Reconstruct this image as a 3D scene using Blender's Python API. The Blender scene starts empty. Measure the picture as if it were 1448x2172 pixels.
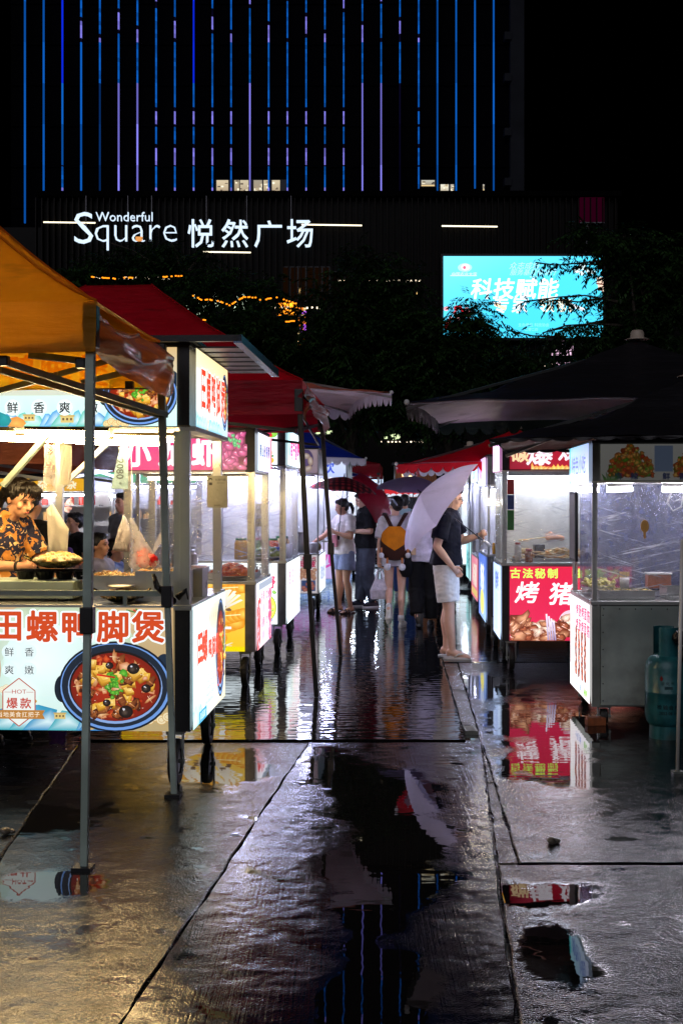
import bpy, bmesh, math, random
from mathutils import Vector, Matrix, Euler, noise
random.seed(7)
rnd = random.Random(11)
C = bpy.context.scene.collection
SC = bpy.context.scene
F = 2600.0; CX = 724.0; HY = 1060.0; EYE = 1.58      # focal length in photo pixels, image centre, horizon row, eye height in metres

# ------------------------------------------------------------------ camera, night sky, exposure
cd = bpy.data.cameras.new("camera"); cam = bpy.data.objects.new("camera", cd); C.objects.link(cam)
cam.location = (0, 0, EYE); cam.rotation_euler = (math.radians(90), 0, 0)
cd.sensor_fit = 'HORIZONTAL'; cd.sensor_width = 36; cd.lens = 36 * F / 1448
cd.shift_y = -26 / 1448; cd.clip_start = 0.1; cd.clip_end = 3000
SC.camera = cam
w = bpy.data.worlds.new("World"); SC.world = w; w.use_nodes = True
nt = w.node_tree
sky = nt.nodes.new('ShaderNodeTexSky'); sky.sky_type = 'NISHITA'; sky.sun_disc = False
sky.sun_elevation = math.radians(-7); sky.sun_rotation = math.radians(200)
nt.links.new(sky.outputs[0], nt.nodes['Background'].inputs[0]); nt.nodes['Background'].inputs[1].default_value = 0.06
sl = bpy.data.lights.new("night_glow", 'SUN'); sl.energy = 0.6; sl.angle = math.radians(50); sl.color = (0.92, 0.9, 1.0)   # dim wide glow of the lit plaza behind the camera
so = bpy.data.objects.new("night_glow", sl); C.objects.link(so); so.rotation_euler = (math.radians(58), 0, math.radians(-14))
SC.view_settings.view_transform = 'Standard'; SC.view_settings.look = 'None'
SC.view_settings.exposure = 0.0; SC.view_settings.gamma = 1.0; SC.view_settings.use_curve_mapping = False
SC.cycles.use_denoising = True
SC.cycles.max_bounces = 7; SC.cycles.diffuse_bounces = 3; SC.cycles.glossy_bounces = 4
SC.cycles.transparent_max_bounces = 14; SC.cycles.caustics_reflective = False; SC.cycles.caustics_refractive = False
SC.cycles.sample_clamp_indirect = 6.0

YAW = -0.052                                          # the alley runs 3 degrees to the right of the camera's view

def at(px, py, d):
    return Vector(((px - CX) / F * d, d, EYE - (py - HY) / F * d))
def lx(root, px, yl):      # photo column -> x in a cart's own frame at depth yl
    d = root.location.y + yl; return (px - CX) / F * d - root.location.x - .052 * yl
def gd(py):
    return EYE * F / (py - HY)
def gp(px, py, z=0.0):
    d = (EYE - z) * F / (py - HY)
    return Vector(((px - CX) / F * d, d, z))

# ------------------------------------------------------------------ colour and materials
def lin(c):
    if isinstance(c, str):
        c = c.lstrip('#'); c = tuple(int(c[i:i+2], 16) / 255 for i in (0, 2, 4))
    return tuple((x / 12.92 if x <= 0.04045 else ((x + 0.055) / 1.055) ** 2.4) for x in c[:3])
MATS = {}
def newmat(name):
    m = bpy.data.materials.new(name); m.use_nodes = True
    n = m.node_tree; n.nodes.clear()
    out = n.nodes.new('ShaderNodeOutputMaterial')
    return m, n, out
def nd(n, t, **kw):
    x = n.nodes.new(t)
    for k, v in kw.items():
        if k.startswith('i_'):
            key = k[2:]
            x.inputs[int(key) if key.isdigit() else key.replace('_', ' ')].default_value = v
        else: setattr(x, k, v)
    return x
def mth(n, op, a, b=None, c=None, clamp=False):
    x = n.nodes.new('ShaderNodeMath'); x.operation = op; x.use_clamp = clamp
    for i, v in enumerate((a, b, c)):
        if v is None: continue
        if isinstance(v, (int, float)): x.inputs[i].default_value = v
        else: n.links.new(v, x.inputs[i])
    return x.outputs[0]
def ramp(n, src, p0, p1, c0=(0, 0, 0, 1), c1=(1, 1, 1, 1)):
    r = n.nodes.new('ShaderNodeValToRGB'); e = r.color_ramp.elements
    e[0].position = p0; e[1].position = p1; e[0].color = c0; e[1].color = c1
    n.links.new(src, r.inputs[0]); return r.outputs[0]
def mixc(n, f, a, b):
    x = n.nodes.new('ShaderNodeMix'); x.data_type = 'RGBA'
    for i, v in ((0, f), (6, a), (7, b)):
        if isinstance(v, (int, float)): x.inputs[i].default_value = v
        elif isinstance(v, tuple): x.inputs[i].default_value = v if len(v) == 4 else (*v, 1)
        else: n.links.new(v, x.inputs[i])
    return x.outputs[2]
def pm(name, col, rough=0.5, metal=0.0, var=0.12, scale=14.0, bump=0.0, bscale=40.0, spec=0.5, coat=0.0, sheen=0.0, trans=0.0, stretch=None, col2=None, thr=(0.45, 0.6)):
    """painted / plastic / cloth / metal: colour varied by noise, optional second colour in patches, optional bump"""
    if name in MATS: return MATS[name]
    m, n, out = newmat(name); L = n.links
    b = nd(n, 'ShaderNodeBsdfPrincipled')
    c = lin(col)
    tc = nd(n, 'ShaderNodeTexCoord'); src = tc.outputs['Object']
    if stretch:
        mp = nd(n, 'ShaderNodeMapping'); mp.inputs['Scale'].default_value = stretch; L.new(src, mp.inputs[0]); src = mp.outputs[0]
    t = nd(n, 'ShaderNodeTexNoise', i_Scale=scale, i_Detail=5.0, i_Roughness=0.6); L.new(src, t.inputs['Vector'])
    f = ramp(n, t.outputs['Fac'], 0.3, 0.7)
    lo = tuple(max(0, x * (1 - var * 1.6)) for x in c); hi = tuple(min(1, x * (1 + var)) for x in c)
    cc = mixc(n, f, lo, hi)
    if col2:
        t2 = nd(n, 'ShaderNodeTexNoise', i_Scale=scale * 0.4, i_Detail=3.0); L.new(src, t2.inputs['Vector'])
        cc = mixc(n, ramp(n, t2.outputs['Fac'], *thr), cc, lin(col2))
    L.new(cc, b.inputs['Base Color'])
    rr = mth(n, 'MULTIPLY_ADD', t.outputs['Fac'], 0.25, max(0.02, rough - 0.12)); L.new(rr, b.inputs['Roughness'])
    b.inputs['Metallic'].default_value = metal
    b.inputs['Specular IOR Level'].default_value = spec
    b.inputs['Coat Weight'].default_value = coat
    b.inputs['Sheen Weight'].default_value = sheen
    if bump:
        t3 = nd(n, 'ShaderNodeTexNoise', i_Scale=bscale, i_Detail=4.0); L.new(src, t3.inputs['Vector'])
        bp = nd(n, 'ShaderNodeBump', i_Strength=bump, i_Distance=0.02); L.new(t3.outputs['Fac'], bp.inputs['Height']); L.new(bp.outputs[0], b.inputs['Normal'])
    sh = b.outputs[0]
    if trans:
        tr = nd(n, 'ShaderNodeBsdfTranslucent'); L.new(cc, tr.inputs[0])
        mx = nd(n, 'ShaderNodeMixShader', i_0=trans); L.new(sh, mx.inputs[1]); L.new(tr.outputs[0], mx.inputs[2]); sh = mx.outputs[0]
    L.new(sh, out.inputs[0]); MATS[name] = m; return m
def em(name, col, strength, sample=True):
    if name in MATS: return MATS[name]
    m, n, out = newmat(name)
    e = nd(n, 'ShaderNodeEmission'); e.inputs[0].default_value = (*lin(col), 1); e.inputs[1].default_value = strength
    n.links.new(e.outputs[0], out.inputs[0])
    if not sample: m.cycles.emission_sampling = 'NONE'
    MATS[name] = m; return m
def printmat(name, strength, sample=False, alpha=False):
    """inks of a (backlit) printed face; colour comes from the printed shapes themselves"""
    if name in MATS: return MATS[name]
    m, n, out = newmat(name); L = n.links
    a = nd(n, 'ShaderNodeAttribute', attribute_name='ink')
    b = nd(n, 'ShaderNodeBsdfPrincipled', i_Roughness=0.28)
    dk = mixc(n, 0.85, a.outputs['Color'], (0.02, 0.02, 0.02)) if strength > 0 else a.outputs['Color']
    L.new(dk, b.inputs['Base Color'])
    if strength > 0:
        L.new(a.outputs['Color'], b.inputs['Emission Color']); b.inputs['Emission Strength'].default_value = strength
    L.new(b.outputs[0], out.inputs[0])
    if not sample: m.cycles.emission_sampling = 'NONE'
    MATS[name] = m; return m

# ------------------------------------------------------------------ mesh builder
class MB:
    def __init__(s): s.v = []; s.f = []; s.mi = []; s.c = []; s.cur = 0
    def add(s, vs, fs, cols=None):
        k = len(s.v); s.v += [tuple(p) for p in vs]
        for i, f in enumerate(fs):
            s.f.append([j + k for j in f]); s.mi.append(s.cur)
            if cols is not None:
                c = cols[i]
                s.c.append(c if isinstance(c, list) else [c] * len(f))
            else: s.c.append(None)
        return s
    def box(s, x0, y0, z0, x1, y1, z1):
        x0, x1 = min(x0, x1), max(x0, x1); y0, y1 = min(y0, y1), max(y0, y1); z0, z1 = min(z0, z1), max(z0, z1)
        return s.add([(x0,y0,z0),(x1,y0,z0),(x1,y1,z0),(x0,y1,z0),(x0,y0,z1),(x1,y0,z1),(x1,y1,z1),(x0,y1,z1)],
                     [(0,3,2,1),(4,5,6,7),(0,1,5,4),(1,2,6,5),(2,3,7,6),(3,0,4,7)])
    def beam(s, p, q, w, h, up=(0, 0, 1)):
        p = Vector(p); q = Vector(q); a = (q - p).normalized(); u = Vector(up)
        if abs(a.dot(u)) > 0.95: u = Vector((1, 0, 0))
        r = a.cross(u).normalized() * w / 2; t = r.cross(a).normalized() * h / 2
        vs = [p - r - t, p + r - t, p + r + t, p - r + t, q - r - t, q + r - t, q + r + t, q - r + t]
        return s.add(vs, [(0,1,2,3)[::-1] if 0 else (3,2,1,0),(4,5,6,7),(0,1,5,4),(1,2,6,5),(2,3,7,6),(3,0,4,7)])
    def path(s, pts, rads, n=10, caps=True, sq=1.0):
        pts = [Vector(p) for p in pts]
        if not isinstance(rads, (list, tuple)): rads = [rads] * len(pts)
        rings = []; prev = None
        for i, p in enumerate(pts):
            a = (pts[min(i + 1, len(pts) - 1)] - pts[max(i - 1, 0)])
            if a.length < 1e-9: a = Vector((0, 0, 1))
            a.normalize()
            if prev is None:
                u = a.cross(Vector((0, 0, 1))) if abs(a.z) < 0.9 else a.cross(Vector((0, 1, 0)))
            else: u = prev - a * prev.dot(a)
            u.normalize(); prev = u; v = a.cross(u)
            rings.append([p + (u * math.cos(2 * math.pi * k / n) + v * math.sin(2 * math.pi * k / n) * sq) * rads[i] for k in range(n)])
        return s.loft(rings, caps)
    def tube(s, p, q, r0, r1=None, n=10, caps=True):
        return s.path([p, q], [r0, r0 if r1 is None else r1], n, caps)
    def loft(s, rings, caps=True, closed=True):
        n = len(rings[0]); vs = [p for r in rings for p in r]; fs = []
        for i in range(len(rings) - 1):
            for k in range(n if closed else n - 1):
                a = i * n + k; b = i * n + (k + 1) % n
                fs.append((a, b, b + n, a + n))
        if caps:
            fs.append(tuple(reversed(range(n)))); fs.append(tuple(range((len(rings) - 1) * n, len(rings) * n)))
        return s.add(vs, fs)
    def erings(s, specs, n=20, caps=True):
        """specs: (centre, rx, ry) horizontal ellipses stacked"""
        return s.loft([[Vector(c) + Vector((rx * math.cos(2*math.pi*k/n), ry * math.sin(2*math.pi*k/n), 0)) for k in range(n)] for c, rx, ry in specs], caps)
    def lathe(s, prof, o=(0,0,0), axis='z', n=24, caps=False):
        o = Vector(o); rings = []
        for r, h in prof:
            ring = []
            for k in range(n):
                a = 2 * math.pi * k / n; x, y = r * math.cos(a), r * math.sin(a)
                ring.append(o + (Vector((x, y, h)) if axis == 'z' else Vector((h, x, y)) if axis == 'x' else Vector((y, h, x))))
            rings.append(ring)
        return s.loft(rings, caps)
    def ell(s, c, r, rot=None, nu=14, nv=9):
        c = Vector(c); r = r if isinstance(r, (tuple, list)) else (r, r, r); R = Euler(rot).to_matrix() if rot is not None else Matrix.Identity(3)
        vs = [c + R @ Vector((0, 0, -r[2]))]
        for j in range(1, nv):
            t = -math.pi / 2 + math.pi * j / nv
            for k in range(nu):
                a = 2 * math.pi * k / nu
                vs.append(c + R @ Vector((r[0]*math.cos(t)*math.cos(a), r[1]*math.cos(t)*math.sin(a), r[2]*math.sin(t))))
        vs.append(c + R @ Vector((0, 0, r[2])))
        fs = [(0, 1 + (k + 1) % nu, 1 + k) for k in range(nu)]
        for j in range(nv - 2):
            for k in range(nu):
                a = 1 + j * nu + k; b = 1 + j * nu + (k + 1) % nu
                fs.append((a, b, b + nu, a + nu))
        l = len(vs) - 1; o = 1 + (nv - 2) * nu
        fs += [(o + k, o + (k + 1) % nu, l) for k in range(nu)]
        return s.add(vs, fs)
    def cap(s, p, q, r0, r1, n=14):
        """rounded tapering limb segment"""
        p = Vector(p); q = Vector(q); a = (q - p); L = a.length
        if L < 1e-6: return s.ell(p, r0)
        a.normalize(); pts = []; rs = []
        for t in (-90, -60, -30): pts.append(p + a * r0 * math.sin(math.radians(t))); rs.append(max(1e-4, r0 * math.cos(math.radians(t))))
        for t in (0, .5, 1): pts.append(p + a * L * t); rs.append(r0 + (r1 - r0) * t)
        for t in (30, 60, 90): pts.append(q + a * r1 * math.sin(math.radians(t))); rs.append(max(1e-4, r1 * math.cos(math.radians(t))))
        return s.path(pts, rs, n)
    def grid(s, fn, nu, nv):
        vs = [fn(i / nu, j / nv) for j in range(nv + 1) for i in range(nu + 1)]
        fs = [(j*(nu+1)+i, j*(nu+1)+i+1, (j+1)*(nu+1)+i+1, (j+1)*(nu+1)+i) for j in range(nv) for i in range(nu)]
        return s.add(vs, fs)
    def poly(s, pts): return s.add(pts, [tuple(range(len(pts)))])
    def prism(s, pts, dz):
        n = len(pts); vs = [Vector(p) for p in pts] + [Vector(p) + Vector((0, 0, dz)) for p in pts]
        return s.add(vs, [tuple(range(n))[::-1], tuple(range(n, 2 * n))] + [(i, (i+1) % n, (i+1) % n + n, i + n) for i in range(n)])
    def build(s, name, mats, parent=None, smooth=False, loc=None, rot=None):
        me = bpy.data.meshes.new(name); me.from_pydata(s.v, [], s.f)
        if not isinstance(mats, (list, tuple)): mats = [mats]
        for m in mats: me.materials.append(m)
        if len(mats) > 1: me.polygons.foreach_set('material_index', s.mi)
        if any(c is not None for c in s.c):
            ca = me.color_attributes.new('ink', 'FLOAT_COLOR', 'CORNER'); buf = []
            for f, c in zip(s.f, s.c):
                if c is not None and not isinstance(c[0], (tuple, list)): c = [c] * len(f)
                for k in range(len(f)):
                    cc = c[k] if c is not None else (0.5, 0.5, 0.5)
                    buf += [cc[0], cc[1], cc[2], 1.0]
            ca.data.foreach_set('color', buf)
        if smooth: me.polygons.foreach_set('use_smooth', [True] * len(me.polygons))
        me.validate(); me.update()
        o = bpy.data.objects.new(name, me); C.objects.link(o)
        if parent is not None: o.parent = parent
        if loc is not None: o.location = loc
        if rot is not None: o.rotation_euler = rot
        return o
def bevel(o, w=0.006, seg=2):
    m = o.modifiers.new('edge', 'BEVEL'); m.width = w; m.segments = seg; m.limit_method = 'ANGLE'; return o
def empty(name, loc=(0, 0, 0), rz=0.0):
    o = bpy.data.objects.new(name, None); C.objects.link(o); o.location = loc; o.rotation_euler = (0, 0, rz); o.empty_display_size = 0.1; return o
def tag(o, label=None, cat=None, group=None, kind=None):
    if label: o['label'] = label
    if cat: o['category'] = cat
    if group: o['group'] = group
    if kind: o['kind'] = kind
    return o
def thing(name, label, cat, loc=(0, 0, 0), rz=0.0, group=None): return tag(empty(name, loc, rz), label, cat, group)

# ------------------------------------------------------------------ flat print made of coloured shapes
TXT = {}
def text_geo(body, off):
    key = (body, off)
    if key not in TXT:
        c = bpy.data.curves.new('t', 'FONT'); c.body = body; c.offset = off; c.resolution_u = 2; c.align_x = 'LEFT'
        o = bpy.data.objects.new('t', c); m = bpy.data.meshes.new_from_object(o)
        vs = [tuple(v.co[:2]) for v in m.vertices]; fs = [tuple(p.vertices) for p in m.polygons]
        bpy.data.objects.remove(o); bpy.data.curves.remove(c); bpy.data.meshes.remove(m)
        TXT[key] = (vs, fs)
    return TXT[key]
class Print:
    """panel plane: O lower-left corner, U right, V up (metres). Shapes are drawn in a reference rectangle (x right, y down)."""
    def __init__(s, O, U, V, w, h, ref):
        s.O = Vector(O); s.U = Vector(U).normalized(); s.V = Vector(V).normalized(); s.N = s.U.cross(s.V)
        s.w, s.h, s.ref, s.mb, s.lay = w, h, ref, MB(), 0
        s.sx = w / (ref[2] - ref[0]); s.sy = h / (ref[3] - ref[1])
    def P(s, x, y, l=None):
        x = min(max(x, s.ref[0]), s.ref[2]); y = min(max(y, s.ref[1]), s.ref[3])
        return s.O + s.U * (x - s.ref[0]) * s.sx + s.V * (s.ref[3] - y) * s.sy + s.N * 0.00006 * (s.lay if l is None else l)
    def quad(s, pts, cols):
        if not isinstance(cols, list): cols = [lin(cols)] * 4
        else: cols = [lin(c) for c in cols]
        s.mb.add([s.P(*p) for p in pts], [(0, 1, 2, 3)], [cols]); s.lay += 1
    def rect(s, x0, y0, x1, y1, cols): s.quad([(x0, y1), (x1, y1), (x1, y0), (x0, y0)], cols)   # cols: bl, br, tr, tl
    def base(s, cols, slot=1):
        s.mb.cur = slot; s.rect(*s.ref, cols); s.mb.cur = 0
    def fan(s, cx, cy, pts, cc, ce, bump=True):
        vs = [s.P(cx, cy)] + [s.P(*p) for p in pts]; n = len(pts); cc, ce = lin(cc), lin(ce)
        s.mb.add(vs, [(0, 1 + (i + 1) % n, 1 + i) for i in range(n)], [[cc, ce, ce]] * n)
        if bump: s.lay += 1
    def disc(s, cx, cy, rx, ry, cc, ce=None, n=40, rot=0.0):
        cr, sr = math.cos(rot), math.sin(rot)
        s.fan(cx, cy, [(cx + rx*math.cos(2*math.pi*k/n)*cr - ry*math.sin(2*math.pi*k/n)*sr, cy + rx*math.cos(2*math.pi*k/n)*sr + ry*math.sin(2*math.pi*k/n)*cr) for k in range(n)], cc, ce or cc)
    def blob(s, cx, cy, r, cc, ce, n=9, jit=0.3, sx=1.0, rot=None):
        rot = rnd.uniform(0, 6.3) if rot is None else rot; pts = []
        for k in range(n):
            a = 2 * math.pi * k / n; q = r * (1 + rnd.uniform(-jit, jit)); x, y = q * math.cos(a) * sx, q * math.sin(a)
            pts.append((cx + x*math.cos(rot) - y*math.sin(rot), cy + x*math.sin(rot) + y*math.cos(rot)))
        s.fan(cx + rnd.uniform(-.3, .3) * r, cy + rnd.uniform(-.3, .3) * r, pts, cc, ce)
    def line(s, x0, y0, x1, y1, t, col, col2=None):
        dx, dy = x1 - x0, y1 - y0; l = math.hypot(dx, dy) or 1; nx, ny = -dy / l * t / 2, dx / l * t / 2
        c1 = lin(col); c2 = lin(col2 or col)
        s.mb.add([s.P(x0 + nx, y0 + ny), s.P(x1 + nx, y1 + ny), s.P(x1 - nx, y1 - ny), s.P(x0 - nx, y0 - ny)], [(0, 1, 2, 3)], [[c1, c2, c2, c1]]); s.lay += 1
    def ring(s, cx, cy, rx, ry, t, col, n=40):
        c = lin(col); vs = []
        for k in range(n):
            a = 2*math.pi*k/n; vs += [s.P(cx + rx*math.cos(a), cy + ry*math.sin(a)), s.P(cx + (rx-t)*math.cos(a), cy + (ry-t)*math.sin(a))]
        s.mb.add(vs, [(2*k, 2*k+1, (2*k+3) % (2*n), (2*k+2) % (2*n)) for k in range(n)], [c]*n); s.lay += 1
    def text(s, body, cx, cy, size, col, off=0.0, outline=None, ocol='#ffffff', sx=1.0, spacing=None, shear=0.0, rot=0.0):
        """centred text, size = em height in reference pixels"""
        if spacing:
            n = len(body)
            for i, ch in enumerate(body):
                if ch != ' ': s.text(ch, cx + (i - (n - 1) / 2) * spacing, cy, size, col, off, outline, ocol, sx, None, shear, rot)
            return
        vs, fs = text_geo(body, 0.0)
        if not vs: return
        gx0 = min(v[0] for v in vs); gx1 = max(v[0] for v in vs); gy0 = min(v[1] for v in vs); gy1 = max(v[1] for v in vs)
        mx, my = (gx0 + gx1) / 2, (gy0 + gy1) / 2
        passes = []
        if outline:
            for rr, nn in ((outline, 14), (outline * .55, 8)): passes += [(rr * math.cos(2*math.pi*k/nn), rr * math.sin(2*math.pi*k/nn), ocol) for k in range(nn)]
        if off > 0.012:
            passes += [(off * math.cos(math.pi*(k+.5)/4), off * math.sin(math.pi*(k+.5)/4), col) for k in range(8)]
            if off > 0.045: passes += [(off * .5 * math.cos(math.pi*k/2), off * .5 * math.sin(math.pi*k/2), col) for k in range(4)]
        else: passes.append((0, 0, col))
        for ox, oy, c_ in passes:
            c = lin(c_); out = []
            for x, y in vs:
                X, Y = ((x + ox - mx) + (y + oy - my) * shear) * size * sx, -(y + oy - my) * size
                out.append(s.P(cx + X*math.cos(rot) - Y*math.sin(rot), cy + X*math.sin(rot) + Y*math.cos(rot)))
            s.mb.add(out, fs, [c] * len(fs)); s.lay += .35
        s.lay += 1
    def build(s, name, strength, parent, base_strength=None):
        return s.mb.build(name, [printmat('backlit_ink_%.2f' % strength, strength), printmat('backlit_panel_%.2f' % strength, strength, sample=strength > 0.3)], parent)
# ------------------------------------------------------------------ surfaces
M_steel = pm('stainless_steel', '#b4b6b4', 0.3, 0.9, 0.07, 3, 0.02, 9)
M_steel_dull = pm('dull_steel', '#8d918c', 0.42, 0.75, 0.2, 4, 0.05, 8, col2='#747a74')
M_green_steel = pm('weathered_green_steel', '#b4c6ba', 0.45, 0.0, 0.22, 5, 0.05, 30, col2='#98a89c')
M_black_metal = pm('black_painted_metal', '#15161a', 0.38, 0.3, 0.3, 12, 0.05, 60)
M_grey_trim = pm('grey_trim_metal', '#6b6a70', 0.4, 0.6, 0.2, 10, 0.06, 40)
M_dark_trim = pm('charcoal_trim_metal', '#232428', 0.4, 0.4, 0.2, 10, 0.06, 40)
M_rubber = pm('black_rubber', '#101010', 0.6, 0, 0.3, 20)
M_black_plastic = pm('black_plastic', '#0d0e10', 0.35, 0, 0.2, 20, 0.05, 60)
M_black_bag = pm('black_bin_plastic', '#08090b', 0.25, 0, 0.2, 20, 0.8, 30)
M_white_paint = pm('white_painted_metal', '#d9d8d2', 0.4, 0.1, 0.08, 8)
M_tan = pm('tan_board', '#a3795a', 0.5, 0, 0.15, 8)
M_inner = pm('pale_inner_panel', '#c9cac4', 0.35, 0.2, 0.15, 5, 0.05, 10)
M_wok = pm('brass_toned_wok', '#6e6236', 0.25, 0.9, 0.25, 10)
M_iron = pm('cast_iron', '#0e0e0f', 0.45, 0.5, 0.3, 30, 0.2, 60)
M_food = pm('golden_food', '#e0a85c', 0.5, 0, 0.3, 30, 0.5, 60, col2='#f0d8a8')
M_noodle = pm('pale_noodle', '#e6cf9a', 0.45, 0, 0.25, 40, 0.3, 80, col2='#c98b3c')
M_redfood = pm('red_food', '#c23a1e', 0.3, 0, 0.35, 30, 0.5, 60, col2='#e8783a')
M_greenfood = pm('green_food', '#5d7a2c', 0.4, 0, 0.4, 30, 0.5, 60, col2='#9fb04a')
M_white_plastic = pm('white_plastic', '#e4e4e4', 0.35, 0, 0.05, 10, 0.15, 20, trans=0.2)
M_paper = pm('white_paper', '#e8e4dc', 0.6, 0, 0.05, 10, 0.1, 20, trans=0.3)
T_warm = em('warm_tube_light', '#ffd998', 125)
T_white = em('white_tube_light', '#f6f0ff', 95)
T_cool = em('cool_tube_light', '#cccfff', 110)
T_soft = em('soft_tube_light', '#ffe8c0', 38)
T_bulb = em('bulb_light', '#fff0d0', 160)

def film_mat():
    m, n, out = newmat('cling_film'); L = n.links
    tc = nd(n, 'ShaderNodeTexCoord')
    hs = []
    for i, (rot, sc, sx) in enumerate((((0, math.radians(12), 0), 42, 0.03), ((0, math.radians(-16), 0), 34, 0.035), ((0, math.radians(30), 0), 26, 0.05))):
        mp = nd(n, 'ShaderNodeMapping'); mp.inputs['Rotation'].default_value = rot; L.new(tc.outputs['Object'], mp.inputs[0])
        mp2 = nd(n, 'ShaderNodeMapping'); mp2.inputs['Scale'].default_value = (sx, 0.3, 1); L.new(mp.outputs[0], mp2.inputs[0])
        t = nd(n, 'ShaderNodeTexNoise', i_Scale=sc, i_Detail=6.0, i_Roughness=0.75, i_Distortion=0.15); L.new(mp2.outputs[0], t.inputs['Vector']); hs.append(t.outputs['Fac'])
    h = mth(n, 'MULTIPLY', mth(n, 'ADD', mth(n, 'ADD', hs[0], hs[1]), hs[2]), 0.333)
    s1 = ramp(n, hs[0], 0.56, 0.68); s2 = ramp(n, hs[1], 0.58, 0.70); s3 = ramp(n, hs[2], 0.60, 0.72)
    big = nd(n, 'ShaderNodeTexNoise', i_Scale=2.2, i_Detail=3.0); L.new(tc.outputs['Object'], big.inputs['Vector'])
    bm = ramp(n, big.outputs['Fac'], 0.38, 0.62)
    st = mth(n, 'MAXIMUM', mth(n, 'MAXIMUM', s1, s2), s3)
    st = mth(n, 'MULTIPLY', st, mth(n, 'MULTIPLY_ADD', bm, 0.8, 0.2))
    fac = mth(n, 'ADD', mth(n, 'MULTIPLY', st, 0.85), mth(n, 'MULTIPLY_ADD', bm, 0.10, 0.03), clamp=True)
    bp = nd(n, 'ShaderNodeBump', i_Strength=0.6, i_Distance=0.03); L.new(h, bp.inputs['Height'])
    b = nd(n, 'ShaderNodeBsdfPrincipled', i_Roughness=0.12); b.inputs['Base Color'].default_value = (0.85, 0.85, 0.88, 1)
    L.new(bp.outputs[0], b.inputs['Normal'])
    tl = nd(n, 'ShaderNodeBsdfTranslucent'); tl.inputs[0].default_value = (0.9, 0.9, 0.92, 1)
    m1 = nd(n, 'ShaderNodeMixShader', i_0=0.45); L.new(b.outputs[0], m1.inputs[1]); L.new(tl.outputs[0], m1.inputs[2])
    gl = nd(n, 'ShaderNodeBsdfGlossy', i_Roughness=0.08); L.new(bp.outputs[0], gl.inputs['Normal'])
    tr = nd(n, 'ShaderNodeBsdfTransparent')
    m0 = nd(n, 'ShaderNodeMixShader', i_0=0.06); L.new(tr.outputs[0], m0.inputs[1]); L.new(gl.outputs[0], m0.inputs[2])
    m2 = nd(n, 'ShaderNodeMixShader'); L.new(fac, m2.inputs[0]); L.new(m0.outputs[0], m2.inputs[1]); L.new(m1.outputs[0], m2.inputs[2])
    L.new(m2.outputs[0], out.inputs[0]); return m
M_film = film_mat()
def thin_bag_mat(name, col, alpha):
    m, n, out = newmat(name); L = n.links
    b = nd(n, 'ShaderNodeBsdfPrincipled', i_Roughness=0.25); b.inputs['Base Color'].default_value = (*lin(col), 1)
    tc = nd(n, 'ShaderNodeTexCoord'); t = nd(n, 'ShaderNodeTexNoise', i_Scale=18.0, i_Detail=4.0); L.new(tc.outputs['Object'], t.inputs['Vector'])
    bp = nd(n, 'ShaderNodeBump', i_Strength=0.7, i_Distance=0.02); L.new(t.outputs['Fac'], bp.inputs['Height']); L.new(bp.outputs[0], b.inputs['Normal'])
    tl = nd(n, 'ShaderNodeBsdfTranslucent'); tl.inputs[0].default_value = (*lin(col), 1)
    m1 = nd(n, 'ShaderNodeMixShader', i_0=0.4); L.new(b.outputs[0], m1.inputs[1]); L.new(tl.outputs[0], m1.inputs[2])
    tr = nd(n, 'ShaderNodeBsdfTransparent')
    m2 = nd(n, 'ShaderNodeMixShader'); L.new(ramp(n, t.outputs['Fac'], 0.3, 0.7, (alpha * .6,)*3 + (1,), (min(1, alpha * 1.3),)*3 + (1,)), m2.inputs[0]); L.new(tr.outputs[0], m2.inputs[1]); L.new(m1.outputs[0], m2.inputs[2])
    L.new(m2.outputs[0], out.inputs[0]); return m
M_thin_bag = thin_bag_mat('thin_white_bag', '#f2eef0', 0.34)

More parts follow.
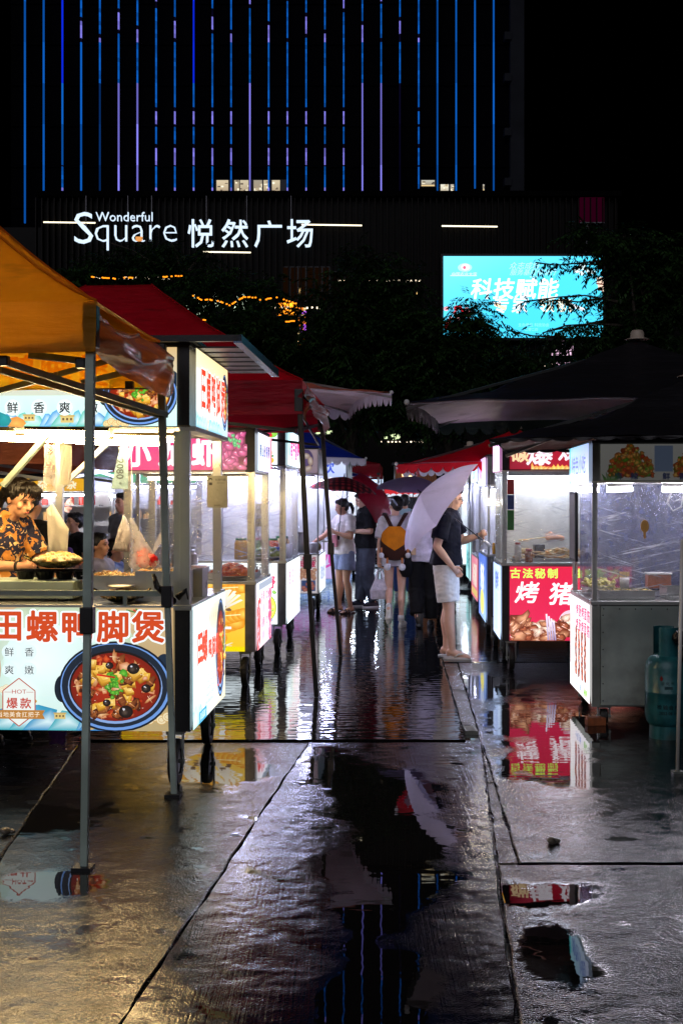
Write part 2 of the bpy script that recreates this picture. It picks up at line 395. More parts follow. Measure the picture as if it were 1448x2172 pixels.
def cloth(name, col, trans=0.3, rough=0.55, dirt='#2a2016', bump=0.5, coat=0.0, spec=0.4, dirt_thr=(0.6, 0.78), bs=7, sheer=0.0):
    """wet tent fabric that lets some light through"""
    m, n, out = newmat(name); L = n.links; c = lin(col)
    tc = nd(n, 'ShaderNodeTexCoord'); t = nd(n, 'ShaderNodeTexNoise', i_Scale=2.2, i_Detail=6.0, i_Roughness=0.65); L.new(tc.outputs['Object'], t.inputs['Vector'])
    mp = nd(n, 'ShaderNodeMapping'); mp.inputs['Scale'].default_value = (0.6, 0.6, 3.2); L.new(tc.outputs['Object'], mp.inputs[0])
    t2 = nd(n, 'ShaderNodeTexNoise', i_Scale=float(bs) * 0.5, i_Detail=5.0); L.new(mp.outputs[0], t2.inputs['Vector'])
    cc = mixc(n, ramp(n, t.outputs['Fac'], 0.3, 0.7), tuple(x * 0.8 for x in c), tuple(min(1, x * 1.1) for x in c))
    cc = mixc(n, mth(n, 'MULTIPLY', ramp(n, t2.outputs['Fac'], *dirt_thr), 0.6), cc, lin(dirt))
    fine = nd(n, 'ShaderNodeTexNoise', i_Scale=220.0, i_Detail=2.0); L.new(tc.outputs['Object'], fine.inputs['Vector'])
    hh = mth(n, 'ADD', t2.outputs['Fac'], mth(n, 'MULTIPLY', fine.outputs['Fac'], 0.02))
    bp = nd(n, 'ShaderNodeBump', i_Strength=bump, i_Distance=0.08); L.new(hh, bp.inputs['Height'])
    b = nd(n, 'ShaderNodeBsdfPrincipled', i_Roughness=rough); L.new(cc, b.inputs['Base Color']); L.new(bp.outputs[0], b.inputs['Normal'])
    b.inputs['Specular IOR Level'].default_value = spec; b.inputs['Coat Weight'].default_value = coat; b.inputs['Coat Roughness'].default_value = 0.15
    tl = nd(n, 'ShaderNodeBsdfTranslucent'); L.new(cc, tl.inputs[0])
    mx = nd(n, 'ShaderNodeMixShader', i_0=trans); L.new(b.outputs[0], mx.inputs[1]); L.new(tl.outputs[0], mx.inputs[2])
    if sheer:
        ts = nd(n, 'ShaderNodeBsdfTransparent'); ts.inputs[0].default_value = (c[0], c[1] * .8, .02, 1); ms = nd(n, 'ShaderNodeMixShader', i_0=sheer)
        L.new(mx.outputs[0], ms.inputs[1]); L.new(ts.outputs[0], ms.inputs[2]); mx = ms
    L.new(mx.outputs[0], out.inputs[0]); return m
M_orange_cloth = cloth('orange_tent_fabric', '#ffa41c', 0.72)
M_yellow_cloth = cloth('yellow_tent_fabric', '#ffc010', 0.75, sheer=.32)
M_bundle = cloth('wet_bundled_fabric', '#b4683e', 0.35, 0.28, bump=.35, coat=0.8, bs=9)
M_red_cloth = cloth('red_tent_fabric', '#e00c28', 0.55)
M_crimson_cloth = cloth('crimson_tent_fabric', '#a81028', 0.55)
M_salmon_cloth = cloth('salmon_parasol_fabric', '#e8886a', 0.5)
M_white_cloth = cloth('white_parasol_lining', '#f0e8f4', 0.4)
M_black_cloth = cloth('black_parasol_fabric', '#1c1a1e', 0.02, 0.45, dirt='#0c0b0c')
M_darkgreen_cloth = cloth('dark_green_trim_fabric', '#16302a', 0.1, 0.5)
M_blue_cloth = cloth('blue_tent_fabric', '#1430a0', 0.3)
M_brown_cloth = cloth('brown_tent_lining', '#9c5230', 0.3)

# ------------------------------------------------------------------ wet paving
def wet(name, base, r_lo, r_hi, puddles=(), thr=0.56, pscale=1.3, grit=0.35, brush=0.0, ripple=0.05, hole=0.62, hscale=3.2, base2=None, spec=0.5, psoft=0.02, und=0.002):
    m, n, out = newmat(name); L = n.links
    g = nd(n, 'ShaderNodeNewGeometry'); P = g.outputs['Position']
    sep = nd(n, 'ShaderNodeSeparateXYZ'); L.new(P, sep.inputs[0])
    big = nd(n, 'ShaderNodeTexNoise', i_Scale=pscale, i_Detail=5.0, i_Roughness=0.62, i_Distortion=0.3); L.new(P, big.inputs['Vector'])
    field = big.outputs['Fac']
    for (x, y, rx, ry) in puddles:      # puddles lie where the paving is low
        dx = mth(n, 'DIVIDE', mth(n, 'SUBTRACT', sep.outputs[0], x), rx); dy = mth(n, 'DIVIDE', mth(n, 'SUBTRACT', sep.outputs[1], y), ry)
        q = mth(n, 'SUBTRACT', 1.0, mth(n, 'SQRT', mth(n, 'ADD', mth(n, 'MULTIPLY', dx, dx), mth(n, 'MULTIPLY', dy, dy))))
        q = mth(n, 'MULTIPLY', mth(n, 'MAXIMUM', q, 0.0), 0.55)
        field = mth(n, 'ADD', field, q)
    pm_ = ramp(n, field, thr, thr + psoft)
    hn = nd(n, 'ShaderNodeTexNoise', i_Scale=hscale, i_Detail=4.0, i_Roughness=0.55, i_Distortion=0.4); L.new(P, hn.inputs['Vector'])
    hm = ramp(n, hn.outputs['Fac'], hole, hole + 0.10)
    wetm = mth(n, 'MAXIMUM', pm_, hm)
    mid = nd(n, 'ShaderNodeTexNoise', i_Scale=2.3, i_Detail=6.0, i_Roughness=0.7); L.new(P, mid.inputs['Vector'])
    fine = nd(n, 'ShaderNodeTexNoise', i_Scale=105.0, i_Detail=2.0, i_Roughness=0.6); L.new(P, fine.inputs['Vector'])
    vor = nd(n, 'ShaderNodeTexVoronoi', i_Scale=130.0); L.new(P, vor.inputs['Vector'])
    rdry = mth(n, 'MULTIPLY_ADD', ramp(n, mid.outputs['Fac'], 0.3, 0.7), r_hi - r_lo, r_lo)
    mpb = nd(n, 'ShaderNodeMapping'); mpb.inputs['Scale'].default_value = (1, 2.2, 1); L.new(P, mpb.inputs[0])
    bnd = nd(n, 'ShaderNodeTexNoise', i_Scale=4.5, i_Detail=3.0, i_Roughness=0.5, i_Distortion=0.3); L.new(mpb.outputs[0], bnd.inputs['Vector'])
    bb = ramp(n, bnd.outputs['Fac'], 0.42, 0.62)
    rdry = mth(n, 'MULTIPLY', rdry, mth(n, 'MULTIPLY_ADD', bb, 0.62, 0.5))
    rough = mth(n, 'ADD', mth(n, 'MULTIPLY', rdry, mth(n, 'SUBTRACT', 1.0, wetm)), mth(n, 'MULTIPLY', wetm, 0.012))
    c = lin(base) if isinstance(base, str) else base
    c2 = lin(base2) if base2 else tuple(x * 1.5 for x in c)
    cc = mixc(n, ramp(n, mid.outputs['Fac'], 0.3, 0.7), c, c2)
    cc = mixc(n, mth(n, 'MULTIPLY', ramp(n, fine.outputs['Fac'], 0.45, 0.7), 0.5), cc, tuple(min(1, x * 2.2) for x in c))
    cc = mixc(n, mth(n, 'MULTIPLY', wetm, 0.75), cc, (0.006, 0.006, 0.007))
    b = nd(n, 'ShaderNodeBsdfPrincipled'); L.new(cc, b.inputs['Base Color']); L.new(rough, b.inputs['Roughness'])
    b.inputs['IOR'].default_value = 1.42; b.inputs['Specular IOR Level'].default_value = spec
    hgt = mth(n, 'ADD', mth(n, 'MULTIPLY', fine.outputs['Fac'], 0.6), mth(n, 'MULTIPLY', vor.outputs['Distance'], 0.6))
    if brush:
        mp = nd(n, 'ShaderNodeMapping'); mp.inputs['Rotation'].default_value = (0, 0, 0.05); mp.inputs['Scale'].default_value = (1, 0.02, 1); L.new(P, mp.inputs[0])
        br = nd(n, 'ShaderNodeTexNoise', i_Scale=110.0, i_Detail=3.0); L.new(mp.outputs[0], br.inputs['Vector'])
        hgt = mth(n, 'ADD', hgt, mth(n, 'MULTIPLY', br.outputs['Fac'], brush))
    undn = nd(n, 'ShaderNodeTexNoise', i_Scale=7.0, i_Detail=1.8, i_Roughness=0.5); L.new(P, undn.inputs['Vector'])
    mpr = nd(n, 'ShaderNodeMapping'); mpr.inputs['Scale'].default_value = (1, 2.6, 1); L.new(P, mpr.inputs[0])
    rip = nd(n, 'ShaderNodeTexNoise', i_Scale=6.0, i_Detail=1.2, i_Roughness=0.4); L.new(mpr.outputs[0], rip.inputs['Vector'])
    dryf = mth(n, 'SUBTRACT', 1.0, wetm)
    h = mth(n, 'MULTIPLY', mth(n, 'SUBTRACT', hgt, 0.55 + 0.5 * brush), mth(n, 'MULTIPLY', dryf, grit * 0.0042))
    h = mth(n, 'ADD', h, mth(n, 'MULTIPLY', mth(n, 'MULTIPLY', mth(n, 'SUBTRACT', undn.outputs['Fac'], 0.5), mth(n, 'MULTIPLY', mth(n, 'MULTIPLY_ADD', dryf, 0.985, 0.015), mth(n, 'MULTIPLY_ADD', ramp(n, mid.outputs['Fac'], .35, .65), .85, .2))), und))
    h = mth(n, 'ADD', h, mth(n, 'MULTIPLY', rip.outputs['Fac'], ripple * 0.05))
    bp = nd(n, 'ShaderNodeBump', i_Strength=1.0, i_Distance=1.0); L.new(h, bp.inputs['Height']); L.new(bp.outputs[0], b.inputs['Normal'])
    L.new(b.outputs[0], out.inputs[0]); return m

AS = '#141416'
M_ground = wet('wet_asphalt_far', AS, 0.2, 0.4, thr=0.55, pscale=0.7, ripple=0.02)
M_foreL = wet('wet_concrete_left', '#151413', 0.13, 0.26, puddles=((-1.55, 6.1, .5, .45), (-1.15, 5.0, .35, .3), (-.7, 7.2, .4, .7)), thr=0.58, pscale=2.6, grit=0.36, hole=0.60, hscale=5.0, ripple=0.004, psoft=.14, und=.013)
M_foreC = wet('wet_concrete_centre', '#0e0e12', 0.10, 0.22, puddles=((.10, 3.9, .26, .9), (.2, 5.2, .42, .9), (.3, 6.4, .45, 1.1), (-.05, 7.2, .3, .7)), thr=0.60, pscale=2.0, grit=0.12, brush=1.8, hole=0.60, hscale=3.6, ripple=0.004, psoft=.14, und=.0085)
M_midC = wet('polished_wet_paving', '#0c0c10', 0.02, 0.05, thr=0.4, pscale=1.2, grit=0.03, ripple=0.06, hole=0.5, und=.003)
M_right = wet('wet_asphalt_right', '#111014', 0.11, 0.22, puddles=((1.45, 8.6, .75, 1.3), (1.25, 7.2, .5, .8), (1.2, 10.4, .5, 1.0)), thr=0.56, pscale=2.8, grit=0.36, hole=0.58, hscale=5.5, ripple=0.010, psoft=.2, und=.013)
M_rightF = wet('wet_asphalt_front_right', '#121113', 0.12, 0.24, puddles=((.8, 4.9, .4, .25), (.76, 4.25, .2, .5)), thr=0.57, pscale=3.4, grit=0.44, hole=0.58, hscale=6, ripple=0.004, psoft=.2, und=.015)
M_kerb = wet('wet_kerb_concrete', '#3a3633', 0.14, 0.3, thr=0.56, pscale=2.2, grit=0.4, hole=0.60, ripple=0.01, und=.005, psoft=.1)
M_midR = wet('wet_paving_far_right', '#0e0e12', 0.04, 0.12, thr=0.45, pscale=1.0, grit=0.06, ripple=0.05, hole=0.55, und=.003)

def struct(o): return tag(o, kind='structure')
g = MB().box(-160, -20, -0.30, 160, 260, -0.030); struct(g.build('ground', M_ground))
def LL(y): return -1.716 + (8.2 - y) * 0.0755          # long joints of the paving, x at depth y
def LC(y): return -0.235 + (y - 7.75) * 0.106
def LR(y): return 0.90 + (y - 7.9) * 0.0875
def LS(y): return 0.823 + (y - 8.2) * 0.0435
def LT(y): return 0.771 + (y - 5.33) * 0.0541
def slab(name, pts, mat, top=0.0, th=0.05, wob=0.006):
    """one cast slab: chamfered edge, slightly uneven"""
    r = random.Random(len(pts) * 7 + int(abs(pts[0][0]) * 100)); P = []
    n = len(pts)
    for i in range(n):
        a = Vector((*pts[i], 0)); b = Vector((*pts[(i + 1) % n], 0)); k = max(1, min(60, int((b - a).length / 0.12)))
        nrm = Vector((a.y - b.y, b.x - a.x, 0)).normalized()
        for j in range(k): P.append(a.lerp(b, j / k) + nrm * (r.uniform(-wob, wob) if j else 0))
    c = sum(P, Vector()) / len(P)
    m = MB(); k = len(P)
    inn = [p + (c - p).normalized() * 0.007 + Vector((0, 0, top)) for p in P]
    vs = [p + Vector((0, 0, top - th)) for p in P] + [p + Vector((0, 0, top - 0.006)) for p in P] + inn
    fs = [(i, (i+1) % k, (i+1) % k + k, i + k) for i in range(k)] + [(i + k, (i+1) % k + k, (i+1) % k + 2*k, i + 2*k) for i in range(k)] + [tuple(range(2*k, 3*k))]
    m.add(vs, fs); return struct(m.build(name, mat))
G = 0.005
slab('paving', [(-9, 1.5), (LL(1.5) - G, 1.5), (LL(9.4) - G, 9.4), (-9, 9.4)], M_ground, -0.004)
slab('paving', [(LL(1.5) + G, 1.5), (LC(1.5) - G, 1.5), (LC(7.97) - G, 7.97), (LL(7.97) + G, 7.97)], M_foreL)
slab('paving', [(LC(1.5) + G, 1.5), (LR(1.5) - G, 1.5), (LR(5.31) - G, 5.31), (LR(7.96) - G, 7.96), (LC(7.96) + G, 7.96)], M_foreC, 0.003)
slab('paving', [(LL(8.0) + G, 8.0), (LS(8.0) - G, 8.0), (LS(13.77) - G, 13.77), (LL(13.77) + G, 13.77)], M_midC, 0.012)
slab('paving', [(LL(13.8) + G, 13.8), (LS(13.8) - G, 13.8), (LS(26) - G, 26), (LL(26) + G, 26)], M_midC, 0.004)
slab('paving', [(LR(1.5) + G, 1.5), (6, 1.5), (6, 5.30), (LR(5.3) + G, 5.30)], M_rightF, 0.0)
slab('paving', [(LT(5.33) + G, 5.33), (6, 5.33), (6, 11.88), (LT(11.88) + G, 11.88)], M_right, 0.0)
slab('paving', [(LS(11.91) + G, 11.91), (7, 11.91), (7, 26), (LS(26) + G, 26)], M_midR, 0.002)
slab('paving', [(-12, 9.43), (LL(9.43) - G, 9.43), (LL(26) - G, 26), (-12, 26)], M_midR, -0.002)
for i, (a, b) in enumerate(((5.34, 6.85), (6.87, 8.38), (8.60, 10.2), (10.22, 11.88))):
    lf = LR if b < 8.4 else LS
    o = slab('kerb', [(lf(a) + G * 1.6, a), (LT(a) - G, a), (LT(b) - G, b), (lf(b) + G * 1.6, b)], M_kerb if i else M_kerb, -0.006, wob=0.004)
# drain grating between the kerb stones
m = MB()
for i in range(12):
    y = 8.40 + i * 0.0155; m.box(LS(y) + .02, y, -0.03, LT(y) - .012, y + 0.008, -0.004)
m.box(LS(8.5) + .01, 8.39, -0.03, LS(8.5) + .022, 8.59, -0.003); m.box(LT(8.5) - .022, 8.39, -0.03, LT(8.5) - .01, 8.59, -0.003)
tag(m.build('drain_grating', M_steel_dull), 'narrow steel drain grating set between the kerb stones', 'drain')

# ------------------------------------------------------------------ pebbles and litter on the paving
def pebble(p, r, label):
    m = MB(); m.ell(p + Vector((0, 0, r * .5)), (r, r * .8, r * .6), (0.2, 0.1, 1)); m.ell(p + Vector((r * .9, 0.01, r * .35)), (r * .6, r * .5, r * .4))
    tag(m.build('stone', pm('wet_stone', '#6b6358', 0.3, 0, 0.3, 30, 0.4, 50), smooth=True), label, 'stone')
pebble(gp(12, 1770), 0.03, 'pale wet pebble beside the joint at the left edge')
pebble(gp(1170, 1790), 0.028, 'dark wet pebble lying on the asphalt right of the kerb')

# ------------------------------------------------------------------ the shopping centre
M_fac = pm('dark_tower_cladding', '#010102', 0.95, 0.0, 0.2, 0.3, 0.05, 3, spec=.08)
M_fac2 = pm('podium_bronze_cladding', '#080605', 0.45, 0.0, 0.3, 0.4, spec=.1)
M_fin = pm('bronze_fin', '#140e0a', 0.4, 0.0, 0.3, 0.5, spec=.1)
M_conc = pm('tower_corner_concrete', '#26282e', 0.8, 0, 0.2, 0.6, spec=.1)
DB = 60.0; DT = 64.0
pod = thing('shopping_centre', 'dark shopping centre podium with lit white name sign above the market', 'building', (0, DB, 0))
def lp(px, py, d, off=0.0):           # local to the podium's empty
    v = at(px, py, d); v.y = d - DB - off; return v
m = MB(); a = lp(85, 1060, DB); b = lp(1300, 420, DB)
m.box(-14.7, 0, -0.3, 13.5, 22, b.z); m.box(-26, 1, -0.3, -14.72, 22, 15.15); m.box(13.5, 6, -0.3, 30, 22, 12)
m.build('podium_wall', M_fac2, pod)
m = MB(); x = -14.9
while x < 13.4:
    m.box(x, -0.35, 8.6, x + 0.05, -0.0, b.z - 0.05); x += 0.30
o = m.build('facade_fins', M_fin, pod); o['kind'] = 'stuff'
m = MB().box(-14.8, -0.5, b.z, 13.6, 0.1, b.z + 0.25); m.build('parapet', M_fac, pod)
m = MB().box(-14.9, -0.6, 8.3, 13.5, 0.0, 8.58); m.build('cornice', M_fac, pod)
def neon(pts, r, mat, name='light_line', parent=None, d=DB, off=0.45):
    m = MB(); m.path([lp(x, y, d, off) for x, y in pts], r, 6); return m.build(name, mat, parent or pod)
E_line = em('led_line_light', '#fff1cf', 2.2)
for pts in (((97, 475), (206, 476.5)), ((640, 480), (767, 482)), ((430, 537.5), (533, 539)), ((935, 483), (1052, 484.5))):
    neon(pts, 0.035, E_line)
E_sign = em('letter_light', '#d8ecff', 1.25)
E_orange = em('orange_letter_light', '#f5a55a', 1.0)
def letters(body, px0, px1, py0, py1, mat, off=0.008, name='sign_lettering', depth=0.12, parent=None):
    vs, fs = text_geo(body, off)
    gx0 = min(v[0] for v in vs); gx1 = max(v[0] for v in vs); gy0 = min(v[1] for v in vs); gy1 = max(v[1] for v in vs)
    A = lp(px0, py1, DB, 0.6); B = lp(px1, py0, DB, 0.6); m = MB(); out = []
    for x, y in vs: out.append((A.x + (x - gx0) / (gx1 - gx0) * (B.x - A.x), -0.6, A.z + (y - gy0) / (gy1 - gy0) * (B.z - A.z)))
    k = len(out); m.add(out + [(p[0], p[1] + depth, p[2]) for p in out], fs)
    ed = {}
    for f in fs:
        for i in range(len(f)):
            e = (f[i], f[(i + 1) % len(f)]); ed[e] = 1
    for (i, j) in ed:
        if (j, i) not in ed: m.add([out[i], out[j], (out[j][0], out[j][1] + depth, out[j][2]), (out[i][0], out[i][1] + depth, out[i][2])], [(0, 1, 2, 3)])
    return m.build(name, mat, parent or pod)
letters('Wonderful', 208, 327, 455, 474, E_sign, -.012)
letters('S', 163, 202, 455, 521, E_sign, -0.008)
letters('quare', 206, 378, 482, 535, E_sign, -0.02)
for i, (ch, x0, x1) in enumerate((('悦', 401, 456), ('然', 472, 528), ('广', 541, 599), ('场', 609, 664))):
    letters(ch, x0, x1, 470 + (3 if i == 2 else 0), 529, E_sign, 0.004)
m = MB(); m.box(lp(292, 0, DB).x, -0.62, lp(0, 516, DB).z, lp(306, 0, DB).x, -0.5, lp(0, 507, DB).z); m.build('sign_accent', E_orange, pod)
# sign hanging rods
m = MB()
for px in (187, 275, 325, 440, 525, 618):
    A = lp(px, 420, DB, .5); m.box(A.x - .015, -.52, A.z - 1.6, A.x + .015, -.48, A.z)
m.build('sign_rods', M_grey_trim, pod)
# dotted lamps, warm windows and strings of lights at street level
def lamprow(x0, x1, py, n, mat, r=0.05, d=DB, gap=0.5, parent=None, name='lamp_row'):
    m = MB(); q = random.Random(int(x0)); step = (x1 - x0) / n
    for i in range(n):
        if q.random() < 0.2: continue
        A = lp(x0 + i * step, py, d, 0.5); B = lp(x0 + (i + q.uniform(.2, 1) * gap) * step, py, d, 0.5)
        m.box(A.x, A.y - .05, A.z - r, max(B.x, A.x + .08), A.y, A.z + r)
    o = m.build(name, mat, parent or pod); return o
E_dot = em('small_white_lamp', '#ffe9c8', 2.5)
lamprow(205, 365, 593.5, 16, E_dot, .06, gap=1.1); lamprow(555, 682, 656, 12, E_dot, .05, gap=1.0)
lamprow(700, 895, 599, 22, E_dot, .035, gap=.6); lamprow(675, 812, 771, 16, E_dot, .035, gap=.5); lamprow(805, 900, 938, 12, E_dot, .03, gap=.5)
lamprow(420, 480, 711, 8, E_dot, .03, gap=.4); lamprow(1148, 1172, 777, 3, E_dot, .06, gap=.8); lamprow(865, 940, 834, 7, E_dot, .03, gap=.4)
def winbox(x0, y0, x1, y1, mat, fr=True, name='window', mull=0, parent=None, d=DB):
    A = lp(x0, y1, d); B = lp(x1, y0, d); m = MB(); m.box(A.x, A.y - .06, A.z, B.x, A.y - .02, B.z)
    o = m.build(name, M_dark_trim, parent or pod); g = MB(); g.box(A.x + .06, A.y - .09, A.z + .06, B.x - .06, A.y - .065, B.z - .06); g.build('pane', mat, o)
    if mull:
        f = MB()
        for i in range(1, mull + 1):
            xx = A.x + (B.x - A.x) * i / (mull + 1); f.box(xx - .04, A.y - .14, A.z, xx + .04, A.y - .095, B.z)
        f.build('mullion', M_dark_trim, o)
    return o
E_w1 = em('dim_warm_window', '#c98a4a', 0.10); E_w2 = em('warm_window', '#ffce80', 1.6); E_w3 = em('amber_shop_light', '#ff9020', 3.5)
winbox(598, 565, 700, 640, em('very_dim_window', '#6a4020', 0.05), mull=5); winbox(702, 575, 760, 640, em('very_dim_window_b', '#4a2c18', 0.04), mull=3)
winbox(628, 606, 640, 626, E_w2); winbox(848, 608, 854, 618, E_w2); winbox(882, 617, 885, 630, E_w2)
# shop screen that glows under the trees and the coloured pillar beside it
o = winbox(588, 640, 632, 672, E_w3, name='shop_window'); 
m = MB(); q = random.Random(3)
for y in range(655, 762, 7):
    for x in (632, 638, 644):
        m.cur = q.randrange(4); A = lp(x, y + 6, DB, .3); m.box(A.x, A.y, A.z, A.x + .13, A.y + .1, A.z + .16)
m.build('light_pillar', [em('p1', '#c060ff', 1.1), em('p2', '#ff8a30', 1.2), em('p3', '#ffe0a0', 1.2), M_dark_trim], pod)
q = random.Random(5); m = MB()
for i in range(46):
    x = q.choice((q.gauss(455, 30), q.gauss(420, 12), q.gauss(500, 20))); y = q.gauss(652, 9) + (x - 455) * -.05; r = q.uniform(.04, .16)
    A = lp(x, y, DB, .2); m.box(A.x, A.y, A.z, A.x + r, A.y + .1, A.z + r * q.uniform(.7, 2.4))
m.build('shop_lights', em('shopfront_light', '#e8ffe0', 2.2), pod)
m = MB()
for i in range(26):
    x = q.choice((q.gauss(1210, 14), q.gauss(1182, 10))); y = q.uniform(735, 775); r = q.uniform(.05, .14); A = lp(x, y, DB, .2)
    m.box(A.x, A.y, A.z, A.x + r, A.y + .1, A.z + r * 2)
m.build('shop_lights', em('pink_shop_light', '#ffd0f0', 1.3), pod)
# big video screen
scr = thing('video_screen', 'bright cyan outdoor video screen with white writing on the podium wall', 'screen', (0, DB - 0.75, 0))
A = at(940, 716, DB - .75); B = at(1278, 543, DB - .75)
m = MB(); m.box(A.x - .12, 0, A.z - .12, B.x + .12, 0.55, B.z + .12); m.build('screen_housing', M_black_metal, scr)
P = Print((A.x, -0.02, A.z), (1, 0, 0), (0, 0, 1), B.x - A.x, B.z - A.z, (940, 543, 1278, 716)); P.N = Vector((0, -1, 0)) * 50
CY = '#3cc4ec'
P.base([CY, '#44c8ea', '#48ccee', '#70dcf6'])
W2 = '#f4f8ff'
P.text('科技赋能', 1092, 612, 46, W2, .022, spacing=47, shear=.15); P.text('专家', 1082, 647, 36, W2, .02, spacing=42, shear=.15)
P.text('领', 1158, 646, 34, '#fff6d8', .02); P.text('航', 1196, 646, 34, '#fff6d8', .02); P.line(1205, 645, 1238, 658, 7, W2)
P.line(1048, 645, 1072, 656, 7, '#ffd9b0'); P.text('中国农业大学', 984, 582, 9, '#d8f4ff', 0); P.rect(954, 584, 1010, 586, '#bfe8f8')
P.disc(985, 568, 15, 9, '#a8e4f4'); P.disc(986, 567, 9, 7, '#e8faff'); P.disc(984, 568, 3.5, 3.5, '#e86080')
P.text('众志成城', 1112, 564, 16, '#b0e8fa', .01, shear=.3); P.text('服务基层健康行', 1130, 578, 14, '#b0e8fa', .01, shear=.3); P.text('敬请关注', 1130, 588, 4, '#c8f0fa')
for cx, cy, r in ((1222, 574, 7), (1234, 567, 8), (1246, 574, 7), (1232, 580, 6), (1256, 578, 5)): P.disc(cx, cy, r, r * .8, '#dffbff')
P.quad([(1268, 616), (1278, 620), (1278, 588), (1262, 590)], '#e8c8b0'); P.line(1262, 602, 1278, 604, 3, '#6a3a30')
for i in range(16): P.disc(rnd.uniform(945, 1000), rnd.uniform(652, 695), rnd.uniform(3, 7), rnd.uniform(3, 7), rnd.choice(('#ff2030', '#e01828', '#ffb0b8')))
P.text('主办单位 科技协会', 1130, 690, 8, '#8adcf2'); P.text('二零二四', 1125, 700, 7, '#8adcf2')
P.build('screen_face', 1.6, scr)
# dim magenta lightbox at the podium's end
s = thing('billboard', 'faintly glowing dark magenta billboard panel at the right end of the podium roof', 'billboard', (0, DB - .2, 0))
A = at(1230, 470, DB - .2); B = at(1281, 413, DB - .2)
m = MB(); m.box(A.x, 0, A.z, B.x, .3, B.z); m.build('panel', em('dim_magenta_panel', '#38001c', 0.5), s)  # low emission gives the panel its dim magenta glow
m = MB(); m.box(A.x, -.02, A.z - .06, B.x, 0.3, A.z - .01); m.box(A.x + .3, .1, A.z - 2.2, A.x + .4, .2, A.z - .06); m.build('frame', M_grey_trim, s)

# tower with LED lines
tow = thing('office_tower', 'tall dark office tower striped with blue and violet LED lines', 'building', (0, DT, 0))
def tp(px, py): v = at(px, py, DT); v.y = 0; return v
A = tp(18, 0); B = tp(1112, 0)
m = MB(); m.box(A.x, .5, 0, tp(1082, 0).x, 18, 48); m.build('tower_wall', M_fac, tow)
m = MB(); m.box(tp(1082, 0).x + .01, .1, 0, B.x, 18, 48)
for y in (70, 158, 274, 380): A2 = tp(1070, y); m.box(A2.x, .0, A2.z - .3, tp(1084, 0).x, .6, A2.z + .1)
m.build('corner_column', M_conc, tow)
m = MB()
for k in range(14):
    z = tp(0, 347 - 87.3 * (k - 1)).z; m.box(A.x, .42, z - .05, tp(1082, 0).x, .5, z + .05)
m.build('floor_band', M_fac, tow)
def ledmat():
    m, n, out = newmat('led_tube'); a = nd(n, 'ShaderNodeAttribute', attribute_name='ink')
    e = nd(n, 'ShaderNodeEmission', i_Strength=1.0); n.links.new(a.outputs['Color'], e.inputs[0]); n.links.new(e.outputs[0], out.inputs[0]); m.cycles.emission_sampling = 'NONE'; return m
M_led = ledmat()
BL = lin('#0f62c8'); RB = lin('#1030ff'); LV = lin('#8f8aff'); DK = lin('#0a0820'); DIM = lin('#0a3068')
q = random.Random(21)
for i in range(26):
    x = 52 + 39.8 * i; bot = 472 if i < 2 else (415 if i not in (21, 24) else 398)
    segs = [(bot, 349), (349, 262), (262, 175), (175, 88), (88, 1)] + [(1 - 87 * k, -86 - 87 * k) for k in range(6)]
    m = MB(); X = tp(x, 0).x
    def seg(y0, y1, c, wd=0.036, glow=True):
        z0, z1 = tp(0, y0).z, tp(0, y1).z; k = len(m.f); fl = q.uniform(.5, 1.0); c = tuple(v * fl for v in c)
        m.box(X - wd, .02, z0, X + wd, .14, z1); m.c[k:] = [c] * 6
    for (y0, y1) in segs:
        ys = [y0]; y = y0
        if i <= 1 or i >= 22 or (i == 2 and y0 < 400) or (i == 3 and y0 > 120):
            c = RB if (i == 2 and y0 < 200) else BL
            seg(y0, y1, c); continue
        if i in (5, 6) and 200 < y0: seg(y0, y1, LV if y0 < 420 else LV); continue
        if i in (12, 18, 19) and 250 < y0: seg(y0, y1, LV); continue
        if i in (9,) and y0 < 190: seg(y0, y1, RB); continue
        if i == 4 and y0 > 175: seg(y0, y1, DIM if y0 > 260 else BL); continue
        if i == 20 and y0 > 220: seg(y0, y1, DK); continue
        if y0 > 100:
            # lavender dashes at the same heights on most tubes
            yy = y0
            while yy > y1 + 1:
                ny = max(y1, yy - 9); mid = (yy + ny) / 2
                c = LV if (231 < mid < 262 or 315 < mid < 345 or mid > 396) and i not in (21,) else (DK if (262 < mid < 268 or 308 < mid < 315 or 224 < mid < 231 or 345 < mid < 352) else BL)
                seg(yy, ny, c); yy = ny
        else:
            ph = 20 + (i * 37 % 90); yy = y0
            while yy > y1 + 1:
                ny = max(y1, yy - 9); mid = (yy + ny) / 2; t = (mid - ph) % 130
                c = LV if t < 34 else (DK if t < 44 or t > 120 else BL); seg(yy, ny, c); yy = ny
    m.build('led_strip', M_led, tow)
def office(x0, y0, x1, y1, panes, bright):
    A = tp(x0, y1); B = tp(x1, y0); o = MB().box(A.x, .30, A.z, B.x, .42, B.z).build('window', M_dark_trim, tow)
    for k, (a, b, c) in enumerate(panes):
        P = Print((tp(a, 0).x, .28, tp(0, y1 - 1.5).z), (1, 0, 0), (0, 0, 1), (b - a) * DT / F, (y1 - y0 - 3) * DT / F, (a, y0, b, y1)); q = random.Random(k + int(x0))
        P.N = Vector((0, -1, 0)) * 50
        P.base(['#8a7558', '#7d6c56', c, c])
        for _ in range(9):
            u, v = q.uniform(a, b), q.uniform(y0, y1); P.rect(u, v, min(b, u + q.uniform(2, 7)), min(y1, v + q.uniform(1.5, 6)), q.choice(('#d8d0b8', '#5a4c3c', '#a89878', '#403830', '#efe6c8')))
        P.rect(a, y1 - 3, b, y1, '#f0d090')
        P.build('pane', bright * 2.0, o)
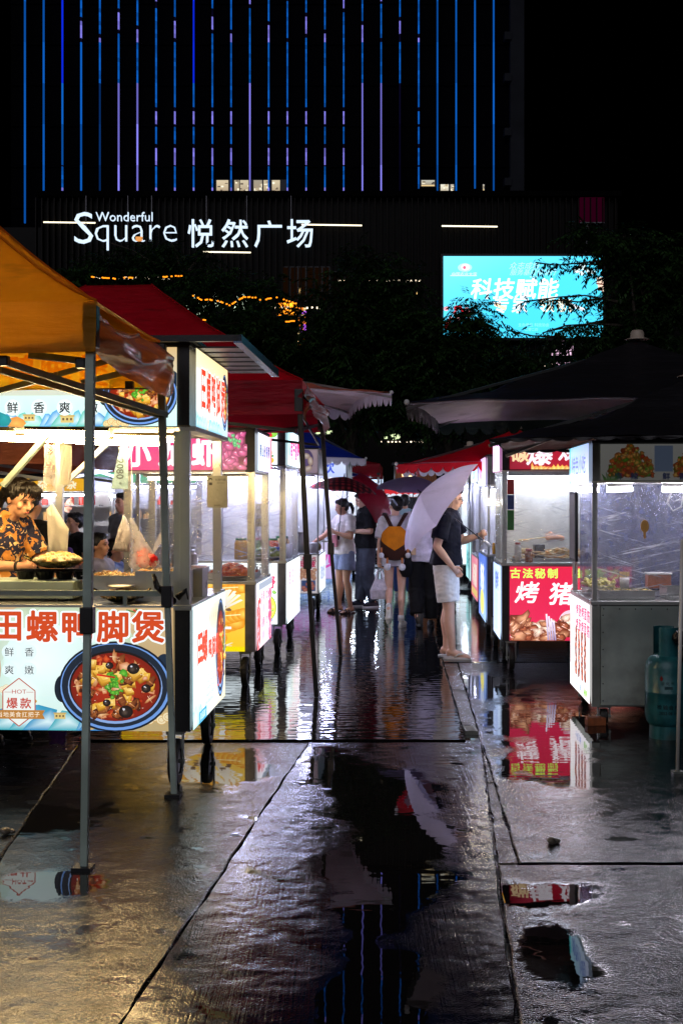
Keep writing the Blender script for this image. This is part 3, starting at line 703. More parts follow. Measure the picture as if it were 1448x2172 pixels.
office(455, 377, 607, 413, ((458, 483, '#c0b090'), (496, 506, '#a09478'), (508, 526, '#b8ac90'), (537, 555, '#8a8270'), (558, 568, '#b0a488'), (576, 593, '#b8aa8a')), 0.7)
office(890, 377, 925, 393, ((894, 922, '#c8c8b8'),), 0.5); office(932, 386, 965, 413, ((935, 952, '#d8d4c0'), (956, 963, '#a8a090')), 0.7)
office(936, 415, 948, 424, ((938, 946, '#b0b0a0'),), 0.5); office(1024, 386, 1030, 402, ((1025, 1028, '#e8e0d0'),), 0.4)
# ------------------------------------------------------------------ trees before the podium
M_leaf = pm('dark_leaf', '#2c4c1c', 0.5, 0, 0.4, 3.0, trans=0.25, col2='#162c10')
M_bark = pm('bark', '#3a3128', 0.8, 0, 0.3, 4, 0.6, 12)
def spray(m, p, dirv, L, q, leaf):
    """compound leaf: midrib with pairs of drooping leaflets"""
    n = max(3, int(L / (leaf * 0.42))); up = Vector((0, 0, 1)); s = dirv.cross(up)
    if s.length < .1: s = Vector((1, 0, 0))
    s.normalize()
    for i in range(n):
        t = (i + 1) / n; c = p + dirv * L * t - up * L * 0.35 * t * t
        for sg in (-1, 1):
            a = (dirv * q.uniform(.3, .8) + s * sg * q.uniform(.6, 1) - up * q.uniform(.2, 1.0)).normalized(); l = leaf * q.uniform(.7, 1.2); wv = a.cross(up + s * q.uniform(-.5, .5)).normalized() * l * .17
            b = c + a * l
            m.add([c, c + a * l * .45 + wv, b, c + a * l * .45 - wv], [(0, 1, 2, 3)])
def tree(px, d, base_r, crowns, label, seed, leaf=0.19, branches=(), group='street trees before the shopping centre', n_per=60):
    q = random.Random(seed); bx = (px - CX) / F * d; t = thing('street_tree', label, 'tree', (bx, d, -0.03), 0, group); O = Vector((bx, d, -0.03))
    tops = [at(a, b, d + dd) for a, b, rx, ry, dd in crowns]; fork = Vector((bx, d, 3.2))
    m = MB(); m.path([O, O + Vector((.05, 0, 1.6)), fork], [base_r * 1.25, base_r, base_r * .85], 10); m.v = [tuple(Vector(v) - O) for v in m.v]; m.build('trunk', M_bark, t, smooth=True)
    bm = MB(); lm = MB()
    for (a, b, rx, ry, dd), c in zip(crowns, tops):
        mid = fork.lerp(c, .5) + Vector((q.uniform(-.4, .4), q.uniform(-.4, .4), .2)); bm.path([fork - Vector((0,0,.1)), mid, c], [base_r * .6, base_r * .35, base_r * .1], 7)
        Rx, Rz = rx * d / F, ry * d / F; k = int(n_per * (rx * ry) / 9000) + 6
        for i in range(k):
            u = Vector((q.gauss(0, 1), q.gauss(0, 1), q.gauss(0, 1))).normalized() * (q.random() ** .45)
            cl = c + Vector((u.x * Rx, u.y * Rx * .8, u.z * Rz)); 
            if q.random() < .25: bm.path([c.lerp(cl, .1), c.lerp(cl, .5) + Vector((0, 0, .15)), cl], [.03, .02, .008], 4)
            for j in range(7):
                dv = Vector((q.gauss(0, 1), q.gauss(0, 1), q.gauss(0, .5))).normalized(); spray(lm, cl + dv * .1, dv, q.uniform(.35, .75), q, leaf)
    for pts, dd in branches:
        W = [at(x, y, d + dd) for x, y in pts]; bm.path(W, [.05] + [.022] * (len(W) - 1), 5)
        for i in range(len(W) - 1):
            for k in range(int((W[i+1] - W[i]).length / .055)):
                c = W[i].lerp(W[i+1], q.random()); dv = Vector((q.gauss(-.3, .8), q.gauss(0, .5), q.gauss(-.2, .45))).normalized(); spray(lm, c, dv, q.uniform(.2, .5), q, leaf * .9)
    for mb in (bm, lm): mb.v = [tuple(Vector(v) - O) for v in mb.v]
    bm.build('branches', M_bark, t); o = lm.build('crown', M_leaf, t); o['kind'] = 'stuff'
    return t
tree(330, 42, .16, ((250, 590, 120, 55, 0), (350, 560, 110, 50, 1), (420, 640, 130, 80, 0), (300, 690, 160, 80, -1), (170, 600, 70, 50, 0)), 'leafy dark tree whose crown touches the underside of the white name sign', 31,
     branches=((((330, 560), (280, 530), (235, 515)), 0), (((400, 575), (430, 530), (450, 505)), 0), (((380, 560), (370, 525), (362, 512)), 0)))
tree(560, 40, .15, ((540, 700, 130, 70, 0), (480, 740, 110, 60, 0), (610, 740, 120, 90, 0), (560, 620, 60, 45, 1)), 'dense dark tree rising behind the salmon parasol', 32)
tree(745, 39, .14, ((740, 640, 105, 80, 0), (700, 740, 130, 100, 0), (820, 700, 120, 90, 0), (780, 560, 70, 40, 1), (760, 830, 150, 90, 0), (850, 610, 60, 50, 0)), 'tall dark tree in the middle between the sign and the screen', 33)
tree(950, 38, .14, ((985, 670, 48, 52, 0), (900, 740, 110, 90, 0), (960, 800, 140, 90, 0), (890, 850, 130, 80, 0), (1010, 700, 35, 35, 0)), 'dark tree covering the lower left corner of the video screen', 34, n_per=75,
     branches=((((1000, 690), (1030, 700), (1052, 706)), 0),))
tree(1360, 34, .15, ((1370, 640, 95, 120, 0), (1330, 520, 70, 50, 0), (1420, 580, 80, 80, 0), (1300, 720, 90, 60, 0), (1250, 500, 40, 25, 1)), 'large dark tree at the right whose branches reach across the video screen', 35,
     branches=((((1300, 552), (1240, 556), (1180, 562), (1135, 556)), 0), (((1310, 640), (1240, 626), (1180, 630), (1110, 640)), 0), (((1320, 690), (1260, 686), (1200, 690), (1150, 706)), -.5),
               (((1290, 560), (1250, 560), (1210, 558)), .3), (((1300, 676), (1230, 690), (1170, 700)), .2), (((1200, 715), (1130, 712), (1075, 700), (1063, 680)), 0), (((1290, 630), (1230, 640), (1170, 636)), 0)))
tree(1130, 40, .13, ((1110, 770, 120, 50, 0), (1190, 800, 120, 60, 0), (1060, 840, 100, 60, 0)), 'low dark tree behind the big black parasol', 36)
# cords of small orange lights among the crowns
E_cord = em('orange_cord_light', '#ff8a18', 2.4)
for k, pts in enumerate((((408, 628), (425, 636), (450, 637), (470, 642), (485, 648), (500, 640), (515, 630), (540, 632), (553, 637)), ((556, 640), (566, 634), (585, 632), (600, 636), (612, 640), (625, 645)), ((190, 588), (222, 590), (245, 592)), ((262, 589), (285, 590)), ((345, 588), (362, 587), (386, 585)), ((605, 683), (625, 681)), ((472, 586), (476, 588)), ((418, 680), (436, 679)))):
    m = MB(); d = 37.2
    for a, b in zip(pts[:-1], pts[1:]):
        n = max(1, int(abs(b[0] - a[0]) / 3))
        for i in range(n):
            if rnd.random() < .4: continue
            p = at(a[0] + (b[0] - a[0]) * i / n, a[1] + (b[1] - a[1]) * i / n + rnd.uniform(-.6, .6), d); m.box(p.x, p.y, p.z, p.x + .05, p.y + .03, p.z + .035)
    names = ('orange fairy lights strung across the middle of the dark trees', 'orange fairy lights above the amber shop window', 'orange fairy lights left of the dotted white lamps', 'short run of orange fairy lights over the dotted white lamps', 'orange fairy lights right of the dotted white lamps', 'orange fairy lights just under the amber shop window', 'tiny pair of orange fairy lights below the Chinese sign', 'orange fairy lights under the pale shop lights')
    tag(m.build('string_lights', E_cord), names[k], 'string lights', 'orange cords of fairy lights')
# small lamps glimmering low between trunks
m = MB()
for i in range(20):
    x = rnd.choice((rnd.gauss(668, 14), rnd.gauss(690, 8), rnd.gauss(835, 5))); y = (918 if x < 720 else 928) + rnd.gauss(0, 3); A = at(x, y, 52); r = rnd.uniform(.05, .14); m.box(A.x, A.y, A.z, A.x + r * 1.4, A.y + .1, A.z + r)
tag(m.build('shop_lights', em('pale_green_lamp', '#eaffc0', 1.2)), 'pale shop lights glimmering behind the two black tent poles', 'lights')

# ------------------------------------------------------------------ food carts
def wheel(parent, x, y, r=0.10, wd=0.05):
    m = MB(); m.lathe([(r * .55, -wd / 2), (r * .95, -wd / 2), (r, -wd / 4), (r, wd / 4), (r * .95, wd / 2), (r * .55, wd / 2)], (x, y, r), 'x', 20); o = m.build('wheel', M_rubber, parent, smooth=False)
    h = MB(); h.lathe([(0.001, -wd * .3), (r * .56, -wd * .3), (r * .56, wd * .3), (0.001, wd * .3)], (x, y, r), 'x', 14); h.build('hub', M_steel_dull, o)
    f = MB()
    for s in (-1, 1): f.box(x + s * wd * .8 - .004, y - .02, r * .8, x + s * wd * .8 + .004, y + .02, r * 2.2)
    f.tube((x - wd, y, r), (x + wd, y, r), .012); f.box(x - wd, y - .03, r * 2.2, x + wd, y + .03, r * 2.2 + .03); f.build('fork', M_steel_dull, o)
def cart(name_label, x0, d0, W, D, zb, zc, zs0, zs1, s, post=0.06, trim=M_grey_trim, body=M_steel, tubes=3, tube_mat=T_white, wheels=0.12, film=True, counter=M_steel, roof_over=(0, 0), group='food carts along the alley', sign=True, backwall=True, sign_in=0.0, side_film=True, cat='food cart', ceil=None):
    """s=-1: cart stands left of the alley, its x runs to the left; the alley side is at x=0, the front at y=0"""
    r = thing('food_cart', name_label, cat, (x0, d0, 0), YAW, group)
    o = MB().box(s * .02, .02, zb, s * (W - .02), D - .02, zc - .03).build('cabinet', body, r)
    m = MB().box(s * -.01, -.012, zc - .03, s * (W + .01), D + .01, zc); bevel(m.build('counter', counter, r), .004)
    for (a, b) in ((0, 0), (0, D - post), (W - post, 0), (W - post, D - post)):
        MB().box(s * a, b, zb, s * (a + post), b + post, zc - .031).build('corner_trim', trim, r)
        MB().box(s * (a + .004), b + .004, zc, s * (a + .004 + post * .62), b + .004 + post * .62, zs0).build('post', M_steel, r)
    for (a, b) in ((.09, .06), (.09, D - .08), (W - .09, .06), (W - .09, D - .08)): wheel(r, s * a, b, wheels * .5 + .03 if False else min(.13, (zb) * .42))
    MB().box(0, 0, zs0, s * W, D, zs0 + .012).build('ceiling_panel', ceil or M_white_paint, r)
    m = MB().box(s * (0 - roof_over[0]), -roof_over[1], zs1, s * W, D, zs1 + .02).build('roof', M_dark_trim, r)
    if sign:
        MB().box(s * .004, .004, zs0 + .012, s * (W - .004), D - .004, zs1).build('light_box', trim, r)
    if backwall: MB().box(s * .05, D - .03, zc, s * (W - .05), D - .018, zs0).build('back_panel', M_inner, r)
    for i in range(tubes):
        y = D * (.15 + .7 * i / max(1, tubes - 1)) if tubes > 1 else D * .4
        t = MB(); t.tube((s * .12, y, zs0 - .04), (s * (W - .15), y, zs0 - .04), .014, n=8); o = t.build('lamp_tube', tube_mat, r)
        h = MB(); h.box(s * .08, y - .02, zs0 - .028, s * (W - .11), y + .02, zs0); h.build('lamp_holder', M_white_paint, o)
    if film:
        def fn(u, v, ax):
            a = u; z = zc + .01 + (zs0 - zc - .02) * v
            k = noise.noise(Vector((u * 5, v * 4, ax * 7 + x0))) * .03 + math.sin(u * 13 + v * 6) * .006
            return (s * (.03 + (W - .06) * a), -.006 + k - .012 * math.sin(v * 3.1), z) if ax == 0 else (s * (.0 + k * .6 - .008), .03 + (D - .06) * a, z)
        MB().grid(lambda u, v: fn(u, v, 0), 40, 24).build('cling_film', M_film, r, smooth=True)
        if side_film: MB().grid(lambda u, v: fn(u, v, 1), 24, 20).build('cling_film', M_film, r, smooth=True)
    r['W'] = W; r['D'] = D
    return r
def front_print(W, z0, z1, s, ref, x_in=0.0, x_out=0.0, y=-.016):
    """print area on the front; x_in = gap to the alley corner, x_out = gap at the far side"""
    xl = min(s * x_in, s * (W - x_out)); return Print((xl, y, z0), (1, 0, 0), (0, 0, 1), W - x_in - x_out, z1 - z0, ref)
def side_print(D, z0, z1, s, ref, a=0.02, b=0.02, off=.014):
    if s < 0: return Print((off, a, z0), (0, 1, 0), (0, 0, 1), D - a - b, z1 - z0, ref)
    return Print((-off, D - b, z0), (0, -1, 0), (0, 0, 1), D - a - b, z1 - z0, ref)

def hotpot(P, cx, cy, rx, ry, seed=1, n=60):
    q = random.Random(seed); k = ry / rx
    P.disc(cx - rx * .93, cy + ry * .05, rx * .14, ry * .3, '#16202c'); P.disc(cx + rx * .86, cy - ry * .45, rx * .16, ry * .28, '#1c2c3e')
    P.disc(cx, cy, rx, ry, '#141c28', '#0e1420'); P.disc(cx, cy, rx * .965, ry * .955, '#7fa4e0', '#6c98dc'); P.disc(cx - rx * .01, cy - ry * .02, rx * .93, ry * .915, '#12161e', '#1c2634')
    P.disc(cx, cy + ry * .01, rx * .83, ry * .8, '#a8bce0', '#86a6dc'); P.disc(cx, cy - ry * .02, rx * .81, ry * .775, '#221210', '#1a100e')
    P.disc(cx, cy, rx * .78, ry * .75, '#b83214', '#7a1c0c')
    def inside():
        a = q.uniform(0, 6.283); r = math.sqrt(q.random()) * .68; return cx + rx * r * math.cos(a), cy + ry * r * math.sin(a)
    for i in range(n):
        x, y = inside(); P.blob(x, y, rx * q.uniform(.02, .09), q.choice(('#e0602c', '#c83c18', '#f08050', '#98240e')), q.choice(('#b03010', '#8c2410', '#6e1608')), 8, .35, q.uniform(.5, 1))
    def box(x, y, r, a, c1, c2, c3):     # tofu puff drawn as a small block with three faces
        ca, sa = math.cos(a), math.sin(a); U = (ca * r, sa * r * .8); V = (-sa * r, ca * r * .8); Wv = (0, r * .75); j = lambda: q.uniform(-.12, .12) * r
        A = [(x - U[0] - V[0] + j(), y - U[1] - V[1] + j()), (x + U[0] - V[0] + j(), y + U[1] - V[1] + j()), (x + U[0] + V[0] + j(), y + U[1] + V[1] + j()), (x - U[0] + V[0] + j(), y - U[1] + V[1] + j())]
        for k2 in range(4):
            p, o_ = A[k2], A[(k2 + 1) % 4]
            P.quad([p, o_, (o_[0] + Wv[0], o_[1] + Wv[1]), (p[0] + Wv[0], p[1] + Wv[1])], [c2, c2, c3, c3])
        P.quad(A, [c1, c1, c2, c1]); P.quad([((A[m_][0] + x) / 2, (A[m_][1] + y) / 2 - r * .1) for m_ in range(4)], [c1, '#fbe49c', c1, '#f6d070'])
    for i in range(n):
        x, y = inside(); z = q.random(); r = rx * q.uniform(.055, .105)
        if z < .32: box(x, y, r, q.uniform(0, 1.6), q.choice(('#f0c254', '#e8b440', '#f4ce70')), '#d09428', '#8c5412')
        elif z < .74:     # braised piece with wrinkled skin
            a = q.uniform(0, 3.14); P.blob(x, y + r * .2, r * 1.5, '#6a3014', '#3c160a', 11, .35, .5, a); P.blob(x, y, r * 1.4, q.choice(('#a8602c', '#b8703c', '#8c4c24')), '#6c3414', 12, .38, .45, a)
            for k2 in range(3): d_ = q.uniform(-.5, .5) * r; P.line(x + d_ - r * .6 * math.cos(a), y + d_ * .4 - r * .6 * math.sin(a), x + d_ + r * .6 * math.cos(a), y + d_ * .4 + r * .6 * math.sin(a), r * q.uniform(.06, .16), q.choice(('#e8a468', '#d08850', '#5a2810')), '#a86434')
            P.blob(x - r * .3, y - r * .3, r * .16, '#fff0dc', '#e8b080', 6, .4, .5)
        elif z < .88:
            a = q.uniform(0, 3.14); P.blob(x, y, r * 1.5, '#f0c088', '#a85c2c', 9, .4, .3, a); P.line(x - r * math.cos(a), y - r * math.sin(a), x + r * math.cos(a), y + r * math.sin(a), r * .12, '#ffe8c4', '#c88850')
        else: P.blob(x, y, r * .8, '#f4c8a0', '#c87848', 7, .4)
    for (u, v, sz) in ((.42, -.52, .11), (.70, .02, .085), (-.16, .42, .07), (.26, .66, .125), (-.1, -.6, .07)):
        x, y, r = cx + rx * u * .8, cy + ry * v * .8, rx * sz
        P.disc(x, y, r, r * .9, '#3a2c24', '#120c0a', 18); P.disc(x - r * .15, y + r * .1, r * .55, r * .5, '#5a4a40', '#1c1410', 14); P.disc(x - r * .3, y - r * .35, r * .2, r * .16, '#f0f4ff', '#a8a8b8', 10)
    for i in range(26):
        x, y = cx + q.gauss(.02, .1) * rx, cy + q.gauss(-.12, .16) * ry; P.blob(x, y, rx * q.uniform(.025, .06), '#7cc840', q.choice(('#2c8c20', '#186a14')), 8, .45)
    P.line(cx - rx * .3, cy - ry * .28, cx + rx * .02, cy - ry * .22, rx * .03, '#e02818', '#b01408')
    for i in range(30):
        x, y = inside(); P.disc(x, y, rx * q.uniform(.004, .012), rx * q.uniform(.003, .008), '#fff4e0', n=6)
def hills(P, x0, x1, yb, hgt, seed=0, cols=('#2a86c8', '#48a8d8', '#1c6cb0', '#58b8c0')):
    q = random.Random(seed); x = x0
    while x < x1:
        wd = q.uniform(.5, 1.3) * hgt; c = q.choice(cols); pts = [(x - wd, yb), (x - wd * .7, yb - hgt * .4), (x - wd * .3, yb - hgt * q.uniform(.7, 1)), (x + wd * .15, yb - hgt * q.uniform(.8, 1.1)), (x + wd * .5, yb - hgt * .6), (x + wd, yb)]
        P.fan(x, yb - hgt * .4, pts, '#d8f0f4', c); x += wd * q.uniform(.7, 1.1)
def cloudlet(P, cx, cy, r, c='#e8d8b0', c2='#c8a060'):
    for i in range(5):
        a = cx + (i - 2) * r * .6; P.disc(a, cy - (r * .3 if i % 2 else 0), r * .55, r * .5, c2); P.disc(a, cy - (r * .3 if i % 2 else 0), r * .48, r * .43, c); P.ring(a, cy - (r * .3 if i % 2 else 0), r * .3, r * .26, r * .05, c2, 20)
def fort(P, x, y, s): 
    P.rect(x - s, y - s, x + s, y, '#d8c078'); P.rect(x - s * 1.15, y - s * 1.15, x + s * 1.15, y - s * .9, '#c8a860')
    for k in (-.6, 0, .6): P.rect(x + k * s - s * .15, y - s * .7, x + k * s + s * .15, y - s * .35, '#6a5030')
TITLE = '田螺鸭脚煲'

# ---------- nearest left cart: blue backlit hot pot cart
S1 = cart('large lit food cart with cyan hot pot sign nearest on the left', (403 - CX) / F * 6.75, 6.75, 1.85, 1.24, .30, 1.0, 1.98, 2.43, -1, post=.085, trim=M_black_metal, tubes=0, film=False, group='food carts along the alley', backwall=False, counter=M_steel, ceil=pm('beige_ceiling', '#6e6248', .5, .3))
W = 1.85
ref = (370 - (W - .09) * 385, 1285, 370, 1553)
P = front_print(W, .305, .985, -1, ref, x_in=.09)
P.base(['#8fb4a8', '#b8a070', '#c8a878', '#c2a070'])
P.quad([(ref[0], 1553), (100, 1553), (100, 1285), (ref[0], 1285)], ['#78a8a8', '#b4c0a0', '#c4a880', '#b89868'])
P.disc(120, 1420, 190, 150, '#e4fcff', '#b8c8a8'); P.disc(150, 1440, 160, 105, '#dcf8fc', '#cfe8dc'); P.disc(95, 1400, 90, 80, '#eefeff', '#d8f0ec')
P.disc(300, 1310, 90, 26, '#d0b488', '#c2a477'); P.disc(-120, 1420, 120, 100, '#f0e8c8', '#c0b088')
for x, y in ((10, 1530), (70, 1535), (-80, 1520)): P.blob(x, y, 34, '#58c0d8', '#2a90b8', 9, .3, 1.6, 0)
hills(P, -280, 215, 1553, 48, 4, ('#2a90c0', '#3aa8b8', '#1c78b8')); fort(P, 127, 1528, 12); cloudlet(P, 345, 1528, 22); cloudlet(P, 20, 1465, 14, '#f0ead0', '#d0c090')
for x, y, c in ((62, 1490, '#c09850'), (190, 1545, '#d0b070')): P.disc(x, y, 16, 6, c)
P.line(270, 1290, 295, 1296, 3, '#3a7a30'); P.line(285, 1290, 310, 1302, 4, '#c83020', '#2a7a28'); P.line(290, 1287, 300, 1300, 3, '#2f7a2c')
hotpot(P, 246, 1457, 122, 99, 2, 70)
P.text(TITLE, 168, 1325, 71, '#d0481c', .03, .085, '#f4fdff', spacing=75.5)
for ch, x, y in (('鲜', 22, 1381), ('香', 65, 1381), ('爽', 22, 1420), ('嫩', 65, 1420)): P.disc(x, y, 16, 16, '#f4ffff', '#e0f6f8'); P.text(ch, x, y, 21, '#101820', .012)
hx = [(43 + 40 * math.sin(a), 1490 - 52 * math.cos(a) * (1 if abs(math.cos(a)) > .9 else .95)) for a in (0, math.pi / 3, 2 * math.pi / 3, math.pi, 4 * math.pi / 3, 5 * math.pi / 3)]
P.fan(43, 1490, hx, '#eef4f0', '#e8f0ea')
for i in range(6): P.line(*hx[i], *hx[(i + 1) % 6], 2.2, '#b84838')
P.text('—HOT—', 43, 1467, 13, '#b84030', .01, spacing=None, sx=1.15); P.text('爆款', 43, 1492, 25, '#c04030', .018, spacing=29)
P.rect(-12, 1507, 92, 1526, '#b87c34'); P.fan(92, 1516, [(92, 1507), (99, 1507), (94, 1516), (99, 1526), (92, 1526)], '#b87c34', '#b87c34'); P.text('当地美食扛把子', 42, 1516.5, 12.6, '#fff4dc', .008, spacing=13.4)
P.build('front_panel', 1.05, S1)
# alley side panel
P = side_print(1.24, .305, .985, -1, (0, 0, 420, 236))
P.base(['#bfe4f0', '#e8d8b0', '#d8e8e8', '#e0f4f8'])
P.disc(150, 110, 150, 100, '#f6ffff', '#d8f0f4'); hills(P, 0, 120, 236, 40, 6, ('#88c8d8', '#a8d8e0')); P.disc(300, 40, 120, 30, '#e8cf9c', '#e0dcc0')
hotpot(P, 350, 118, 66, 108, 5, 46)
P.text('田', 36, 84, 66, '#d84830', .05, sx=1.0); P.text('螺', 96, 84, 66, '#d84830', .04); 
for i, ch in enumerate('鸭脚煲'): P.text(ch, 158 + i * 46, 98, 46, '#d84830', .04)
for i, ch in enumerate('鲜香爽嫩'): P.text(ch, 150 + i * 28, 34, 15, '#4870a0', .01); P.rect(150 + i * 28 - 3, 46, 150 + i * 28 + 3, 62, '#7898b8')
for r_ in range(5): P.text('地道美味现煲现卖回头客多', 170 - r_ * 6, 148 + r_ * 13, 9, '#70a8c8', 0)
P.rect(20, 205, 110, 228, '#3898b8'); P.text('欢迎品尝', 65, 216, 16, '#e8fbff', .01); P.ring(262, 170, 20, 20, 3, '#e05040')
P.build('side_panel', 1.7, S1)
# top signs
ref2 = (375 - (W - .07) * 385, 740, 375, 905)
P = front_print(W, 1.985, 2.42, -1, ref2, x_in=.07)
P.base(['#c8e8e4', '#bfe0e0', '#cfae78', '#c8a468'])
P.rect(ref2[0], 840, 375, 905, ['#b0e0e4', '#cdeeee', '#d8f0ea', '#c8e8e0'])
hills(P, -330, 250, 905, 34, 8, ('#48b8d0', '#3a9cd8', '#2f8cc8', '#58c0b0')); fort(P, 58, 893, 12); fort(P, 140, 897, 14); cloudlet(P, 245, 900, 16, '#ecd8a0', '#c89848'); cloudlet(P, 8, 895, 14, '#f0f0e0', '#a8d0c8')
P.blob(32, 898, 14, '#f0b060', '#d88838', 8, .2, 1.6, 0); P.blob(5, 890, 16, '#2aa0a8', '#1c8890', 8, .3)
hotpot(P, 296, 838, 82, 66, 9, 60)
P.text(TITLE, 40, 790, 72, '#d84a20', .03, .08, '#fff8e0', spacing=78)
for ch, x in (('鲜', 26), ('香', 83), ('爽', 138), ('嫩', 197)): P.disc(x, 866, 17, 17, '#f8ffff', '#e4f8f8'); P.text(ch, x, 866, 25, '#0c141c', .015)
P.build('top_sign', 1.25, S1)
P = side_print(1.24, 1.985, 2.42, -1, (0, 0, 420, 150), off=.03)
P.base(['#a8d8ec', '#b8e0ec', '#ecc890', '#e8d8a8'])
P.disc(190, 100, 180, 60, '#e8faff', '#c8e4ea'); hills(P, 0, 330, 150, 26, 11, ('#78b8d0', '#d8b070', '#88c0c8')); hotpot(P, 372, 76, 44, 62, 6, 34)
P.text(TITLE, 176, 76, 88, '#d84028', .03, .07, '#fff4ec', spacing=62, sx=.68)
P.build('top_sign', 1.6, S1)
m = MB(); m.box(.031, 0, 1.96, -.06, 1.24, 1.985); m.build('sign_ledge', M_white_paint, S1)
# awning flap with slats over the alley side
m = MB(); m.box(-.36, -.10, 2.44, .30, -.07, 2.475); m.box(-.36, -.07, 2.455, .03, 1.3, 2.475)
m.build('awning_frame', M_black_metal, S1)
for k in range(6):
    y = .12 + k * .24; MB().box(.01, y, 2.43, .27, y + .17, 2.44).build('awning_slat', M_black_metal, S1)
m = MB(); m.add([(.255, -.1, 2.475), (.30, -.1, 2.475), (.34, 1.45, 2.45), (.295, 1.45, 2.45), (.255, -.1, 2.43), (.30, -.1, 2.43), (.34, 1.45, 2.40), (.295, 1.45, 2.40)], [(0,1,2,3),(7,6,5,4),(0,4,5,1),(1,5,6,2),(2,6,7,3),(3,7,4,0)]); m.build('awning_edge', pm('blue_grey_steel', '#5c6c84', 0.3, 0.8), S1)
# under-roof lamps, slanting tubes
for k, (xa, xb, y) in enumerate(((-.45, -.90, -.05), (-.98, -1.42, -.06), (-.12, -.55, .55), (-.75, -1.25, .6), (-1.3, -1.75, .35), (-.35, -.9, 1.0))):
    t = MB(); t.tube((xa, y + .05, 1.94), (xb, y - .02, 1.95), .017, n=8); o = t.build('lamp_tube', T_warm, S1)
    MB().beam((xa, y + .05, 1.968), (xb, y - .02, 1.974), .045, .018).build('lamp_holder', pm('beige_ceiling', '#6e6248'), o)
for (xa, za, xb, zb_, y) in ((lx(S1, 0, .1), 1.66, lx(S1, 100, .1), 1.955, .1), (lx(S1, 128, 1.1), 1.67, lx(S1, 228, 1.1), 1.95, 1.1)):
    MB().beam((xa, y, za), (xb, y, zb_), .045, .03).build('brace', M_green_steel if y < .5 else M_steel, S1)
MB().box(lx(S1, 113, 1.12), 1.12, 1.0, lx(S1, 128, 1.12), 1.165, 1.96).build('post', M_steel, S1)
MB().box(-.095, .02, 1.0, -.06, .06, 1.96).build('post', M_steel, S1)
# cling film at the far side of the counter
MB().box(-1.84, -.10, 1.055, -.09, -.075, 1.085).build('guard_rail', M_green_steel, S1)
for x in (-1.6, -.35): MB().box(x, -.10, 1.0, x + .02, -.08, 1.055).build('rail_foot', M_green_steel, S1)
# ---------- items on the nearest left cart (own things standing on its counter)
def local(root, x, y, z):
    c, s_ = math.cos(YAW), math.sin(YAW); l = root.location
    return Vector((l.x + x * c - y * s_, l.y + x * s_ + y * c, l.z + z))
def bowl(name, label, cat, p, r, h, mat, fillmat=None, handles=True, heap=0.05, seed=1, cnt=40, piece=.02, group=None):
    t = thing(name, label, cat, p, YAW, group)
    MB().lathe([(.01, 0), (r * .45, .004), (r * .8, h * .45), (r, h), (r * 1.03, h + .004), (r * .98, h - .004), (r * .76, h * .45 + .006), (.01, .012)], n=28).build('bowl', mat, t, smooth=True)
    if handles:
        for sg in (-1, 1): MB().path([(sg * r * .97, -.035, h), (sg * (r + .035), -.03, h + .02), (sg * (r + .045), 0, h + .03), (sg * (r + .035), .03, h + .02), (sg * r * .97, .035, h)], .006, 8).build('handle', mat, t, smooth=True)
    if fillmat:
        q = random.Random(seed); m = MB()
        m.lathe([(r * .9, h * .75), (r * .7, h + heap * .5), (r * .35, h + heap * .9), (.001, h + heap)], n=20)
        for i in range(cnt):
            a = q.uniform(0, 6.3); rr = math.sqrt(q.random()) * r * .85; z = h * .8 + heap * (1 - (rr / r) ** 2) 
            m.ell((rr * math.cos(a), rr * math.sin(a), z), (piece * q.uniform(.7, 1.4), piece * q.uniform(.6, 1), piece * q.uniform(.5, .9)), (q.uniform(-.5, .5), q.uniform(-.5, .5), q.uniform(0, 3)), 8, 5)
        o = m.build('food', fillmat, t, smooth=True); o['kind'] = 'stuff'
    return t
M_fried = pm('fried_noodle_food', '#e8b45c', 0.45, 0, 0.3, 40, 0.6, 80, col2='#f6e6bc', thr=(.4, .55))
zc = 1.0
# gas stove box and burner, wok with food on top
t = thing('stove', 'grey speckled steel stove box on the counter before the vendor', 'stove', local(S1, lx(S1, 152, .2) - .30, .34, zc), YAW)
bevel(MB().box(-.42, -.14, .012, .30, .20, .115).build('stove_body', M_green_steel, t), .006)
MB().box(-.36, -.10, 0, -.31, -.05, .012).box(.2, -.1, 0, .25, -.05, .012).box(.2, .12, 0, .25, .17, .012).build('stove_feet', M_rubber, t)
MB().ell((-.36, -.155, .09), (.018, .014, .018)).build('knob', pm('yellow_knob', '#e0b010', .4), t, smooth=True)
t = thing('burner_rack', 'black cast iron burner rack on the stove box', 'burner', local(S1, lx(S1, 112, .36), .36, zc + .117), YAW)
m = MB(); 
for i in range(4): 
    x = -.17 + i * .115; m.lathe([(.045, 0), (.058, .045), (.066, .05), (.05, .05), (.04, .01)], (x, 0, 0), n=14)
m.box(-.2, -.02, .045, .22, .02, .06); m.box(-.22, -.06, .05, -.1, -.045, .058)
m.build('burner', M_iron, t, smooth=False)
bowl('wok', 'shallow brass coloured wok heaped with pale fried food under the hanging paper', 'wok', local(S1, lx(S1, 120, .34), .34, zc + .18), .155, .045, M_wok, M_fried, heap=.05, cnt=70, piece=.02, seed=2)
bowl('wok', 'wok of pale dumplings standing on the counter behind the guard rail', 'wok', local(S1, lx(S1, 256, .12), .12, zc + .002), .12, .05, M_wok, M_food, heap=.02, cnt=26, piece=.026, seed=3)
MB_lid = MB().lathe([(.001, .012), (.075, .008), (.08, 0), (.07, -.002)], n=20)
tag(MB_lid.build('pan_lid', M_steel, loc=local(S1, lx(S1, 256, .14), .14, zc + .09), smooth=True), 'small flat steel lid resting over the pale dumplings', 'lid')
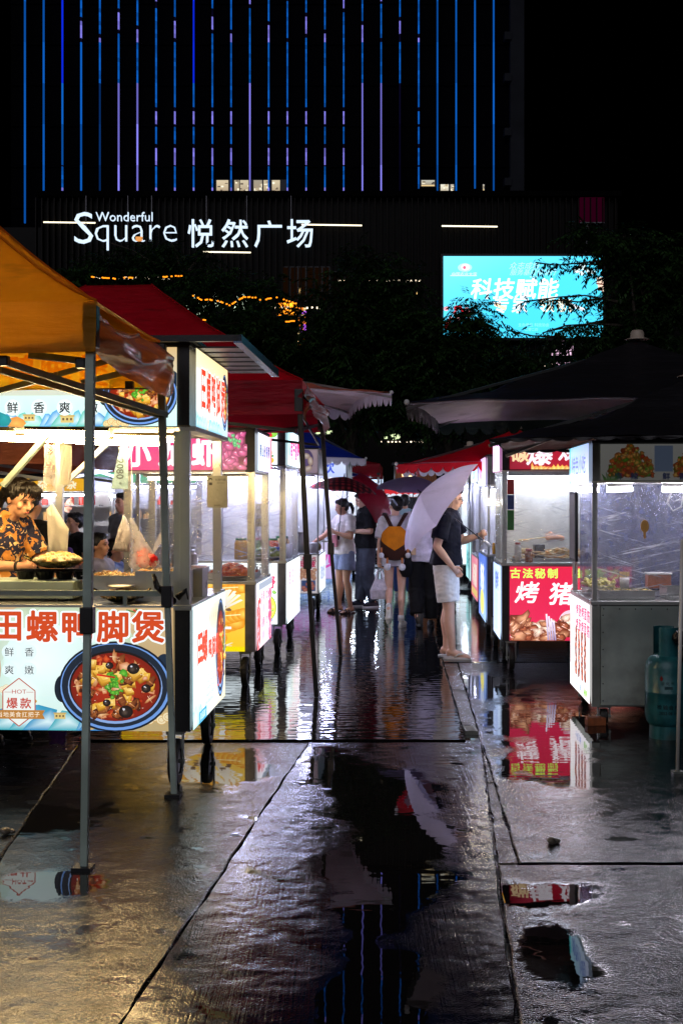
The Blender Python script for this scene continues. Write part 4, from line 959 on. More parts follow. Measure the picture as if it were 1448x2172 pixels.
def tub(label, p, w, d, h, mat, fm, seed, strands=True, cat='food tub', group='steel food tubs on the hot pot cart'):
    t = thing('food_tub', label, cat, p, YAW, group)
    m = MB(); th = .004
    m.box(-w/2, -d/2, 0, w/2, -d/2 + th, h).box(-w/2, d/2 - th, 0, w/2, d/2, h).box(-w/2, -d/2 + th, 0, -w/2 + th, d/2 - th, h).box(w/2 - th, -d/2 + th, 0, w/2, d/2 - th, h).box(-w/2 + th, -d/2 + th, 0, w/2 - th, d/2 - th, th)
    m.box(-w/2 - .012, -d/2 - .012, h, w/2 + .012, -d/2 + .002, h + .004).box(-w/2 - .012, d/2 - .002, h, w/2 + .012, d/2 + .012, h + .004)
    m.build('tub', mat, t)
    q = random.Random(seed); f = MB().box(-w/2 + th, -d/2 + th, h * .5, w/2 - th, d/2 - th, h * .82)
    for i in range(110 if strands else 36):
        x, y = q.uniform(-w/2 + .02, w/2 - .02), q.uniform(-d/2 + .02, d/2 - .02)
        if strands:
            a = q.uniform(0, 6.3); l = q.uniform(.03, .06); z = h * .85 + q.uniform(0, .03)
            b_ = q.uniform(-1.2, 1.2); f.path([(x, y, z), (x + l * .4 * math.cos(a), y + l * .3 * math.sin(a), z + q.uniform(.0, .015)), (x + l * .7 * math.cos(a + b_), y + l * .5 * math.sin(a + b_), z + q.uniform(.0, .02)), (x + l * math.cos(a + b_ * 1.6), y + l * .6 * math.sin(a + b_ * 1.6), z - .008)], .0024, 4)
        else: f.ell((x, y, h * .85), (.02, .018, .014), None, 8, 5)
    o = f.build('food', fm, t, smooth=True); o['kind'] = 'stuff'; return t
tub('long flat steel tray of noodles left of the big steel tub', local(S1, lx(S1, 250, .42), .42, zc), .34, .30, .14, M_steel, M_noodle, 4)
tub('deep square steel tub of bean sprouts behind the black plastic knot', local(S1, lx(S1, 348, .34), .34, zc), .29, .26, .17, M_steel, M_noodle, 5)
tub('steel tub at the alley end of the hot pot counter', local(S1, lx(S1, 400, .66), .66, zc), .2, .2, .17, M_steel, M_redfood, 6, False)
tub('low steel tray of orange shreds close to the stove', local(S1, lx(S1, 215, .7), .7, zc), .3, .2, .08, M_steel, M_redfood, 7)
# hanging papers and bags
def sheet(name, label, cat, p, w, h, mat, thick=.004, taper=.6, fold=.02, rz=0, group=None, flip=False):
    t = thing(name, label, cat, p, YAW + rz, group)
    def fn(u, v, o): 
        ww = w * (taper + (1 - taper) * min(1, v * 1.7)) ; x = (u - .5) * ww + (0 if not flip else w * .2 * (1 - v)); return (x, math.sin(u * 7 + v * 3) * fold + o, -h * v - (abs(u - .3) * h * .25 if v < .01 else 0))
    m = MB(); m.grid(lambda u, v: fn(u, v, 0), 12, 16).grid(lambda u, v: fn(u, v, thick), 12, 16); m.build('sheet', mat, t, smooth=True); return t
def flatbag(name, label, cat, pts, dd, mat, th=.02, wob=.012):
    """creased flat bag from its outline, with thickness and folds"""
    W_ = [at(x, y, dd) for x, y in pts]; c = sum(W_, Vector()) / len(W_); t = thing(name, label, cat, c, 0); n = len(W_); m = MB(); rings = []
    for f, o in ((1, 0), (1.0, th), (.75, th * 2), (.4, th * 2.4)):
        rings.append([(Vector(p) - c) * f + Vector((0, -o + wob * noise.noise(Vector((i * .9, o * 30, 2))) * 2, 0)) for i, p in enumerate([W_[i].lerp(W_[(i + 1) % n], j / 4) for i in range(n) for j in range(4)])])
    m.loft(rings, True); m.build('sheet', mat, t, smooth=True); return t
flatbag('paper_bag', 'stack of white folded paper bags hanging above the wok', 'paper bags', ((101, 1080), (111, 1068), (146, 1122), (143, 1176), (104, 1172)), 7.42, M_paper)
sheet('paper_strip', 'narrow white plastic strip hung below the roof lamps', 'paper', local(S1, lx(S1, 134, .5), .5, 1.93), .07, .26, M_paper, taper=1)
sheet('plastic_bag', 'bunch of thin pinkish bags hung on the steel post behind the vendor', 'bags', local(S1, lx(S1, 100, .58), .58, 1.93), .09, .30, M_thin_bag, taper=.7, fold=.03)
flatbag('plastic_bag', 'flat grey white bag hanging under the pink crayfish sign', 'bag', ((262, 1092), (252, 1122), (240, 1166), (258, 1170), (274, 1170), (279, 1130), (268, 1100)), 7.9, pm('grey_white_plastic', '#b0acb4', .35, bump=.4))
t = thing('plastic_bag', 'thin see-through bag with red food hanging beside the grey bag', 'bag', local(S1, lx(S1, 276, 1.12), 1.12, 1.46), YAW)
m = MB()
def bagf(u, v):
    a = 2 * math.pi * u; r = .012 + .088 * min(1, v * 1.15) ** 1.2 if v < .85 else .100 * max(0, 1 - (v - .85) / .15) ** .5 + .002
    k = 1 + .12 * math.sin(a * 5 + v * 3) + .05 * math.sin(a * 11); return (r * k * math.cos(a) + v * .11, r * .6 * k * math.sin(a), -.36 * v)
m.grid(bagf, 28, 18); m.build('bag', M_thin_bag, t, smooth=True)
MB().ell((.105, 0, -.275), (.075, .040, .055)).ell((.08, 0, -.24), (.05, .035, .05)).build('contents', pm('red_bag_contents', '#b01414', .3, 0, .3, 20, .5, 30), t, smooth=True)
MB().path([(0, 0, 0), (.005, 0, .2), (0, 0, .55)], .002, 5).build('string', M_white_plastic, t)
MB().add([(.14, -.01, -.24), (.21, 0, -.14), (.19, .01, -.09), (.15, 0, -.16)], [(0, 1, 2, 3)]).build('bag_ear', M_thin_bag, t)
# grey printed bag strip with 2080
t = thing('packaging_strip', 'grey blue printed strip of bags reading 2080 left of the pink sign', 'packaging', local(S1, lx(S1, 250, 1.15), 1.15, 1.98), YAW)
m = MB(); m.add([(-.055, 0, -.33), (.06, 0, -.33), (.06, 0, 0), (.02, 0, 0), (-.055, .003, -.33), (.06, .003, -.33), (.06, .003, 0), (.02, .003, 0)], [(0,1,2,3),(7,6,5,4),(0,4,5,1),(1,5,6,2),(3,2,6,7),(0,3,7,4)]); m.build('strip', pm('grey_blue_plastic', '#5e7888', .4, bump=.3), t)
P = Print((-.05, -.002, -.33), (1, 0, 0), (0, 0, 1), .1, .33, (0, 0, 30, 99)); P.text('2080', 17, 60, 20, '#20303a', .02, rot=math.pi / 2); P.disc(17, 20, 3, 3, '#304450'); P.disc(18, 88, 2.5, 2.5, '#304450'); P.build('lettering', 0, t)
# black plastic knot tied to posts
t = thing('plastic_knot', 'torn black plastic bag knotted round the post at the counter corner', 'bag', local(S1, lx(S1, 362, -.1), -.13, 1.06), YAW)
m = MB(); q = random.Random(9)
for i in range(7): m.ell((q.uniform(-.03, .05), q.uniform(-.02, .02), q.uniform(-.03, .03)), (q.uniform(.015, .035), .015, q.uniform(.01, .03)), (q.random(), q.random(), q.random()), 8, 5)
m.path([(-.02, 0, .01), (-.07, 0, .05), (-.09, 0, .12), (-.07, 0, .10)], [.022, .018, .010, .003], 8); m.path([(.04, 0, -.01), (.09, 0, .03), (.10, 0, -.02)], [.02, .015, .004], 8)
m.build('knot', M_black_bag, t, smooth=True)
# hanging payment card without its code
t = thing('payment_card', 'grey payment card hanging from a wire beside the pink crayfish sign', 'card', local(S1, lx(S1, 461, .9), .9, 1.73), YAW + .1)
m = MB(); m.box(-.065, -.002, -.20, .065, .002, 0); m.build('card', pm('grey_card', '#8f9088', .5), t)
MB().path([(-.05, 0, 0), (0, 0, .09), (.05, 0, 0)], .0016, 5).build('wire', M_black_metal, t)
P = Print((-.062, -.004, -.197), (1, 0, 0), (0, 0, 1), .124, .194, (0, 0, 124, 194)); P.disc(20, 22, 11, 11, '#2c2c2c'); P.disc(20, 27, 8, 8, '#a8a8a0'); P.rect(10, 40, 30, 56, '#3c3c3c'); P.text('长按付款', 82, 22, 17, '#30302c', .01); P.text('请扫码支付', 82, 42, 9, '#40403c'); P.text('谢谢惠顾', 62, 182, 10, '#40403c')
for k in range(3): P.ring(28 + k * 36, 110, 15, 30, 1.2, '#74746c', 4)
P.build('print', 0, t)

# ------------------------------------------------------------------ second left cart: crayfish
d2 = 10.3; k2 = F / d2
S2 = cart('food cart with pink crayfish sign and yellow noodle picture behind the hot pot cart', (541 - CX) / F * d2, d2, 1.15, 1.1, .30, .895, 1.81, 2.17, -1, post=.10, tubes=1, tube_mat=T_soft, backwall=False)
W2_ = 1.15
P = front_print(W2_, .305, .87, -1, (440 - 40, 1237, 520, 1378), x_in=.085, x_out=.02)
P.base(['#d8a010', '#f0c020', '#f8d060', '#e8b020'])
q = random.Random(12)
for (x, y, l, r_) in ((432, 1258, 40, 15), (470, 1262, 36, 13), (500, 1250, 34, 12), (440, 1345, 44, 16), (490, 1330, 48, 17), (470, 1362, 50, 14), (500, 1310, 40, 13)):
    a = q.uniform(-.6, -.2)
    for j in range(9):
        u = (j - 4) / 4; P.disc(x + u * l * .55 * math.cos(a), y + u * l * .55 * math.sin(a), r_ * .6, r_, '#ffd860', '#e08a10', 16)
    P.line(x - l * .4, y - r_ * .3, x + l * .4, y - r_ * .3 + l * .5 * math.sin(a) * .6, 2, '#fff0b0')
for i in range(26):
    x = q.uniform(430, 520); P.line(x, 1258 + q.uniform(-10, 12), x - q.uniform(18, 34), 1300 + q.uniform(-10, 18), q.uniform(2.5, 5), '#fff8e4', '#b8aaa0')
for i in range(12): P.line(q.uniform(440, 515), q.uniform(1340, 1370), q.uniform(440, 515), q.uniform(1345, 1372), 2.2, '#fffdf0', '#d8c890')
for i in range(10): P.blob(q.uniform(440, 510), q.uniform(1280, 1300), 3, '#5a4030', '#8a6848')
P.rect(478, 1326, 507, 1331, '#ffffff'); P.rect(483, 1331, 488, 1364, '#ffffff'); P.rect(496, 1331, 501, 1362, '#ffffff'); P.line(484, 1362, 476, 1366, 4, '#ffffff'); P.text('面', 455, 1345, 34, '#ffffff', .04)
P.rect(400, 1368, 520, 1378, '#e8d400'); P.build('front_panel', 1.15, S2)
P = side_print(1.1, .305, .87, -1, (0, 0, 300, 150), a=.04)
P.base(['#f4c0c8', '#f4e8ff', '#e8f0ff', '#f8f8ff']); q = random.Random(13)
for i in range(60): P.blob(q.uniform(0, 60), q.uniform(40, 150), q.uniform(5, 12), '#f06048', '#b02040')
for i in range(50): P.blob(q.uniform(235, 300), q.uniform(30, 150), q.uniform(5, 12), '#f07088', '#b02860')
for r_ in range(4): P.text('香辣小龙虾', 150, 34 + r_ * 30, 26, ('#e84868', '#f08098')[r_ % 2], .03, spacing=34)
P.rect(0, 0, 300, 16, '#9098a8'); P.build('side_panel', 1.8, S2)
P = front_print(W2_, 1.83, 2.15, -1, (240, 926, 525, 1003), x_in=.065, x_out=.0)
PK = '#e0307a'
P.base([PK, PK, '#e8408c', '#e03480'])
P.text('小龙虾', 356, 968, 58, '#fffaff', .045, spacing=74)
P.rect(450, 926, 525, 1003, '#6c1440'); q = random.Random(14)
for i in range(70):
    x, y = q.uniform(450, 525), q.uniform(926, 1003); a = q.uniform(0, 3); P.disc(x, y, q.uniform(9, 14), q.uniform(5, 8), '#f070b0', '#90205c', 14, a); P.disc(x - 3, y - 2.5, 4, 1.4, '#ffe0f4', '#e878b0', 8, a)
for i in range(12): P.blob(498 + q.gauss(0, 6), 945 + q.gauss(0, 5), 4, '#8ae0a0', '#30a060')
P.build('top_sign', 1.15, S2)
P = side_print(1.1, 1.83, 2.15, -1, (0, 0, 300, 110), a=.04, off=.02)
P.base(['#d8f0fc', '#f0d8e8', '#e8a8b8', '#e0f4ff'])
for i, ch in enumerate('潮汕砂锅粥'): P.text(ch, 50 + i * 46, 50, 40, ('#203c78', '#2858a0')[i % 2], .03)
for i, ch in enumerate('海鲜烧烤夜宵'): P.text(ch, 55 + i * 36, 92, 20, '#4878b8', .01)
P.rect(268, 0, 300, 110, ['#d04060', '#b03048', '#d87080', '#e090a0']); P.build('top_sign', 1.9, S2)
MB().box(-.08, -.02, 1.815, 0.0, 0.0, 2.17).build('sign_corner', M_dark_trim, S2)
tub('steel tray of glowing orange crayfish behind cling film', local(S2, -.28, .42, .90), .5, .5, .05, M_steel, M_redfood, 21, False, group=None)
t = bowl('food_pile', 'heap of glossy red crayfish at the alley corner of the pink cart', 'food', local(S2, -.22, .2, .90), .17, .03, M_steel, M_redfood, False, .10, 22, 90, .026)

# third left cart: white fruit cart
d3 = 12.55; 
S3 = cart('white fruit cart with star fruit drawing and bright white signs', (606 - CX) / F * d3, d3, 1.2, 1.5, .30, .955, 1.92, 2.31, -1, post=.10, tubes=3, tube_mat=T_cool)
def px3(W, xi, d=d3): return W
P = front_print(1.2, .305, .93, -1, (606 - 20 - 215, 1212, 586, 1330), x_in=.085, x_out=.02); P.base(['#dff4ff', '#f2fbff', '#f8fdff', '#e8f8ff'])
P.text('特产', 548, 1222, 22, '#181c24', .02, spacing=20); P.text('酸嘢', 560, 1249, 26, '#e83a6a', .025, spacing=20)
P.disc(566, 1298, 18, 25, '#3a6a20'); P.disc(566, 1298, 17, 24, '#f4e890', '#d8d850'); q = random.Random(16)
for i in range(24):
    a = q.uniform(0, 6.3); r_ = math.sqrt(q.random()); P.blob(566 + 13 * r_ * math.cos(a), 1298 + 19 * r_ * math.sin(a), 5, '#f8f0a0', '#c8cc40', 7, .2)
def star(P, x, y, r, c, ce): P.fan(x, y, [(x + (r if k % 2 == 0 else r * .42) * math.sin(math.pi * k / 5), y - (r if k % 2 == 0 else r * .42) * math.cos(math.pi * k / 5)) for k in range(10)], c, ce)
star(P, 564, 1283, 13, '#d8f060', '#70c030'); star(P, 568, 1306, 12, '#e0f480', '#60b830'); P.blob(552, 1275, 4, '#f06050', '#d83040'); P.blob(580, 1268, 4, '#b8e070', '#50a040'); P.text('水果', 572, 1322, 6, '#3060c0'); P.build('front_panel', 1.5, S3)
P = side_print(1.5, .305, .93, -1, (0, 0, 300, 130)); P.base(['#e8f8ff', '#f6fcff', '#f8fdff', '#f4fbff'])
for i, c in enumerate(('#70b040', '#58a048', '#d8c040', '#f08030', '#e04050', '#f090a0', '#d83860', '#e86070')): P.rect(70 + i * 28, 60, 82 + i * 28, 124, [c, c, '#f0f0e0', '#f8f8f0'])
P.text('酸甜水果', 150, 32, 40, '#e85878', .03, spacing=58); P.build('side_panel', 2.2, S3)
P = front_print(1.2, 1.94, 2.30, -1, (400, 908, 600, 990), x_in=.085); P.base(['#e8f6ff', '#f4fbff', '#ecf8ff', '#e8f8ff'])
P.text('酸·嘢', 564, 926, 14, '#e040a0', .03); P.disc(590, 918, 10, 9, '#9ad85a', '#78c040'); P.blob(584, 918, 5, '#e03060', '#b82060'); P.blob(588, 922, 4, '#e04030', '#c02030'); P.blob(580, 948, 8, '#f4ecb0', '#e0d8a0', 6); P.blob(581, 964, 7, '#f8d860', '#f0b830', 8, .1, 1.5, -.5); P.disc(590, 980, 4, 6, '#f0b840'); P.blob(590, 970, 4, '#40a860', '#208850', 9, .5); P.blob(566, 936, 3, '#3070a0', '#205080')
P.build('top_sign', 1.4, S3)
P = side_print(1.5, 1.94, 2.30, -1, (0, 0, 300, 85), off=.02); P.base(['#d8f4fc', '#f0faff', '#e8f8ff', '#a8e4f0'])
P.text('南宁酸嘢', 165, 45, 52, '#e83880', .04, spacing=54); P.rect(20, 0, 40, 85, '#70d0e0'); P.text('解腻', 40, 50, 22, '#5888d0'); P.build('top_sign', 2.1, S3)
bowl('food_pile', 'heap of green pickled fruit inside the white fruit cart', 'food', local(S3, -.22, .16, .96), .15, .03, M_white_plastic, M_greenfood, False, .10, 24, 40, .04)
# cups and box at the alley end
t = thing('cup_holder', 'clear tray of upright plastic cups on the fruit cart', 'cups', local(S3, -.09, .62, .955), YAW)
for i in range(6): MB().lathe([(.02, 0), (.03, .15), (.026, .15), (.018, .005)], (-.03 + .035 * (i % 3) * 1.4, .07 * (i // 3), 0), n=12).build('cup', M_white_plastic, t, smooth=True)
MB().beam((0, .02, .1), (.03, .05, .22), .006, .006).beam((.02, .0, .1), (.05, .03, .22), .006, .006).build('tongs', M_black_metal, t)
bevel(tag(MB().box(-.06, -.05, 0, .05, .05, .13).build('box', pm('blue_box', '#1c3ca0', .4), loc=local(S3, -.10, .3, .955)), 'small blue box standing by the cups of the fruit cart', 'box'), .006)
# payment stickers on post (codes left out)
def sticker(root, x, y, z, w_, h_, col, col2, txt, label, rz=0.0):
    t = thing('payment_sticker', label, 'sticker', local(root, x, y, z), YAW + rz); MB().box(-w_ / 2, 0, 0, w_ / 2, .003, h_).build('plate', pm('plate_' + col.strip('#'), col, .35), t)
    P = Print((-w_ / 2, -.001, 0), (1, 0, 0), (0, 0, 1), w_, h_, (0, 0, 100, 100 * h_ / w_)); H = 100 * h_ / w_
    P.rect(12, H * .3, 88, H * .9, col2); P.text(txt, 50, H * .15, 22, '#ffffff', .02); P.build('print', 0, t); return t
sticker(S3, -.10, 1.52, 1.50, .13, .2, '#284a9c', '#e8e8e0', '微信支付', 'blue framed payment plate, upper one in the white fruit cart')
sticker(S3, -.10, 1.52, 1.24, .13, .22, '#2c4478', '#f0ece0', '支付宝', 'blue framed payment plate, lower one in the white fruit cart')
sticker(S3, -.30, .05, 1.30, .17, .24, '#d8d8a8', '#f4f0d0', '收款', 'cream payment card behind the cling film of the fruit cart')

# fourth left cart: dumplings
d4 = 16.4
S4 = cart('white dumpling cart beyond the fruit cart with struck-out writing on its panel', (676 - CX) / F * d4, d4, 1.3, 1.2, .32, .86, 1.92, 2.26, -1, post=.03, trim=M_white_paint, tubes=3, tube_mat=T_cool, film=False, body=M_white_paint)
P = front_print(1.3, .33, .84, -1, (640 - 165, 1175, 675, 1262), x_in=.02); P.base(['#e8dce4', '#efe6ee', '#f4eef4', '#efe6ee'])
P.text('早点', 658, 1185, 13, '#c03050', .03, spacing=18); P.line(642, 1186, 672, 1187, 1.5, '#401828'); P.text('现做', 655, 1196, 15, '#d83068', .04, spacing=18)
q = random.Random(18)
for i in range(30): P.blob(q.uniform(640, 672), q.uniform(1207, 1228), 5, '#f0c8a8', '#b87860')
P.rect(642, 1233, 671, 1257, '#40588c')
for i in range(9): P.blob(q.uniform(644, 669), q.uniform(1237, 1255), 5, '#d89080', '#a05850', 5)
P.build('front_panel', .55, S4)
P = side_print(1.2, .33, .84, -1, (0, 0, 200, 90)); P.base(['#f0f8ff'] * 4); P.text('现包水饺', 100, 45, 36, '#5870b0', .02); P.build('side_panel', 1.2, S4)
P = front_print(1.3, 1.94, 2.25, -1, (440, 955, 692, 1010), x_in=.02); P.base(['#b898ac', '#b8a0b0', '#c8b0b8', '#b098a8'])
P.disc(662, 980, 20, 26, '#8068a0', '#584878')
for x, y, a in ((655, 998, .5), (668, 1000, -.4), (674, 982, 1.4), (662, 970, .1)): P.disc(x, y, 11, 7, '#f8e8d8', '#c0a090', 18, a); P.disc(x, y - 1, 7, 3, '#fff8f0', '#e8d0c0', 12, a)
P.build('top_sign', .5, S4)
# ------------------------------------------------------------------ right-hand carts
d = 8.6
R1 = cart('bare steel food cart nearest on the right, wrapped in cling film above its counter', (1255 - CX) / F * d, d, 1.6, 1.05, .125, .87, 1.70, 1.98, 1, post=.056, tubes=0, film=True, group='food carts along the alley', backwall=False, body=M_steel_dull, trim=M_steel_dull)
m = MB(); m.box(.06, -.008, .14, 1.58, .02, .835); m.build('steel_panel', pm('stained_steel', '#a2aca8', .42, .35, .4, 2.2, .2, 3, col2='#7c8886'), R1)
m = MB(); q = random.Random(1)
for i in range(14): m.ell((.08 + i * .11, -.010, .815), (.005, .004, .005), None, 6, 4)
for i in range(6): m.ell((.075, -.010, .17 + i * .12), (.005, .004, .005), None, 6, 4)
m.build('rivets', M_dark_trim, R1)
P = side_print(1.05, .14, .84, 1, (0, 0, 180, 160)); P.base(['#f4f4f4', '#e8e4e8', '#e8d8e0', '#f4f8fc'])
for i in range(2): P.text('烤肠烤面筋', 120, 20 + i * 24, 22, '#c83060', .03, spacing=25)
q = random.Random(17)
for i in range(4):
    x = 62 + i * 28; P.line(x, 52, x, 138, 2, '#c8a060')
    for j in range(9): P.blob(x + q.uniform(-2, 2), 58 + j * 8.5, 8.5, q.choice(('#d86830', '#a84018')), '#4c1c10', 8, .25)
P.text('秘制', 150, 148, 14, '#70b020', .04); P.text('十元三串', 85, 148, 13, '#3070c0', .02); P.rect(8, 30, 14, 120, '#c0a8a8'); P.build('side_panel', 1.8, R1)
P = front_print(1.6, 1.715, 1.97, 1, (1272, 940, 1272 + 1.52 * 302, 1019), x_in=.056, x_out=.02); P.base(['#a8a8a4', '#a8a8a4', '#b4b4b0', '#b4b4b0'])
def burger(P, x, y, r, seed):
    q = random.Random(seed)
    P.rect(x - r, y + r * .2, x + r, y + r * .78, '#6a4420')
    for i in range(320):
        a, b = q.uniform(-1, 1), q.uniform(-.75, .75)
        if b < -.72 + abs(a) ** 1.6 * 1.0: continue
        P.blob(x + a * r, y + b * r, r * q.uniform(.06, .15), q.choice(('#c8602c', '#8a3c1c', '#e0a050', '#58902c', '#b03820', '#d8b060')), q.choice(('#6c3014', '#3c6018', '#8a5020')), 7, .3)
burger(P, 1335, 975, 46, 3); burger(P, 1470, 975, 46, 4); burger(P, 1610, 975, 46, 5)
P.text('麻辣·鲜香·外酥里嫩', 1456, 1010, 16, '#1c2c5c', .03, spacing=33); P.rect(1382, 944, 1420, 1000, '#6c7c98')
for i in range(16): P.line(1278 + i * 1.6, 1019, 1270 + i * 3, 1002 + (i % 4) * 3, 1.6, '#4c7c2c', '#2c5018')
P.build('top_sign', .16, R1)
MB().box(.06, 1.0, .88, 1.55, 1.02, 1.70).build('back_film', thin_bag_mat('hazy_panel', '#5c6488', .62), R1)
m = MB(); m.loft([[Vector((x, y, z)) for x, z in [(.36 + .028 * math.cos(a) , 1.395 + .045 * math.sin(a)) for a in [i * math.pi / 8 for i in range(16)]]] for y in (-.032, -.028)]).box(.353, -.032, 1.31, .367, -.028, 1.352).build('popsicle_sticker', pm('tan_sticker', '#e8b060', .5), R1)
P = side_print(1.05, 1.70, 1.98, 1, (0, 0, 180, 60), off=.02); P.base(['#b8e0f4', '#c8d0f0', '#a8b8e8', '#a0d8e8']); P.text('特色小吃', 90, 30, 32, '#5870b8', .02); P.rect(0, 0, 14, 60, '#40b8c0'); P.build('top_sign', 1.3, R1)
for (x0_, x1_, y) in ((.02, .18, .85), (.16, .34, .35), (.55, .82, .30), (.82, 1.1, .6)):
    o = MB().tube((x0_, y, 1.655), (x1_, y - .02, 1.66), .018, n=8).build('lamp_tube', T_white, R1); MB().box(x0_, y - .03, 1.676, x1_, y + .02, 1.70).build('lamp_holder', M_white_paint, o)
def cable(label, pts, r=.006, mat=M_black_metal): tag(MB().path(pts, r, 6).build('cable', mat, smooth=True), label, 'cable')
L_ = lambda x, y, z: local(R1, x, y, z)
cable('black lamp cable hanging behind the cling film of the steel cart', [L_(.70, .3, 1.69), L_(.72, .28, 1.5), L_(.78, .26, 1.3), L_(.80, .25, 1.15), L_(.90, .24, 1.05), L_(.88, .24, .95)])
MB_ = MB().box(-.02, -.02, -.04, .02, .02, .04); bevel(tag(MB_.build('socket', M_white_plastic, loc=L_(.76, .26, 1.33)), 'small inline switch on the hanging black lamp cable', 'switch'), .006)
cable('pale looped wire under the roof of the steel cart', [L_(.60, .2, 1.66), L_(.56, .18, 1.56), L_(.60, .18, 1.50), L_(.66, .18, 1.53), L_(.68, .2, 1.66)], .006, M_white_plastic)
cable('thin red cable running down the back post of the steel cart', [L_(.03, 1.0, 1.66), L_(-.02, 1.02, 1.5), L_(.04, 1.0, 1.3), L_(.02, 1.0, 1.0)], .005, pm('red_cable', '#8a1c28', .4))
tub('wide shallow steel pan just behind the film of the steel cart', local(R1, .26, .25, .872), .40, .28, .06, M_steel, M_wok, 31, False, group=None)
t = thing('basket', 'perforated steel basket right of the wide shallow pan', 'basket', local(R1, .72, .25, .872), YAW)
m = MB()
for i in range(14): m.box(-.16 + i * .024, -.122, .01, -.156 + i * .024, -.118, .075)
for z in (.01, .03, .05, .07): m.box(-.17, -.124, z, .17, -.12, z + .004)
m.box(-.17, -.12, 0, .17, .12, .008).box(-.175, -.128, .075, .175, -.116, .083).box(-.175, .12, .0, .175, .128, .083).box(-.175, -.12, 0, -.168, .12, .083).box(.168, -.12, 0, .175, .12, .083); m.build('basket', M_steel, t)
t = thing('stick_cup', 'bundle of pale wooden skewers standing in a cup on the steel cart', 'skewers', local(R1, .30, .42, .935), YAW); m = MB(); q = random.Random(2)
for i in range(40): a, r_ = q.uniform(0, 6.3), math.sqrt(q.random()) * .03; m.tube((r_ * math.cos(a), r_ * math.sin(a), .01), (r_ * 1.15 * math.cos(a), r_ * 1.15 * math.sin(a), .115), .0028, n=5)
m.build('skewers', pm('bamboo', '#e8cf8c', .6), t); MB().lathe([(.001, 0), (.034, 0), (.037, .075), (.034, .075), (.031, .006)], n=18).build('cup', M_white_plastic, t, smooth=True)
t = thing('sauce_box', 'translucent orange sauce box right of the skewers', 'box', local(R1, .55, .45, .93), YAW); bevel(MB().box(-.085, -.06, 0, .085, .06, .10).build('box', pm('orange_sauce', '#c86a38', .3, trans=.3), t), .01); bevel(MB().box(-.09, -.065, .102, .09, .065, .115).build('lid', M_white_plastic, t), .004)
t = thing('food_tray', 'tray of yellow green vegetables at the alley corner of the steel cart', 'food tray', local(R1, .12, .55, .90), YAW); bevel(MB().box(-.1, -.15, 0, .14, .15, .02).build('tray', M_steel, t), .004)
m = MB(); q = random.Random(33)
for i in range(50): m.ell((q.uniform(-.08, .12), q.uniform(-.12, .12), q.uniform(.03, .08)), (q.uniform(.015, .03), .018, .012), (q.random(), q.random(), q.random()), 8, 5)
o = m.build('vegetables', pm('yellow_green_veg', '#c8c050', .4, 0, .3, 30, col2='#e8e0a0'), t, smooth=True); o['kind'] = 'stuff'
t = thing('menu_board', 'narrow black framed menu board hung on the alley side of the steel cart', 'board', local(R1, -.03, .48, 1.12), YAW); MB().box(-.02, 0, 0, .0, .32, .52).build('frame', M_black_metal, t); MB().box(-.024, .02, .02, -.0205, .30, .50).build('board', pm('grey_board', '#8c8a92', .4), t)
# loose film gathered at the corners
def drape(label, pts_top, pts_bot, n=14, group=None):
    def fn(u, v):
        a = Vector(pts_top[0]).lerp(Vector(pts_top[1]), u); b = Vector(pts_bot[0]).lerp(Vector(pts_bot[1]), u); p = a.lerp(b, v)
        k = math.sin(u * 21 + v * 5) * .012 + noise.noise(p * 9) * .03; return (p.x + k, p.y + k, p.z)
    tag(MB().grid(fn, n * 2, n).build('cling_film_sheet', M_film, smooth=True), label, 'cling film')
drape('loose cling film hanging over the alley corner of the steel cart', (L_(-.02, -.03, 1.25), L_(.08, -.02, 1.2)), (L_(-.12, .0, .80), L_(.06, -.04, .83)))
drape('loose cling film at the alley corner of the crayfish cart', (local(S2, .02, .0, 1.35), local(S2, -.05, .5, 1.3)), (local(S2, .12, .05, .90), local(S2, .10, .7, .92)))
drape('slanting sheet of cling film on the front of the fruit cart', (local(S3, -.12, -.03, 1.92), local(S3, -.02, -.02, 1.92)), (local(S3, -.42, -.03, 1.0), local(S3, -.30, -.04, 1.1)))
# brick under the wheel, gas bottle, white pole
t = tag(bevel(MB().box(-.065, -.04, 0, .065, .04, .055).build('brick', pm('orange_brick', '#8a4a26', .7, 0, .3, 20, .3, 40), loc=gp(1262, 1538), rot=(0, 0, .1)), .003), 'single orange brick lying under the near wheel of the steel cart', 'brick')
GX = (1412 - CX) / F * 8.15
t = thing('gas_bottle', 'tall teal gas bottle with a guard collar standing by the steel cart', 'gas bottle', (GX, 8.15, 0), .3)
M_teal = pm('teal_paint', '#1e5a60', .36, .05, .3, 9, .12, 30, col2='#3c3a30', thr=(.60, .72), spec=.5)
MB().lathe([(.001, .065), (.06, .062), (.10, .075), (.128, .11), (.138, .16), (.138, .30), (.1395, .302), (.1395, .312), (.138, .314), (.138, .46), (.130, .50), (.105, .535), (.07, .555), (.04, .56)], n=40).build('bottle', M_teal, t, smooth=True)
MB().lathe([(.105, 0), (.11, 0), (.108, .085), (.103, .085)], n=36).build('foot_ring', M_teal, t, smooth=False)
m = MB(); n_ = 30; rings = []
for k in range(n_ + 1):
    a = -2.2 + 4.9 * k / n_; hgt = .735 - (.05 if 12 < k < 19 else 0)
    for (rr, z) in ((.088, .545), (.088, hgt), (.082, hgt), (.082, .545)): rings.append((rr * math.cos(a), rr * math.sin(a), z))
m.add(rings, [(k * 4 + j, (k + 1) * 4 + j, (k + 1) * 4 + (j + 1) % 4, k * 4 + (j + 1) % 4) for k in range(n_) for j in range(4)]); m.build('guard_collar', M_teal, t)
